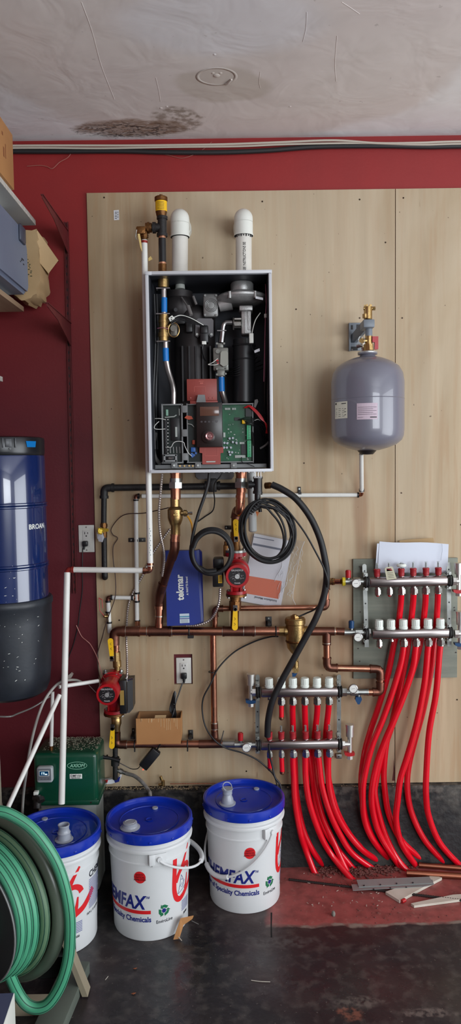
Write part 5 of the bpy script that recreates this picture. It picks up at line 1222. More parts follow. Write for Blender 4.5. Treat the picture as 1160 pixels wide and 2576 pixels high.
def manifold(xa, ya, xb, yb, d, ports, kind, nuts, lab, rh=.0205):
    a = P(xa, ya, d); b_ = P(xb, yb, d); root = T('manifold', lab, 'manifold', (a+b_)/2)
    ax = (b_-a).normalized(); upv = Vector((-ax.z, 0, ax.x))
    b = MB(mst)      # slightly squared bar
    n = 28; secA = []
    for q in (a, a+ax*.006, b_-ax*.006, b_):
        k = .86 if q is a or q is b_ else 1
        secA.append([q + (upv*math.copysign(abs(math.sin(2*math.pi*i/n))**.72, math.sin(2*math.pi*i/n)) + Y3*math.copysign(abs(math.cos(2*math.pi*i/n))**.72, math.cos(2*math.pi*i/n)))*rh*k for i in range(n)])
    rings = [[b.bm.verts.new(v) for v in s_] for s_ in secA]
    for A, B in zip(rings, rings[1:]):
        for i in range(n): b._f([A[i], A[(i+1) % n], B[(i+1) % n], B[i]])
    b._f(rings[0]); b._f(rings[-1][::-1])
    O('bar', b, root)
    for xp in ports:
        t = (xp-xa)/(xb-xa); q = a.lerp(b_, t)
        if kind == 'flow':
            u = q+upv*rh*.95
            m_ = MB(fm).lathe([(.006,0),(.0105,.002),(.0105,.006),(.0125,.008),(.0125,.026),(.0135,.0275),(.0135,.032),(.011,.034),(.004,.034)], u, upv, 20)
            f_ = O('flow_meter', m_, root, 'red flow meter')
            O('sight_glass', MB(gls).cyl(u+upv*.034, u+upv*.056, .0048, .0042, 14).cyl(u+upv*.056, u+upv*.058, .0055, seg=14), f_)
            O('needle', MB(ink).cyl(u+upv*.034, u+upv*.054, .0012, seg=6), f_)
            O('base_ring', MB(steel).cyl(u-upv*.003, u+upv*.003, .0115, seg=6), f_)
        else:
            u = q+upv*rh*.9
            m_ = MB(capw).lathe([(.0165,0),(.0175,.002),(.0175,.009),(.0158,.011),(.0158,.036),(.0145,.0385),(0,.0385)], u, upv, 28)
            for i in range(14): an = i*math.pi/7; m_.box(u+upv*.024+Vector((math.cos(an)*.0158, math.sin(an)*.0158, 0)), (.0016,.0016,.021), Matrix.Rotation(an, 3, 'Z'))
            O('cap', m_, root, 'white actuator cap')
    for xp, big in nuts:
        t = (xp-xa)/(xb-xa); q = a.lerp(b_, t)-upv*rh*.9; s_ = {2: 1.0, 1: .78, 0: .62}[big]
        nt_ = MB(chrome); nt_.cyl(q, q-upv*.008, .011*s_, seg=18); nt_.cyl(q-upv*.006, q-upv*.013, .0135*s_, seg=6)
        if big: nt_.cyl(q-upv*.012, q-upv*.03, .0165*s_, seg=6); nt_.cyl(q-upv*.03, q-upv*.034, .0148*s_, seg=18)
        O('compression_nut', nt_, root)
    return root, a, b_, ax, upv
A_x = [949,979,1010,1040,1072,1103]; B_x = [954,984,1015,1046,1077,1108]; C_x = [677,708,737,767,797.5,828]; D_x = [678,708,737,769,799,829]
dM = .10
mA, *_ = manifold(929,1465,1124,1460,dM, A_x, 'flow', [(950,1),(980,1),(1010,2),(1041,2),(1071,2),(1102,2)], 'upper steel manifold bar on the grey-green board, with red flow meters on top')
mB, *_ = manifold(936,1595,1134,1591,dM, B_x, 'cap', [(954,1),(985,0),(1016,2),(1047,2),(1078,2),(1109,2)], 'steel manifold bar on the lower half of the grey-green board, with white caps')
mC, *_ = manifold(657,1741,850,1739,dM, C_x, 'cap', [(708,2),(737,2),(767,2),(798,2),(828,2),(678,0)], 'steel manifold bar with white caps on the bare plywood, below the brass separator')
mD, *_ = manifold(656,1874,851,1870,dM, D_x, 'flow', [(678,1),(708,1),(738,2),(769,2),(799,2),(829,2)], 'lowest steel manifold bar, above the floor tubes, with red flow meters on top')
# brackets
def mbr(x, y0, y1, ys, lab, lean=0.0):
    root = T('manifold_bracket', lab, 'bracket', P(x, y1, .03)); xt = x-(y1-y0)*lean/2; xb_ = x+(y1-y0)*lean/2
    b = MB(zinc); w_ = .0085; A = P(xt, y0, .055); B = P(xb_, y1, .055)
    pts = [B-X3*w_, B+X3*w_, A+X3*w_]+[A+X3*w_*math.cos(t*math.pi/6)+Z3*w_*math.sin(t*math.pi/6) for t in range(1, 6)]+[A-X3*w_]
    b.prism(pts, (0,.0022,0))
    for q in (A-Z3*.01, B+Z3*.01): b.box(q+Y3*.016, (.014,.03,.012))
    O('strap', b, root)
    k = MB(blk); n = max(4, int((y1-y0)/38))
    for i in range(n):
        q = A.lerp(B, (i+.3)/n); k.cyl(q-Y3*.0003, q-Y3*.0008, .0032, seg=12)
    O('slot', k, root)
    for y in ys:
        q = P(x, y, dM)
        c_ = MB(rub); c_.torus(q, X3, .0215, .0042, 28, 8); c_.torus(q+X3*.009, X3, .021, .003, 28, 8); O('clamp', c_, root, 'black rubber-lined clamp')
        s_ = MB(zinc); s_.box(q+Z3*.028+Y3*.015, (.016,.035,.014)); s_.box(q-Z3*.028+Y3*.015, (.016,.035,.014)); s_.cyl(q+Z3*.028-Y3*.004, q+Z3*.028-Y3*.01, .005, seg=8); s_.cyl(q-Z3*.028-Y3*.004, q-Z3*.028-Y3*.01, .005, seg=8); O('clamp_ear', s_, root)
    return root
mbr(920, 1424, 1628, (1464,1594), 'left steel strap carrying the two upper manifolds on the grey-green board', .03)
mbr(1130, 1420, 1626, (1460,1591), 'right steel strap carrying the two upper manifolds on the grey-green board', .01)
mbr(648, 1702, 1893, (1741,1874), 'left steel strap carrying the two lower manifolds', 0)
mbr(853, 1702, 1890, (1739,1871), 'right steel strap carrying the two lower manifolds', 0)
b = MB(zinc); b.pbox(846,1898,860,1909,.013,.03,.001); b.m(blk).pbox(851,1902,854,1905,.03,.0305)
solo('mounting_tab', b, 'small square steel tab below the right strap of the lowest manifold', 'bracket')
# left ends
def endL(root, x0, x1, y, d, gx, gy, cx, cy, capmat, ring=None):
    b = MB(zinc); q0, q1 = P(x0, y, d), P(x1, y, d); b.cyl(q0, q1, .0125, seg=22); m0 = q0.lerp(q1, .55)
    b.cyl(m0-X3*.014, m0+X3*.014, .0175, seg=8); b.cyl(q1-X3*.014, q1, .0185, seg=6); b.cyl(P(cx, y, d), P(cx, cy+4, d), .0075, seg=14); O('valve_body', b, root)
    gauge(root, gx, gy, d+.03)
    O('valve_cap', MB(capmat).cyl(P(cx,cy+9,d), P(cx,cy-8,d), .0105, .0115, 18).cyl(P(cx,cy-8,d), P(cx,cy-10,d), .009, seg=18), root)
    if ring: O('yellow_ring', MB(ring).cyl(P(x0-1,y,d), P(x0+6,y,d), .0175, seg=24), root)
endL(mA, 862, 926, 1463, .09, 895, 1467, 876, 1444, M('red_cap', (170,24,30), .4), M('yellow_ring', (210,190,40), .4))
endL(mB, 866, 932, 1591, .09, 900, 1602, 884, 1571, bluec)
endL(mD, 590, 652, 1873, .09, 620, 1879, 605, 1853, M('red_cap', (170,24,30)))
b = MB(zinc); q0, q1 = P(858,1741,.09), P(926,1741,.09); b.cyl(q0, q1, .0125, seg=22); b.cyl(P(860,1740,.09), P(872,1740,.09), .0185, seg=6); b.cyl(P(882,1741,.09), P(900,1741,.09), .0165, seg=8); b.cyl(P(902,1741,.09), P(902,1754,.09), .0075, seg=12); O('valve_body', b, mC)
gauge(mC, 888, 1731, .13); O('drain_knob', MB(bluec).pprism([(896,1754),(909,1754),(911,1760),(905,1772),(900,1772),(894,1761)], .085, .105), mC, 'blue drain knob')
def vent_end(root, x, yt, ym, yb, d, xs, hmat, right=True):
    b = MB(nickel); b.cyl(P(x,yt,d), P(x,(yt+ym)/2+4,d), .0155, seg=24); b.cyl(P(x,yt-2,d), P(x,yt+4,d), .017, seg=24); b.cyl(P(x,(yt+ym)/2+2,d), P(x,yb,d), .0095, seg=20)
    b.cyl(P(xs,ym,d), P(x,ym,d), .0115, seg=20); b.cyl(P(xs,ym,d), P(xs+(9 if right else -9),ym,d), .0175, seg=6); b.cyl(P(x,yb-2,d), P(x,yb+9,d), .012, seg=6); b.cyl(P(x+(8 if right else -8),yt+3,d), P(x,yt+3,d), .006, seg=8); O('end_vent', b, root)
    O('drain_handle', MB(hmat).pprism([(x-13,yb-6),(x+13,yb-5),(x+12,yb+1),(x+5,yb+3),(x-5,yb+3),(x-12,yb)], d-.008, d+.016), root)
vent_end(mA, 1154, 1418, 1462, 1490, .09, 1138, redc); vent_end(mB, 1158, 1540, 1594, 1624, .09, 1143, bluec)
vent_end(mD, 880, 1824, 1872, 1900, .09, 858, redc); vent_end(mC, 631, 1697, 1741, 1768, .09, 643, bluec, False)
O('loose_cap', MB(capw).lathe([(.012,0),(.0185,.002),(.02,.006),(.0165,.012),(.01,.013)], P(1010,1426,dM)+Z3*-.0, Z3, 24), mA, 'white collar on one flow meter')
# hang tag
tg = T('hang_tag', 'pale hang tag looped over the second flow meter of the upper manifold', 'tag', P(985, 1450, .125))
b = MB(M('tag_paper', (190,186,160), .7)); o_ = [P(968,1431,.127),P(972,1427,.127),P(986,1425,.127),P(989,1428,.127),P(998,1456,.124),P(973,1459,.124)]
b.prism([o_[0],o_[4],o_[5]], (0,.0006,0)); b.prism([o_[0], P(974,1437,.127), P(988,1436,.127), o_[3], o_[4]], (0,.0006,0)); b.prism([o_[0],o_[1],P(973,1431,.127),P(973,1437,.127)], (0,.0006,0)); b.prism([o_[2],o_[3],P(988,1437,.127),P(984,1430,.127)], (0,.0006,0)); b.prism([o_[1],o_[2],P(984,1429,.127),P(974,1430,.127)], (0,.0006,0)); O('card', b, tg)
k = MB(M('tag_print', (110,108,96), .7))
for i in range(4): k.prism([P(975+i,1441+i*4,.1285),P(989+i,1440+i*4,.1285),P(989+i,1441+i*4,.1285),P(975+i,1442+i*4,.1285)], (0,.0002,0))
O('print', k, tg)
# folded plans behind the upper manifold
b = MB(M('drawing_paper', (214,220,232), .7))
for i, (x0, x1, y1, dd) in enumerate(((955,1129,1362,.062),(949,1126,1366,.056),(954,1120,1364,.05))):
    n = 10; T_ = []; B_ = []
    for k_ in range(n+1):
        t = k_/n; w_ = .004*math.sin(t*5+i); T_.append(P(x0+(x1-x0)*t, y1+6*t+1.5*math.sin(t*7+i), dd+.012+w_)); B_.append(P(x0-5+(x1-x0+2)*t, 1440+i*1.0, dd+w_*.3-.01))
    vt = [b.bm.verts.new(q) for q in T_]; vb2 = [b.bm.verts.new(q) for q in B_]; vt2 = [b.bm.verts.new(q+Y3*.0015) for q in T_]; vb3 = [b.bm.verts.new(q+Y3*.0015) for q in B_]
    for k_ in range(n):
        b._f([vt[k_],vt[k_+1],vb2[k_+1],vb2[k_]]); b._f([vt2[k_],vt2[k_+1],vb3[k_+1],vb3[k_]]); b._f([vt[k_],vt[k_+1],vt2[k_+1],vt2[k_]]); b._f([vb2[k_],vb2[k_+1],vb3[k_+1],vb3[k_]])
    b._f([vt[0],vb2[0],vb3[0],vt2[0]]); b._f([vt[n],vb2[n],vb3[n],vt2[n]])
b.m(M('pencil_line', (150,156,170), .7)).tube([P(1112,1368,.0772),P(1113,1385,.073),P(1109,1410,.067)], .0006, 4)
solo('folded_plans', b, 'folded white drawing paper tucked behind the upper manifold', 'paper')
b = MB(kraft).prism([P(1005,1360,.03),P(1030,1357,.03),P(1090,1353,.035),P(1092,1362,.035),P(1092,1400,.03),P(1005,1400,.03)], (0,.001,0))
solo('kraft_sheet', b, 'brown paper sheet sticking up behind the folded white plans', 'paper')

# ------------------------------------------------------------------ red floor-heating tubes
def tubeR(pts, end, lab, grp=None, r=.0125):
    p = [P(*q) for q in pts] + [PZ(end[0], end[1], .004)]; l_ = p[-1]; l2 = l_ + (l_-p[-2]).normalized()*.03; l2.z = -.01
    b = MB(redpex).tube(sm(p+[l2], 8), r, 16)
    return solo('heating_tube', b, lab, 'heating tube', grp)
gR = 'red floor-heating tubes from the upper manifolds'; gL = 'red floor-heating tubes from the lower manifolds'
f1, f2 = .1, .055
# lower bar of the upper pair (in front)
tubeR([(1016,1618,f1),(1013,1645,f1),(1005,1682,f1),(986,1745,f1),(962,1812,.1),(937,1873,.1),(920,1938,.1),(913,1990,.1),(917,2060,.09),(940,2115,.075)], (985,2168), 'red tube from the third nut of the white-capped upper manifold, leftmost in front', gR)
tubeR([(1047,1618,f1),(1045,1640,f1),(1039,1680,f1),(1018,1745,f1),(991,1812,.1),(968,1865,.1),(947,1926,.1),(935,1998,.1),(942,2058,.09),(962,2112,.075)], (1006,2180), 'red tube from the fourth nut of the white-capped upper manifold, printed near the curb top', gR)
tubeR([(1078,1618,f1),(1076,1640,f1),(1068,1720,f1),(1049,1817,f1),(1025,1902,.1),(1008,1957,.1),(1001,2010,.1),(997,2065,.09),(1011,2123,.075)], (1046,2177), 'red tube from the fifth nut of the white-capped upper manifold', gR)
tubeR([(1109,1618,f1),(1106,1640,f1),(1097,1745,f1),(1080,1841,f1),(1073,1938,.1),(1072,2000,.1),(1079,2053,.09),(1106,2119,.075)], (1154,2174), 'rightmost red tube, from the last nut of the white-capped upper manifold', gR)
# upper bar (behind)
tubeR([(1010,1488,f1),(1008,1520,.08),(1001,1580,f2),(990,1625,f2),(975,1700,f2),(951,1781,f2),(931,1841,f2),(916,1900,f2),(909,1975,.07),(922,2065,.065),(952,2130,.06)], (1002,2166), 'red tube from the third flow meter, rearmost beside the copper loop', gR)
tubeR([(1041,1488,f1),(1039,1520,.08),(1032,1580,f2),(1022,1650,f2),(1004,1740,f2),(986,1820,f2),(973,1866,f2),(966,1938,f2),(968,1985,.06),(979,2050,.06),(1011,2115,.06)], (1070,2168), 'red tube from the fourth flow meter, passing behind its neighbours to the curb middle', gR)
tubeR([(1071,1488,f1),(1070,1520,.08),(1063,1580,f2),(1050,1650,f2),(1020,1740,f2),(985,1830,f2),(961,1900,f2),(947,1960,f2),(944,2003,.06),(963,2082,.06),(992,2148,.06)], (1020,2186), 'red tube from the fifth flow meter, hidden between two front tubes', gR)
tubeR([(1102,1488,f1),(1101,1520,.08),(1097,1580,f2),(1091,1625,f2),(1085,1680,f2),(1066,1781,f2),(1043,1866,f2),(1028,1930,f2),(1025,1985,.06),(1036,2045,.06),(1068,2112,.06)], (1118,2170), 'red tube from the sixth flow meter, second from the right at the floor', gR)
# lower pair
tubeR([(738,1893,f1),(737,1915,f1),(739,1954,f1),(743,2021,.1),(756,2095,.09),(770,2140,.075)], (790,2192), 'leftmost red tube of the lowest manifold', gL)
tubeR([(769,1893,f1),(768,1915,f1),(770,1965,f1),(780,2025,.1),(806,2100,.085),(834,2150,.075)], (878,2204), 'second red tube of the lowest manifold, sweeping right in front', gL)
tubeR([(799,1893,f1),(802,1915,f1),(810,1977,f1),(830,2044,.1),(855,2098,.085),(885,2145,.07)], (930,2180), 'third red tube of the lowest manifold, sweeping far right', gL)
tubeR([(829,1893,f1),(826,1915,f1),(828,1977,f1),(842,2035,.1),(870,2088,.085),(912,2138,.07)], (958,2168), 'fourth red tube of the lowest manifold, longest sweep to the right', gL)
tubeR([(737,1765,f1),(736,1790,.085),(738,1850,f2),(742,1920,f2),(746,2000,.055),(761,2080,.055),(784,2135,.055)], (812,2175), 'red tube from the third capped port, lying behind the leftmost lower tube', gL)
tubeR([(767,1765,f1),(767,1790,.085),(770,1850,f2),(780,1920,f2),(788,1975,.055),(798,2035,.055),(824,2100,.06)], (884,2180), 'red tube from the fourth capped port, behind the second lower tube', gL)
tubeR([(798,1765,f1),(798,1790,.085),(792,1850,f2),(788,1920,f2),(795,1985,.06),(812,2055,.065),(838,2115,.07)], (872,2190), 'red tube from the fifth capped port, behind the third lower tube', gL)
tubeR([(828,1765,f1),(826,1790,.085),(820,1850,f2),(822,1920,f2),(832,1985,.06),(852,2050,.06),(888,2110,.06)], (940,2160), 'red tube from the sixth capped port, behind the fourth lower tube', gL)
def stub(x, y0, y1, x1, lab, small=False, r=.0098):
    t = T('capped_stub', lab, 'capped tube stub', P(x1, y1, f1)); O('tube', MB(redpex).cyl(P(x,y0,f1), P(x1,y1-4,f1), r, seg=18), t)
    O('plug', MB(copper if not small else redc).cyl(P(x1,y1-6,f1), P(x1,y1-2,f1), r*1.08, seg=18).sphere(P(x1,y1-2,f1), r*1.0, (1,1,.8), 14), t, None if small else 'copper plug')
stub(708, 1764, 1809, 708, 'short plugged red stub under the second white cap of the lower manifolds')
stub(678, 1898, 1937, 679.5, 'short plugged red stub at the left end of the lowest manifold')
stub(708, 1898, 1946, 710, 'longer plugged red stub, second along the lowest manifold')
stub(950, 1488, 1500, 950, 'tiny red plug under the first flow meter of the upper manifold', True, .007)
stub(980, 1488, 1500, 980, 'tiny red plug under the second flow meter of the upper manifold', True, .007)
stub(954, 1616, 1630, 955, 'tiny red plug under the first white cap on the grey-green board', True, .006)
k = MB(M('tube_print', (90,40,40), .5))
for i in range(3):
    for j in range(3): q = P(938+i*4+j*.4, 1824+j*6-i, .112); k.box(q, (.0035,.0006,.0012))

# ------------------------------------------------------------------ hoses, cables and coils in front of the wall
def hose(pts, r, lab, mat=blkm, name='hose', cat='hose', seg=14, n=10):
    return solo(name, MB(mat).tube(sm([P(*q) for q in pts], n), r, seg), lab, cat)
bh = T('drain_hose', 'thick black hose arching from the boiler down in front of the lower manifolds', 'hose', P(676, 1868, .16))
O('tube', MB(blkm).tube(sm([P(*q) for q in ((684,1219,.2),(710,1231,.21),(745,1255,.22),(780,1300,.22),(805,1355,.22),(818,1410,.22),(822,1450,.21),(815,1500,.2),(795,1555,.2),(768,1605,.19),(735,1665,.18),(705,1720,.17),(685,1765,.165),(675,1810,.15),(673,1852,.135))], 10), .0128, 16), bh)
O('ferrule', MB(bronze).cyl(P(668,1222,.19), P(680,1221,.2), .0125, seg=12).cyl(P(676,1221,.197), P(684,1220,.2), .010, seg=16), bh, 'brass hose end')
# coiled cable
cc = T('cable_coil', 'large coil of thin black cable hanging under the right of the boiler', 'cable', P(672, 1400, .25)); random.seed(12)
b = MB(blkm); pts = []
LO = ((0,0,71,82),(2,-4,66,76),(-5,3,60,78),(6,4,64,70),(-9,-3,46,66),(4,8,69,70),(-14,2,43,60),(7,-3,62,79),(-3,9,66,68),(0,0,70,80))
for k_ in range(10*24+1):
    a = 2*math.pi*k_/24 + math.pi*.6; t = k_/24; lo = int(t); f_ = t-lo; f_ = f_*f_*(3-2*f_)
    A, B = LO[lo % 10], LO[(lo+1) % 10]; ox_, oy_, rx, ry = [A[i]*(1-f_)+B[i]*f_ for i in range(4)]
    x_ = 673+ox_+rx*math.cos(a)+7*math.sin(-a); y_ = 1336+oy_-ry*math.sin(a)
    if y_ < 1290: y_ = 1290-(1290-y_)*.8-(6 if lo % 2 else 0); x_ = x_*.9+(655+6*(lo % 3))*.1
    pts.append(P(x_, y_, .235+.0045*(lo % 4)+.005*math.sin(a*1.5+lo)))
b.tube(sm(pts, 3), .0041, 8)
b.tube(sm([P(636,1290,.245),P(655,1262,.25),P(685,1256,.25),P(715,1275,.25),P(745,1310,.25),P(770,1345,.25),P(795,1390,.24),P(815,1430,.235),P(824,1465,.23),P(815,1500,.17),P(795,1530,.12),P(770,1543,.1),P(752,1551,.1)], 8), .0034, 8)
O('loops', b, cc)
k = MB(blk); 
for i in range(5): k.torus(P(628+i*5,1288-i*5,.24), Vector((1,0,1)), .012, .003, 14, 6)
O('cable_tie', k, cc)
# coiled black hose in the middle
ch = T('hose_coil', 'coil of black hose hanging from the boiler over the blue box', 'hose', P(530, 1445, .25))
pts = []
for k_ in range(61):
    a = 2*math.pi*k_/20+R(165); rr2 = 54-(k_/20)*2; pts.append(P(533+rr2*math.cos(a)*.98, 1387-rr2*math.sin(a)*1.08+(k_//20)*1.5, .235+.012*(k_/20)))
b = MB(blkm).tube(sm(pts, 3), .0075, 12)
b.tube(sm([P(527,1190,.25),P(524,1215,.25),P(514,1250,.25),P(500,1290,.25),P(489,1330,.25),P(482,1370,.25),P(486,1405,.245),P(500,1430,.24),P(520,1441,.24)], 8), .0062, 12); O('loops', b, ch)
b = MB(blk); b.tube(sm([P(500,1428,.255),P(520,1438,.26),P(545,1436,.26)], 6), .011, 12); O('tape_wrap', b, ch, 'taped bundle')
hose([(560,1190,.2),(553,1200,.2),(541,1215,.18),(538,1235,.12),(540,1262,.06),(535,1285,.04),(515,1300,.025),(498,1312,.02)], .0026, 'thin dark wire looping down right of the coiled hose onto the plywood', dcab, 'wire', 'wire', 8)
hose([(425,1277,.14),(400,1283,.1),(360,1291,.06),(320,1293,.05),(298,1305,.04),(280,1330,.03),(284,1345,.03),(296,1354,.03),(285,1375,.03),(285,1410,.05),(290,1450,.05),(290,1500,.05),(275,1545,.05),(263,1580,.05),(258,1600,.05),(245,1650,.05),(250,1700,.1),(262,1728,.2)], .002, 'thin brown thermostat wire wandering from the brass valve to the left pump', M('brown_wire', (64,44,38), .5), 'wire', 'wire', 8)
hose([(192,1573,.02),(205,1600,.02),(218,1612,.03),(228,1622,.03),(242,1648,.05),(250,1672,.08),(258,1700,.12),(264,1712,.2),(258,1730,.23)], .0016, 'pinkish thermostat wire hanging over the left pump', M('pink_wire', (190,130,120), .5), 'wire', 'wire', 8)
fx = M('flex_metal', (176,166,160), .35, .8)
def fxo(pts, r, lab): solo('flexible_conduit', flex([P(*q) for q in pts], r, fx), lab, 'conduit')
fxo([(408,1192,.28),(404,1240,.27),(400,1290,.26),(403,1340,.25),(411,1380,.22),(413,1410,.18),(408,1450,.14)], .0055, 'ribbed metal conduit dropping from the boiler beside the discharge pipe')
fxo([(428,1330,.03),(405,1362,.03),(380,1400,.03),(358,1450,.03),(335,1490,.03),(322,1530,.03),(318,1600,.045),(319,1640,.08),(320,1690,.15),(318,1715,.165)], .0055, 'ribbed metal conduit running down the plywood to the black box of the left pump')
fxo([(554,1480,.16),(552,1510,.15),(545,1535,.14),(530,1558,.12),(512,1568,.115),(490,1574,.11),(470,1574,.1)], .0052, 'silver ribbed conduit curving from the right pump behind the blue box')
O('conduit_nut', MB(steel).cyl(P(317,1716,.17),P(317,1706,.165),.008,seg=8).cyl(P(320,1711,.17),P(334,1706,.17),.003,seg=6), p2)
# sensor capillary
hose([(700,1601,.07),(680,1602,.05),(640,1614,.04),(590,1640,.04),(550,1680,.06),(530,1720,.07),(512,1755,.07),(509,1790,.07),(518,1830,.08),(540,1862,.1),(570,1882,.1),(610,1894,.1),(645,1910,.1),(670,1930,.1),(690,1952,.12),(700,1985,.14)], .0032, 'thin black sensor cable bowing left from the separator down to the right pail', blkm, 'sensor_cable', 'cable', 8)
hose([(676,1872,.16),(680,1905,.15),(686,1930,.15),(692,1955,.16),(705,1975,.16),(712,2010,.16)], .004, 'black cable dropping from the thick hose behind the right pail', blkm, 'cable', 'cable', 8)
b = MB(blk); b.tube([P(563,1838,.09),P(556,1866,.1)], .0022, 6); b.torus(P(557,1871,.09), Vector((1,0,.4)), .012, .002, 16, 6); solo('cable_tie', b, 'black cable tie sticking up on the lower copper header', 'cable tie')
b = MB(blk); b.torus(P(533,1690,.055), Z3, .013, .0018, 16, 6); b.tube([P(538,1688,.065),P(546,1687,.07)], .0016, 6); solo('cable_tie', b, 'black cable tie round the long vertical copper pipe', 'cable tie')
# condensate drain
cdn = T('drain_pipe', 'grey-white plastic drain pipe ending open under the boiler behind the cable coil', 'pipe', P(636, 1340, .12))
O('pipe', MB(M('grey_drain_pipe', (176,178,176), .4)).cyl(P(632,1187,.12), P(636,1335,.12), .0165, seg=28).sphere(P(636,1334,.12), .0165, (1,1,.5), 20), cdn)
O('coupling', MB(M('grey_drain_pipe', (176,178,176))).cyl(P(633,1186,.12), P(633,1206,.12), .0185, seg=28), cdn)
O('orange_wedge', MB(M('orange_plastic', (210,110,40), .5)).pprism([(643,1286),(652,1289),(647,1300)], .15, .158), cdn)
ct = T('condensate_tee', 'black plastic trap and tee under the right of the boiler', 'drain trap', P(648, 1290, .22))
b = MB(blk); b.cyl(P(649,1199,.22),P(649,1242,.22),.0165,seg=24); b.cyl(P(649,1199,.22),P(649,1205,.22),.0185,seg=24); b.cyl(P(649,1236,.22),P(648,1243,.22),.0185,seg=24); b.cyl(P(649,1219,.22),P(628,1219,.22),.0115,seg=20); b.cyl(P(634,1219,.22),P(625,1219,.22),.0155,seg=20); b.cyl(P(648,1242,.22),P(648,1262,.22),.0115,seg=20); b.cyl(P(652,1262,.2),P(655,1288,.2),.007,seg=14); O('body', b, ct)
b = MB(steel)
for x in (641,649,656): b.tube([P(x,1186,.25),P(x,1199,.25)], .0018, 6)
b.box(P(649,1200,.24), (.03,.004,.008)); O('clip', b, ct)
# ------------------------------------------------------------------ installation manual in a clear bag
mn = T('manual', 'installation manual with orange band, tilted in a clear bag right of the pump', 'manual', P(650, 1510, .04))
def quad(b, pts, d0, d1): b.prism([P(x, y, d1) for x, y in pts], (0, d1-d0, 0))
b = MB(M('manual_white', (208,206,210), .5)); quad(b, [(640,1342),(738,1362),(706,1530),(606,1512)], .016, .024); O('booklet', b, mn)
b = MB(M('manual_orange', (206,94,48), .5)); quad(b, [(621,1448),(709,1462),(702,1507),(613,1492)], .024, .0247); bnd = O('orange_band', b, mn, 'orange band')
b = MB(M('manual_grey', (96,100,116), .5)); quad(b, [(637,1366),(729,1384),(728,1389),(636,1371)], .024, .0247); quad(b, [(636,1349),(690,1359),(689,1361),(636,1351)], .024, .0247); O('stripe', b, mn)
b = MB(M('manual_text', (70,72,84), .6)); b.ptext('Installation Manual', .0125, 697, 1510, .0252, R(169), bold=.0002, sx=1.0); O('print', b, mn)
b = MB(M('clear_bag', (235,236,238), .12, 0, trans=.9, alpha=.35))
n = 12; L_ = [(636,1338),(704,1348),(766,1362),(752,1420),(735,1500),(742,1528),(716,1534),(600,1514)]
b.pprism(L_, .026, .0268); O('bag', b, mn, 'clear plastic bag'); 
b = MB(M('bag_crease', (225,228,230), .15, 0, trans=.3)); random.seed(9)
for i in range(22):
    x = random.uniform(708,758); y = random.uniform(1362,1500); l = random.uniform(12,45); s_ = random.uniform(-.5,.1)
    if x > 770-(y-1360)*.2: x -= 24
    b.tube(sm([P(x,y,.028), P(x+s_*l*.4+3,y+l*.35,.032), P(x+s_*l*.6-3,y+l*.7,.029), P(x+s_*l,y+l,.028)], 4), random.uniform(.0005,.0012), 5)
b.tube(sm([P(766,1362,.03),P(757,1385,.03),P(750,1420,.034),P(741,1470,.03),P(737,1505,.03),P(743,1524,.03),P(718,1534,.03)], 5), .0011, 5); O('crease', b, mn)
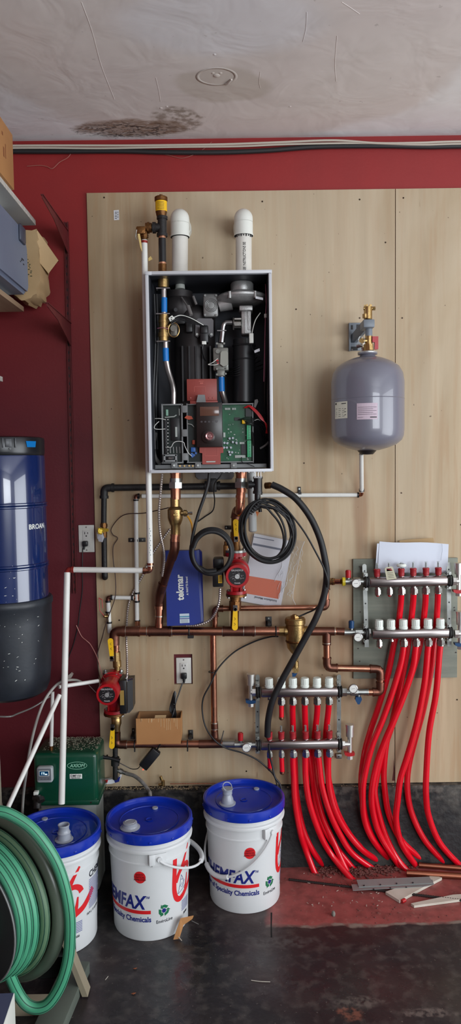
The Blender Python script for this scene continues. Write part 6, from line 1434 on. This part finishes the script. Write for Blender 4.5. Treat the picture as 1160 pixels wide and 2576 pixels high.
# ------------------------------------------------------------------ pails
pw_ = M('pail_white', (216,218,218), .38, 0, (206,208,208), 5, .7); pbl = M('pail_lid_blue', (12,50,172), .3, 0, (8,40,150), 5, .6, coat=.3)
cap_c = M('spout_plastic', (188,194,204), .3, 0, trans=.35); navy = M('label_navy', (22,34,120), .45); lred = M('label_red', (214,30,36), .45); lgrn = M('label_green', (20,110,70), .45); lblk = M('label_black', (24,26,40), .5)
PH = .362
def prad(z): return .131 + (.1455-.131)*z/PH
def lidr(): return .1545
def pail(x, yb, rot, hrot, lab, spout, hdrop, hdir, bulge=0.0):
    """x = picture column of the axis, yb = picture row where the front of the base meets the floor"""
    fb = PZ(x, yb, 0.0); dirc = Vector((fb.x-CAM.x, fb.y-CAM.y, 0)).normalized(); c = fb + dirc*.131; c.z = .001
    root = T('pail', lab, 'pail', c); tocam = math.atan2(-dirc.y, -dirc.x)     # angle of the side facing the camera
    def f(al, z, rr=0.0):   # al degrees to the right as seen
        a = tocam + R(al); return c + Vector((math.cos(a)*(prad(z)+rr), math.sin(a)*(prad(z)+rr), z))
    b = MB(pw_)
    pr = [(0,.004),(.118,.004),(.122,0),(.1305,0),(.1325,.006)]+[(prad(z), z) for z in (.05,.1,.15,.2,.25)]
    pr += [(prad(.262), .262),(prad(.262)+.0035,.264),(prad(.262)+.0035,.268),(prad(.28), .270),(prad(.3), .300),(prad(.3)+.009,.303),(prad(.3)+.010,.309),(prad(.3)+.008,.314),(prad(.32)+.001,.317),(prad(.34),.338),(prad(.34)+.006,.340),(prad(.34)+.006,.350),(.14,.350)]
    b.lathe(pr, c, Z3, 72); O('body', b, root)
    b = MB(pbl); R0 = lidr()
    b.lathe([(prad(.33)+.006,.332),(R0-.001,.334),(R0,.338),(R0,.354),(R0-.001,.364),(R0-.004,.367),(R0-.010,.367),(R0-.013,.364),(R0-.0145,.352),(R0-.022,.350),(.05,.3495),(0,.3495)], c, Z3, 72)
    for i in range(0, 360, 30):
        a = R(i+7); q = c+Vector((math.cos(a)*(R0+.0005), math.sin(a)*(R0+.0005), .343)); b.box(q, (.003,.009,.006), Matrix.Rotation(a, 3, 'Z'), bev=.0008)
    lid = O('lid', b, root)
    b = MB(pbl); b.lathe([(.012,.3497),(.014,.352),(.010,.352),(.008,.3505)], c, Z3, 24); b.torus(c+Vector((0,0,.3505)), Z3, .105, .0018, 48, 6); O('lid_ring', b, lid)
    def at(al, r, z=.3505): a = tocam+R(al); return c+Vector((math.cos(a)*r, math.sin(a)*r, z))
    o = at(*spout[1:3])
    if spout[0] == 'open':
        b = MB(cap_c); b.lathe([(.030,0),(.031,.003),(.024,.006),(.0215,.014),(.0205,.022),(.0225,.026),(.020,.029),(.0175,.036),(.018,.046),(.0195,.048),(.0195,.052),(.0165,.052),(.015,.04)], o, Z3, 28)
        O('spout', b, root, 'open translucent spout')
        b = MB(cap_c); random.seed(2)
        for i in range(5): b.prism([o+Vector((-.01+i*.004,.035+i*.003,0)), o+Vector((.002+i*.004,.03,0)), o+Vector((-.004+.004*i,.032,.022-.003*i))], (.0006,.001,0))
        O('torn_seal', b, root)
    elif spout[0] == 'flat':
        b = MB(cap_c); b.lathe([(.034,0),(.035,.003),(.028,.007),(.026,.012),(.0245,.013),(.0245,.019),(.021,.0205),(0,.0205)], o, Z3, 32); b.torus(o+Vector((0,0,.0205)), Z3, .017, .0012, 26, 6); O('spout', b, root, 'closed grey spout cap')
    else:
        b = MB(cap_c); b.lathe([(.030,0),(.031,.004),(.024,.007),(.0215,.02),(.018,.028),(.0155,.036),(.018,.038),(.018,.05),(.021,.054),(.021,.057),(0,.057)], o, Z3, 28)
        b.torus(o+Vector((0,0,.064)), Vector((.5,-.5,.7)), .02, .0018, 24, 6, (1,.8)); O('spout', b, root, 'raised spout with pull ring')
    o = at(*spout[3:5]); O('bung', MB(cap_c).lathe([(.0105,0),(.011,.004),(.009,.0055),(0,.0055)], o, Z3, 18), root)
    # lug and bail handle
    zb_ = .292; hc = f(hrot, zb_); hd = (hc-c); hd.z = 0; hd.normalize(); tg_ = Vector((-hd.y, hd.x, 0))
    lug = []
    for s_ in (1, -1):
        q = c+hd*s_*(prad(zb_)+.004); q.z = c.z+zb_-.008; b = MB(pw_); rm = Matrix((( tg_.x*1.0, hd.x, 0),(tg_.y, hd.y, 0),(0,0,1)))
        b.box(q-tg_*.026, (.02,.014,.036), rm, bev=.002); b.box(q+Vector((0,0,-.004)), (.05,.008,.042), rm, bev=.002); b.cyl(q, q+hd*s_*.011, .0085, seg=18); O('handle_lug', b, root); lug.append(q+hd*s_*.009)
    m_ = MB(pw_); pts = []; n = 30
    for i in range(n+1):
        t = i/n; q_ = f(hrot+hdir*180*t, max(.03, zb_-.012-hdrop*math.sin(math.pi*t)**.8 if 0 < t < 1 else zb_-.012), .013+bulge*max(0, math.sin(math.pi*t))); pts.append(q_)
    O('bail_handle', m_.tube(pts, .0042, 10), root)
    i0 = n//2; O('hand_grip', MB(pw_).tube(pts[i0-4:i0+5], .0085, 14), root)
    # printed label
    def w_(al0, z0):
        def fn(u, v, z): al = al0 + math.degrees(u/prad(z0)); return f(rot+al, z0+v, .0005+z)
        return fn
    def arc(b, al0, al1, z0, z1, n=12):
        pts0 = [f(rot+al0+(al1-al0)*i/n, z0, .0007) for i in range(n+1)]; pts1 = [f(rot+al0+(al1-al0)*i/n, z1, .0007) for i in range(n+1)]
        A = [b.bm.verts.new(q) for q in pts0]; B = [b.bm.verts.new(q) for q in pts1]
        for i in range(n): b._f([A[i],A[i+1],B[i+1],B[i]])
    def stroke(b, pts, wd):
        """ribbon through (degrees, height) points with widths"""
        p = [Vector((x*prad(.15)*math.pi/180, y, 0)) for x, y in pts]; q = sm(p, 6); A = []; B = []; m = len(q)
        for i in range(m):
            t = (q[min(i+1, m-1)]-q[max(i-1, 0)]).normalized(); nn = Vector((-t.y, t.x, 0)); ww = (wd[0]+(wd[1]-wd[0])*i/(m-1))/2
            for lst, s_ in ((A, 1), (B, -1)):
                k_ = q[i]+nn*ww*s_; lst.append(b.bm.verts.new(f(rot+math.degrees(k_.x/prad(.15)), k_.y, .0007)))
        for i in range(m-1): b._f([A[i],A[i+1],B[i+1],B[i]])
    b = MB(navy); b.text('CHEMFAX', .064, w_(-29, .112), bold=.0018, sx=.80, ax='RIGHT', cut=.006, shear=.18); b.text('\u2122', .02, w_(-27.5, .141), sx=.9, cut=.005); O('lettering', b, root, 'dark blue CHEMFAX lettering'); b = MB(navy); b.text('Leader of Specialty Chemicals', .0255, w_(-19, .0665), bold=.0006, sx=.88, ax='RIGHT', cut=.005); O('slogan', b, root, 'dark blue slogan under the red bar')
    b = MB(lred); arc(b, -122, -19.5, .094, .106, 30); O('red_bar', b, root)
    b = MB(lred); z0 = .221; cen = [f(rot-34, z0, .0007)]; n = 28; rim = [w_(-34, z0)(math.cos(2*math.pi*i/n)*.0205, math.sin(2*math.pi*i/n)*.0205, 0) for i in range(n)]
    cv = b.bm.verts.new(cen[0]); rv_ = [b.bm.verts.new(q) for q in rim]
    for i in range(n): b._f([cv, rv_[i], rv_[(i+1) % n]])
    d_ = O('red_dot', b, root); b = MB(M('dot_print', (120,14,22), .5))
    for i, s_ in enumerate(('SAFETY', 'CRITICAL', 'APPROVED')): b.text(s_, .0085, (lambda i: lambda u, v, z: w_(-34, z0)(u, v+.006-i*.0085, z+.0006))(i), ax='CENTER', bold=.0002, cut=.006)
    O('print', b, d_)
    # recycling arrows and EnviroLine
    b = MB(lgrn); F0 = w_(0, .099)
    for k_ in range(3):
        a0 = R(90+120*k_); pp = [Vector((.020*math.cos(a0+t), .020*math.sin(a0+t), 0)) for t in (R(-52), R(-8), R(22))]
        qq = [Vector((.0105*math.cos(a0+t), .0105*math.sin(a0+t), 0)) for t in (R(-56), R(0), R(20))]
        lst = [pp[0], pp[1], pp[2], qq[2], qq[1], qq[0]]
        b._f([b.bm.verts.new(F0(v.x, v.y, .0003)) for v in lst]); h_ = [Vector((.0245*math.cos(a0+R(24)), .0245*math.sin(a0+R(24)), 0)), Vector((.0155*math.cos(a0+R(52)), .0155*math.sin(a0+R(52)), 0)), Vector((.006*math.cos(a0+R(20)), .006*math.sin(a0+R(20)), 0))]
        b._f([b.bm.verts.new(F0(v.x, v.y, .0003)) for v in h_])
    rc = O('recycling_mark', b, root, 'green recycling arrows')
    b = MB(navy); b._f([b.bm.verts.new(F0(.0075*math.cos(i*.5236), .0075*math.sin(i*.5236), .0004)) for i in range(12)]); O('globe', b, rc)
    b = MB(lblk); b.text('EnviroLine', .0165, w_(1, .058), ax='CENTER', bold=.0001, sx=.86, cut=.005); O('print', b, rc)
    # red emblem
    b = MB(lred)
    stroke(b, [(18,.262),(17.5,.22),(17,.18),(17.5,.15),(21,.125),(27,.115),(34,.118),(44,.13),(58,.145),(76,.185)], (.017,.021))
    stroke(b, [(20,.178),(26,.205),(34,.220),(43,.222),(50,.212),(53,.198)], (.015,.019))
    stroke(b, [(33,.222),(40,.25),(50,.285)], (.018,.008)); stroke(b, [(42,.135),(45,.155),(47,.185)], (.018,.006)); O('emblem', b, root, 'red looping emblem')
    b = MB(navy)
    for s_ in ([(24,.135),(28,.16),(31,.195)], [(24,.135),(34,.142),(40,.15)], [(31,.195),(35,.18),(37,.16),(32,.15)], [(27,.155),(34,.165)], [(30,.18),(36,.175)], [(33,.15),(40,.17)]): stroke(b, s_, (.0014,.0014))
    O('drawing', b, root)
    b = MB(lblk); b.text('CHEMFAX', .030, w_(67, .228), bold=.0006, sx=.9, cut=.005); O('print', b, root)
    b = MB(M('fine_print', (90,96,150), .6))
    for i in range(18): arc(b, 67, 102-(7 if i % 5 == 4 else 0), .218-i*.0056, .2203-i*.0056, 8)
    for i in range(7): arc(b, 33, 54, .098-i*.0055, .1003-i*.0055, 5)
    O('fine_print', b, root)
    b = MB(lblk); b.text('18.9 L / 5 US GAL', .0105, w_(62, .105), bold=.0002, cut=.005); b.text('28500', .0105, w_(38, .048), bold=.0002, cut=.005); O('print', b, root)
    root.scale = (1.03, 1.03, 1.075); return root, c, f
pail(150, 2407, -19, 150, 'white pail with blue lid and open spout, half hidden behind the green hose', ('open', 22, .07, 200, .11), .08, 1)
pA, cA, fA = pail(382, 2366, 19, 12, 'middle white pail with blue lid, flat grey cap and handle hanging to the right', ('flat', -52, .085, 165, .085), .075, 1, .035)
pB, cB, fB = pail(617, 2298, 42, 42, 'right white pail with blue lid, raised ringed spout and handle hanging in front', ('ring', -60, .07, 150, .1), .155, -1)
# ------------------------------------------------------------------ glycol feeder (green tank) and the pipes round it
gr = M('feeder_green', (13,74,52), .3, 0, (10,60,42), 3, .6, coat=.3)
fd = T('system_feeder', 'green feeder tank lettered AXIOM with a lit control panel, behind the left pail', 'feeder tank', P(170, 2040, .22) * 1)
FD = .24; fz0 = P(190, 2027, FD).z; fz1 = P(190, 1896, FD).z; fx0 = P(84, 1960, FD).x; fx1 = P(245, 1960, FD).x
b = MB(gr); b.box(((fx0+fx1)/2, -.15, (fz0+fz1)/2), (fx1-fx0, .18, fz1-fz0), bev=.016, seg=3); b.box(((fx0+fx1)/2, -.15, fz0+.012), (fx1-fx0+.008, .186, .02), bev=.004); O('housing', b, fd)
b = MB(M('dusty_white_tank', (176,182,176), .5, 0, (150,156,150), 8, .6)); b.box(((fx0+fx1)/2+.0, -.145, fz0/2), (fx1-fx0-.012, .15, fz0-.004), bev=.02); O('reservoir', b, fd, 'translucent white reservoir')
b = MB(M('insulation_dust', (132,126,108), .95)); random.seed(8)
for i in range(420): b.sphere((random.uniform(fx0+.03,fx1-.005), -.064-.14*random.random()**1.6, fz1+.0005), random.uniform(.001,.0028), (1.3,1,.6), 6)
O('dust', b, fd)['kind'] = 'stuff'
yf_ = -.2405
def fp(x, y, o=0): q = P(x, y, .2405); return Vector((q.x, yf_-o, q.z))
b = MB(M('logo_pale_green', (150,205,175), .4)); q = fp(194,1926)
n = 40
for ra, rb in ((.0385,.0365),):
    A = [b.bm.verts.new(q+Vector((math.cos(2*math.pi*i/n)*.0385, 0, math.sin(2*math.pi*i/n)*.0150))) for i in range(n)]; B = [b.bm.verts.new(q+Vector((math.cos(2*math.pi*i/n)*.0368, 0, math.sin(2*math.pi*i/n)*.0134))) for i in range(n)]
    for i in range(n): b._f([A[i],A[(i+1)%n],B[(i+1)%n],B[i]])
b.text('AXIOM', .0185, lambda a, c, z: q+Vector((a, -z, c-.0062)), bold=.0003, sx=.95, ax='CENTER', shear=.25); O('logo', b, fd, 'pale green oval AXIOM logo')
b = MB(whp); q2 = fp(191,1953); b.box(q2, (.048,.001,.019), bev=.0004); pl_ = O('name_label', b, fd); b = MB(ink)
b.text('DMF150', .0115, lambda a, c, z: q2+Vector((a, -.0007-z, c-.0015)), bold=.0002, ax='CENTER'); b.text('Digital Mini Feeder', .0045, lambda a, c, z: q2+Vector((a, -.0007-z, c-.007)), bold=.0001, ax='CENTER'); O('print', b, pl_)
b = MB(steel); b.cyl(fp(229,2018), fp(229,2018,.003), .004, seg=12); O('screw', b, fd)
ctl = MB(M('controller_grey', (168,172,174), .45)); q = fp(116,1943); ctl.box(q-Y3*.014, (.062,.032,.062), bev=.010, seg=3); cp = O('controller', ctl, fd, 'grey control panel')
b = MB(M('controller_face', (110,114,118), .4)); b.box(q-Y3*.0304+Z3*.004, (.053,.001,.046), bev=.0004)
for i in range(4): b.cyl(q+Vector((-.018+i*.012,-.031,-.013)), q+Vector((-.018+i*.012,-.0318,-.013)), .0028, seg=12)
O('keypad', b, cp); O('bezel', MB(whp).box(q-Y3*.0312+Z3*.009, (.039,.001,.021), bev=.0004), cp)
O('screen', MB(M('lcd_blue', (10,50,84), .2, emit=.4)).box(q-Y3*.0318+Z3*.009, (.034,.0008,.017)), cp, 'lit blue screen')
b = MB(M('lcd_digits', (200,232,240), .3, emit=1.4))
for dx in (-.009,-.003): b.box(q+Vector((dx,-.0324,.009)), (.0013,.0004,.008)); b.box(q+Vector((dx+.0018,-.0324,.0125)), (.003,.0004,.0012))
b.box(q+Vector((.0015,-.0324,.009)), (.0013,.0004,.008)); b.box(q+Vector((.008,-.0324,.006)), (.009,.0004,.0035)); O('digits', b, cp)
b = MB(bronze); b.cyl(P(129,1899,.2), P(129,1890,.2), .012, seg=16); b.cyl(P(129,1890,.2), P(129,1876,.2), .008, seg=8); O('fitting', b, fd, 'brass top fitting')
b = MB(iron); b.cyl(P(95,2000,.25), P(94,2034,.27), .014, seg=14); b.cyl(P(86,2008,.25), P(105,2012,.28), .010, seg=12); b.cyl(P(102,2007,.28), P(104,2016,.29), .015, seg=6); b.m(whp).pbox(84,1993,95,2001,.24,.26,.001); O('outlet_valve', b, fd)
solo('pipe_offcut', MB(pex).cyl(P(132,1740,.2), P(129,1876,.2), .0072, seg=18), 'short upright white pipe on top of the green tank', 'pipe')
solo('slanted_pipe', MB(pex).cyl(P(150,1748,.36), P(16,2040,.62), .0082, seg=18), 'white plastic pipe leaning diagonally down to the left of the green tank', 'pipe')
solo('overflow_pipe', MB(pex).cyl(P(148,1728,.30), P(247,1713,.2), .0075, seg=18), 'short white pipe running sideways toward the left pump', 'pipe')
solo('grey_hose', MB(M('pale_grey_hose', (150,148,142), .4)).tube(sm([P(*q) for q in ((205,1716,.2),(190,1711,.22),(165,1712,.3),(140,1725,.34),(112,1762,.38),(92,1815,.4),(76,1880,.41),(66,1945,.38),(59,2000,.31),(56,2060,.28),(56,2120,.27))], 8), .0052, 12), 'thin pale grey hose arching over and down in front of the green tank', 'hose')
b = MB(M('wall_hook_white', (200,190,180), .5)); b.pprism([(170,1700),(178,1694),(183,1698),(179,1706),(171,1707)], 0, .02); solo('wall_clip', b, 'small pale clip on the red wall behind the hanging white pipe', 'clip')
solo('tie_wire', MB(whp).tube([P(224,1724,.03), P(241,1742,.1)], .0012, 6), 'short white wire end left of the left pump', 'wire')

# ------------------------------------------------------------------ garden hose on its reel
hg = M('hose_green', (84,168,130), .45, 0, (62,142,108), 3, .6); hol = M('hose_olive', (92,122,92), .5, 0, (78,104,78), 4, .6); hgr = M('hose_grey_green', (88,100,86), .3, 0, (72,84,72), 4, .6); hst = M('hose_stripe', (20,66,54), .5)
def ghose(root, pts, r, mat, name, stripes=True, label=None):
    b = MB(mat).tube(pts, r, 14); n = len(pts)
    o = O(name, b, root, label)
    if stripes:
        s = MB(hst)
        for ang in (-.9, .0, .9):
            out = []
            for i, p_ in enumerate(pts):
                t = (pts[min(i+1, n-1)]-pts[max(i-1, 0)]).normalized(); v = (CAM-p_).normalized(); sd = t.cross(v).normalized(); nn = sd.cross(t).normalized()
                out.append(p_ + (nn*math.cos(ang)+sd*math.sin(ang))*r*.985)
            s.tube(out, .0012, 5)
        O('stripe', s, o)
    return o
az = R(-29); ax_ = Vector((math.sin(az), -math.cos(az), 0)); C0 = P(-20, 2262, .9); uu = Vector((math.cos(az), math.sin(az), 0))
rl = T('hose_reel', 'green garden hose wound on a black reel with one loose loop, lower left', 'hose reel', (C0.x, C0.y, 0))
def turn(s_, r, a0=0, a1=360, dr=0.0, n=60):
    return [C0+ax_*(s_+.012*i/n)+(uu*math.cos(R(a0+(a1-a0)*i/n))+Z3*math.sin(R(a0+(a1-a0)*i/n)))*(r+dr*i/n) for i in range(n+1)]
ghose(rl, turn(-.035, .238, 200, -100), .021, hgr, 'hose_turn', False, 'outer grey-green hose turn')
ghose(rl, turn(-.004, .212, 250, -110, .002), .0155, hol, 'hose_turn', True, 'olive hose turn')
def helix(s0, s1, r0, r1, a0, turns, n=54):
    N = int(turns*n); return [C0+ax_*(s0+(s1-s0)*i/N)+(uu*math.cos(R(a0-360*turns*i/N))+Z3*math.sin(R(a0-360*turns*i/N)))*(r0+(r1-r0)*i/N) for i in range(N+1)]
ghose(rl, helix(.026, .084, .205, .188, 200, 3), .0155, hg, 'hose_turns', True)
ghose(rl, helix(.0, .075, .172, .168, 200, 2), .0145, hg, 'hose_turns', True)
b = MB(M('reel_black', (30,36,36), .75)); b.lathe([(0,.100),(.17,.100),(.196,.096),(.198,.102),(.197,.106),(.17,.108),(.105,.106),(.10,.116),(0,.116)], C0, ax_, 64); O('front_flange', b, rl)
O('flange_rim', MB(M('rim_grey', (120,124,122), .5)).torus(C0+ax_*.104, ax_, .1975, .0026, 64, 6), rl)
O('drum', MB(MC['reel_black']).cyl(C0-ax_*.03, C0+ax_*.10, .155, seg=48), rl)
b = MB(MC['reel_black']); b.lathe([(0,-.05),(.2,-.05),(.21,-.046),(.2,-.042),(0,-.042)], C0, ax_, 64); O('rear_flange', b, rl)
b = MB(hol)
ghose(rl, [C0+ax_*.124+(uu*math.cos(R(t))+Z3*math.sin(R(t)))*.125 for t in range(110, -12, -6)], .0155, hol, 'hose_end', True)
lp = sm([P(*q) for q in ((-70,2075,1.0),(-30,2045,1.0),(5,2042,1.0),(40,2056,1.0),(80,2084,1.0),(118,2130,1.0),(146,2180,1.0),(165,2240,1.0),(175,2300,1.0),(176,2360,1.0),(170,2420,1.0),(152,2478,1.0),(124,2522,1.0),(95,2536,1.0),(66,2526,1.0),(42,2492,1.0),(20,2440,1.02),(2,2380,1.04),(-25,2310,1.06),(-60,2260,1.06))], 8)
ghose(rl, lp, .0165, hg, 'loose_loop', True)
stand = M('stand_wood', (150,140,118), .7, 0, (126,116,96), 6, .8)
q0 = P(131, 2300, .84); q1 = PZ(213, 2508, .004)
b = MB(stand); sd = (q1-q0).normalized(); b.prism([q0-X3*.006, q0+X3*.008, q1+X3*.010, q1-X3*.008], (0,.045,0)); O('stand_leg', b, rl)
b = MB(stand); b.box((C0-ax_*.05+Vector((0,.02,-.13))), (.03,.03,.3)); b.box((C0.x, C0.y+.05, .02), (.3,.04,.04)); O('stand_post', b, rl)
O('axle', MB(zinc).cyl(C0-ax_*.08, C0+ax_*.125, .012, seg=14), rl)
# timber on the floor, metal crate behind the hose
tm = M('grey_timber', (96,104,94), .7, 0, (74,82,74), 3, .7, .1, 60)
g0, g1 = PZ(188, 2462, .0), PZ(128, 2600, .0); dd = (g1-g0); dd.z = 0; ln = dd.length; dd.normalize(); rm = Matrix((( -dd.y, dd.x, 0),( dd.x, dd.y, 0),(0,0,1))).transposed()
b = MB(tm); b.box(g0+dd*(ln/2+.12)+Z3*.021, (.085, ln+.3, .04), rm, bev=.002); solo('timber', b, 'grey timber lying on the floor in front of the reel stand', 'timber')
b = MB(M('crate_dark', (50,54,52), .5, .3)); c0 = PZ(140, 2452, 0)
for z in (.002,.075,.15): b.box((c0.x, c0.y+.03, z+.002), (.10,.10,.004))
b.box((c0.x-.05, c0.y+.03, .077), (.004,.10,.154)); b.box((c0.x+.05, c0.y+.03, .077), (.004,.10,.154)); b.box((c0.x, c0.y+.08, .077), (.10,.004,.154))
solo('small_rack', b, 'small dark metal rack with two openings beneath the hose loop', 'rack')
# carton in the corner
q = P(37, 2496, 1.22); ang = R(3); rm = Matrix.Rotation(ang, 3, 'Z'); 
cz_ = q.z; w1, w2 = .22, .30; e1 = rm @ Vector((-1,0,0)); e2 = rm @ Vector((0,-1,0)); ctr = q+e1*w1/2+e2*w2/2; ctr.z = cz_/2+.001
ct_ = T('carton', 'small printed carton with dark blue top and white side in the lower left corner', 'carton', (ctr.x, ctr.y, .001))
O('box', MB(whp).box(ctr, (w1,w2,cz_-.004), rm, bev=.002), ct_)
O('top_print', MB(M('carton_navy', (74,80,108), .5)).box(Vector((ctr.x,ctr.y,cz_-.0008)), (w1-.004,w2-.004,.0012), rm), ct_)
s0 = q+e2*.02 - e1*.0004*0; off = (rm @ Vector((1,0,0)))*.0006
b = MB(M('carton_brown', (130,72,60), .5)); zt_ = cz_-.03
b.prism([q+e2*.10+off-Z3*.03, q+e2*.03+off-Z3*.14, q+e2*.17+off-Z3*.14], off*.5); b.m(MC['carton_navy']).prism([q+e2*.02+off-Z3*.16, q+e2*.2+off-Z3*.16, q+e2*.2+off-Z3*.22, q+e2*.02+off-Z3*.22], off*.5); O('side_print', b, ct_)

# ------------------------------------------------------------------ odds and ends on the floor
def onfl(x, y, z=0): return PZ(x, y, z)
b = MB(copper); solo('copper_pipe', MB(M('dull_copper', (168,108,84), .4, 1, (140,86,66), 10, .8)).cyl(onfl(1054,2176,.0105), onfl(1185,2186,.0105), .0105, seg=20), 'rear length of copper pipe lying on the red floor at the right', 'copper pipe')
solo('copper_pipe', MB(MC['dull_copper']).cyl(onfl(1023,2196,.0125), onfl(1190,2206,.0125), .0125, seg=22), 'front, thicker length of copper pipe lying on the red floor at the right', 'copper pipe')
a, c = onfl(726,2212,.006), onfl(1180,2267,.006); n = int((c-a).length/.0045); pts = [a.lerp(c, i/n) for i in range(n+1)]
solo('rebar', MB(M('rusty_rod', (46,38,36), .6, .5)).tube(pts, [.0052 if i % 2 else .0038 for i in range(n+1)], 8), 'long dark ribbed steel rod lying across the red floor', 'steel rod')
ps = T('perforated_strip', 'light grey perforated metal strip lying over the dark rod', 'metal strip', onfl(980,2228,.013))
gm = M('galvanised', (150,156,154), .4, .5)
b = MB(gm); b.prism([onfl(884,2226,.013), onfl(1088,2214,.013), onfl(1092,2226,.013), onfl(1066,2231,.013), onfl(888,2241,.013)], (0,0,.002)); b.prism([onfl(897,2214,.022), onfl(1080,2206,.022), onfl(1090,2222,.0155), onfl(903,2232,.0155)], (0,0,.0015)); O('strip', b, ps)
k = MB(ink)
for x, y in ((916,2228),(957,2226),(998,2223),(1039,2221)): q = onfl(x, y, .0195); k.cyl(q, q+Z3*.0022, .0032, seg=10)
for x, y in ((940,2237),(982,2234),(1022,2232)): q = onfl(x, y, .0152); k.cyl(q, q+Z3*.0012, .0036, seg=10)
O('hole', k, ps)
wp = M('white_painted_wood', (206,200,188), .6, 0, (176,168,152), 10, .7)
solo('wood_offcut', MB(wp).prism([onfl(970,2250,.001), onfl(1005,2272,.001), onfl(1062,2240,.001), onfl(1112,2214,.001), onfl(1090,2208,.001)], (0,0,.011)), 'white painted wood wedge under the perforated strip', 'wood offcut')
solo('wood_offcut', MB(wp).prism([onfl(1034,2278,.001), onfl(1042,2284,.001), onfl(1175,2266,.001), onfl(1175,2254,.001), onfl(1140,2256,.001)], (0,0,.009)), 'long white painted wood sliver at the right edge below the rod', 'wood offcut')
solo('red_cap', MB(redc).cyl(onfl(1011,2268,.008), onfl(1019,2264,.008), .0075, seg=12), 'tiny red plastic cap beside the white wood wedge', 'cap')
db = M('red_concrete_crumb', (112,58,52), .9, 0, (90,60,54), 60, .9); random.seed(31)
b = MB(db)
for cx_, cy_, sx_, sy_, n, m_ in ((815,2195,30,12,130,0),(905,2196,50,12,260,0),(970,2190,45,10,130,0),(870,2225,90,25,70,1),(990,2300,160,30,40,1),(1000,2185,60,8,70,0)):
    for i in range(n):
        q = onfl(cx_+random.gauss(0,.5)*sx_, cy_+random.gauss(0,.5)*sy_, .0); 
        if q.y > -.052: continue
        hh = .006*max(0, 1-abs(random.gauss(0,1))) if m_ == 0 else 0; r = random.uniform(.0012,.0055)*(1 if m_ == 0 else .6)
        b.sphere((q.x,q.y,hh+r*.4), r, (random.uniform(.8,1.5),1,.8), 6)
solo('concrete_crumbs', b, 'red concrete crumbs and chippings heaped where the red tubes enter the floor', 'debris')['kind'] = 'stuff'
b = MB(M('pale_chip', (176,160,148), .8)); 
for i in range(46):
    q = onfl(random.uniform(760,1000), random.uniform(2180,2280), .004)
    if q.y > -.06: continue
    a = random.uniform(0,3.1); b.box(q, (random.uniform(.004,.014), random.uniform(.0012,.003), .0015), Matrix.Rotation(a, 3, 'Z'))
solo('wood_chips', b, 'pale wood and paper chips scattered over the red floor strip', 'debris')['kind'] = 'stuff'
b = MB(M('grey_stone', (120,116,108), .8)); q = onfl(839,2299,.006); b.sphere(q, .011, (.7,.8,1.1), 10); solo('pebble', b, 'small grey stone on the red floor strip below the steel rod', 'stone')
b = MB(MC['tube_print'] if 'tube_print' in MC else ink).pprism([(991,1912),(993,1935),(993,1964),(987,1964),(990,1940)], .0122, .0128); solo('crack', b, 'dark split in the plywood at the foot of the seam between the red tubes', 'crack')
# cardboard splinter leaning on the middle pail, nail and leaves
b = MB(card); b.prism([onfl(436,2364,.002), onfl(451,2362,.002), P(462,2327,.49), P(484,2312,.47), P(487,2305,.47), P(454,2312,.5)], (.0,.0035,.001)); solo('cardboard_scrap', b, 'bent brown cardboard scrap leaning against the foot of the middle pail', 'scrap')
solo('splinter', MB(wp).cyl(onfl(443,2350,.012), onfl(457,2366,.003), .0018, seg=6), 'pale splinter sticking out under the cardboard scrap', 'splinter')
solo('wire_bit', MB(zinc).cyl(onfl(482,2316,.012), onfl(500,2325,.002), .0009, seg=6), 'short bent wire beside the cardboard scrap', 'wire')
lf = M('dry_leaf', (150,84,50), .7)
for x, y, r, t in ((340,2437,.007,'curled brown leaf fragment on the dark floor below the middle pail'),(336,2500,.008,'larger brown leaf fragment near the bottom left of the dark floor')):
    q = onfl(x, y, .002); solo('leaf_fragment', MB(lf).prism([q+Vector((-r,0,0)), q+Vector((0,-r*.6,.001)), q+Vector((r,.001,.002)), q+Vector((.001,r*.6,0))], (0,0,.001)), t, 'leaf')
solo('twig', MB(wp).tube(sm([onfl(632,2466,.002), onfl(655,2469,.002), onfl(680,2470,.002)], 4), .0011, 6), 'thin pale twig on the dark wet floor', 'twig')
solo('twig', MB(wp).cyl(onfl(265,2465,.002), onfl(272,2456,.002), .001, seg=6), 'tiny pale splinter on the dark floor right of the left pail', 'splinter')
b = MB(M('crack_black', (8,8,8), .9)); b.prism([onfl(681,2296,.0), onfl(685,2296,.0), onfl(684,2330,.0), onfl(685,2358,.0), onfl(681,2358,.0)], (0,0,.0006)); O('trim_3', b, None, kind='structure', origin=(0,0,0))
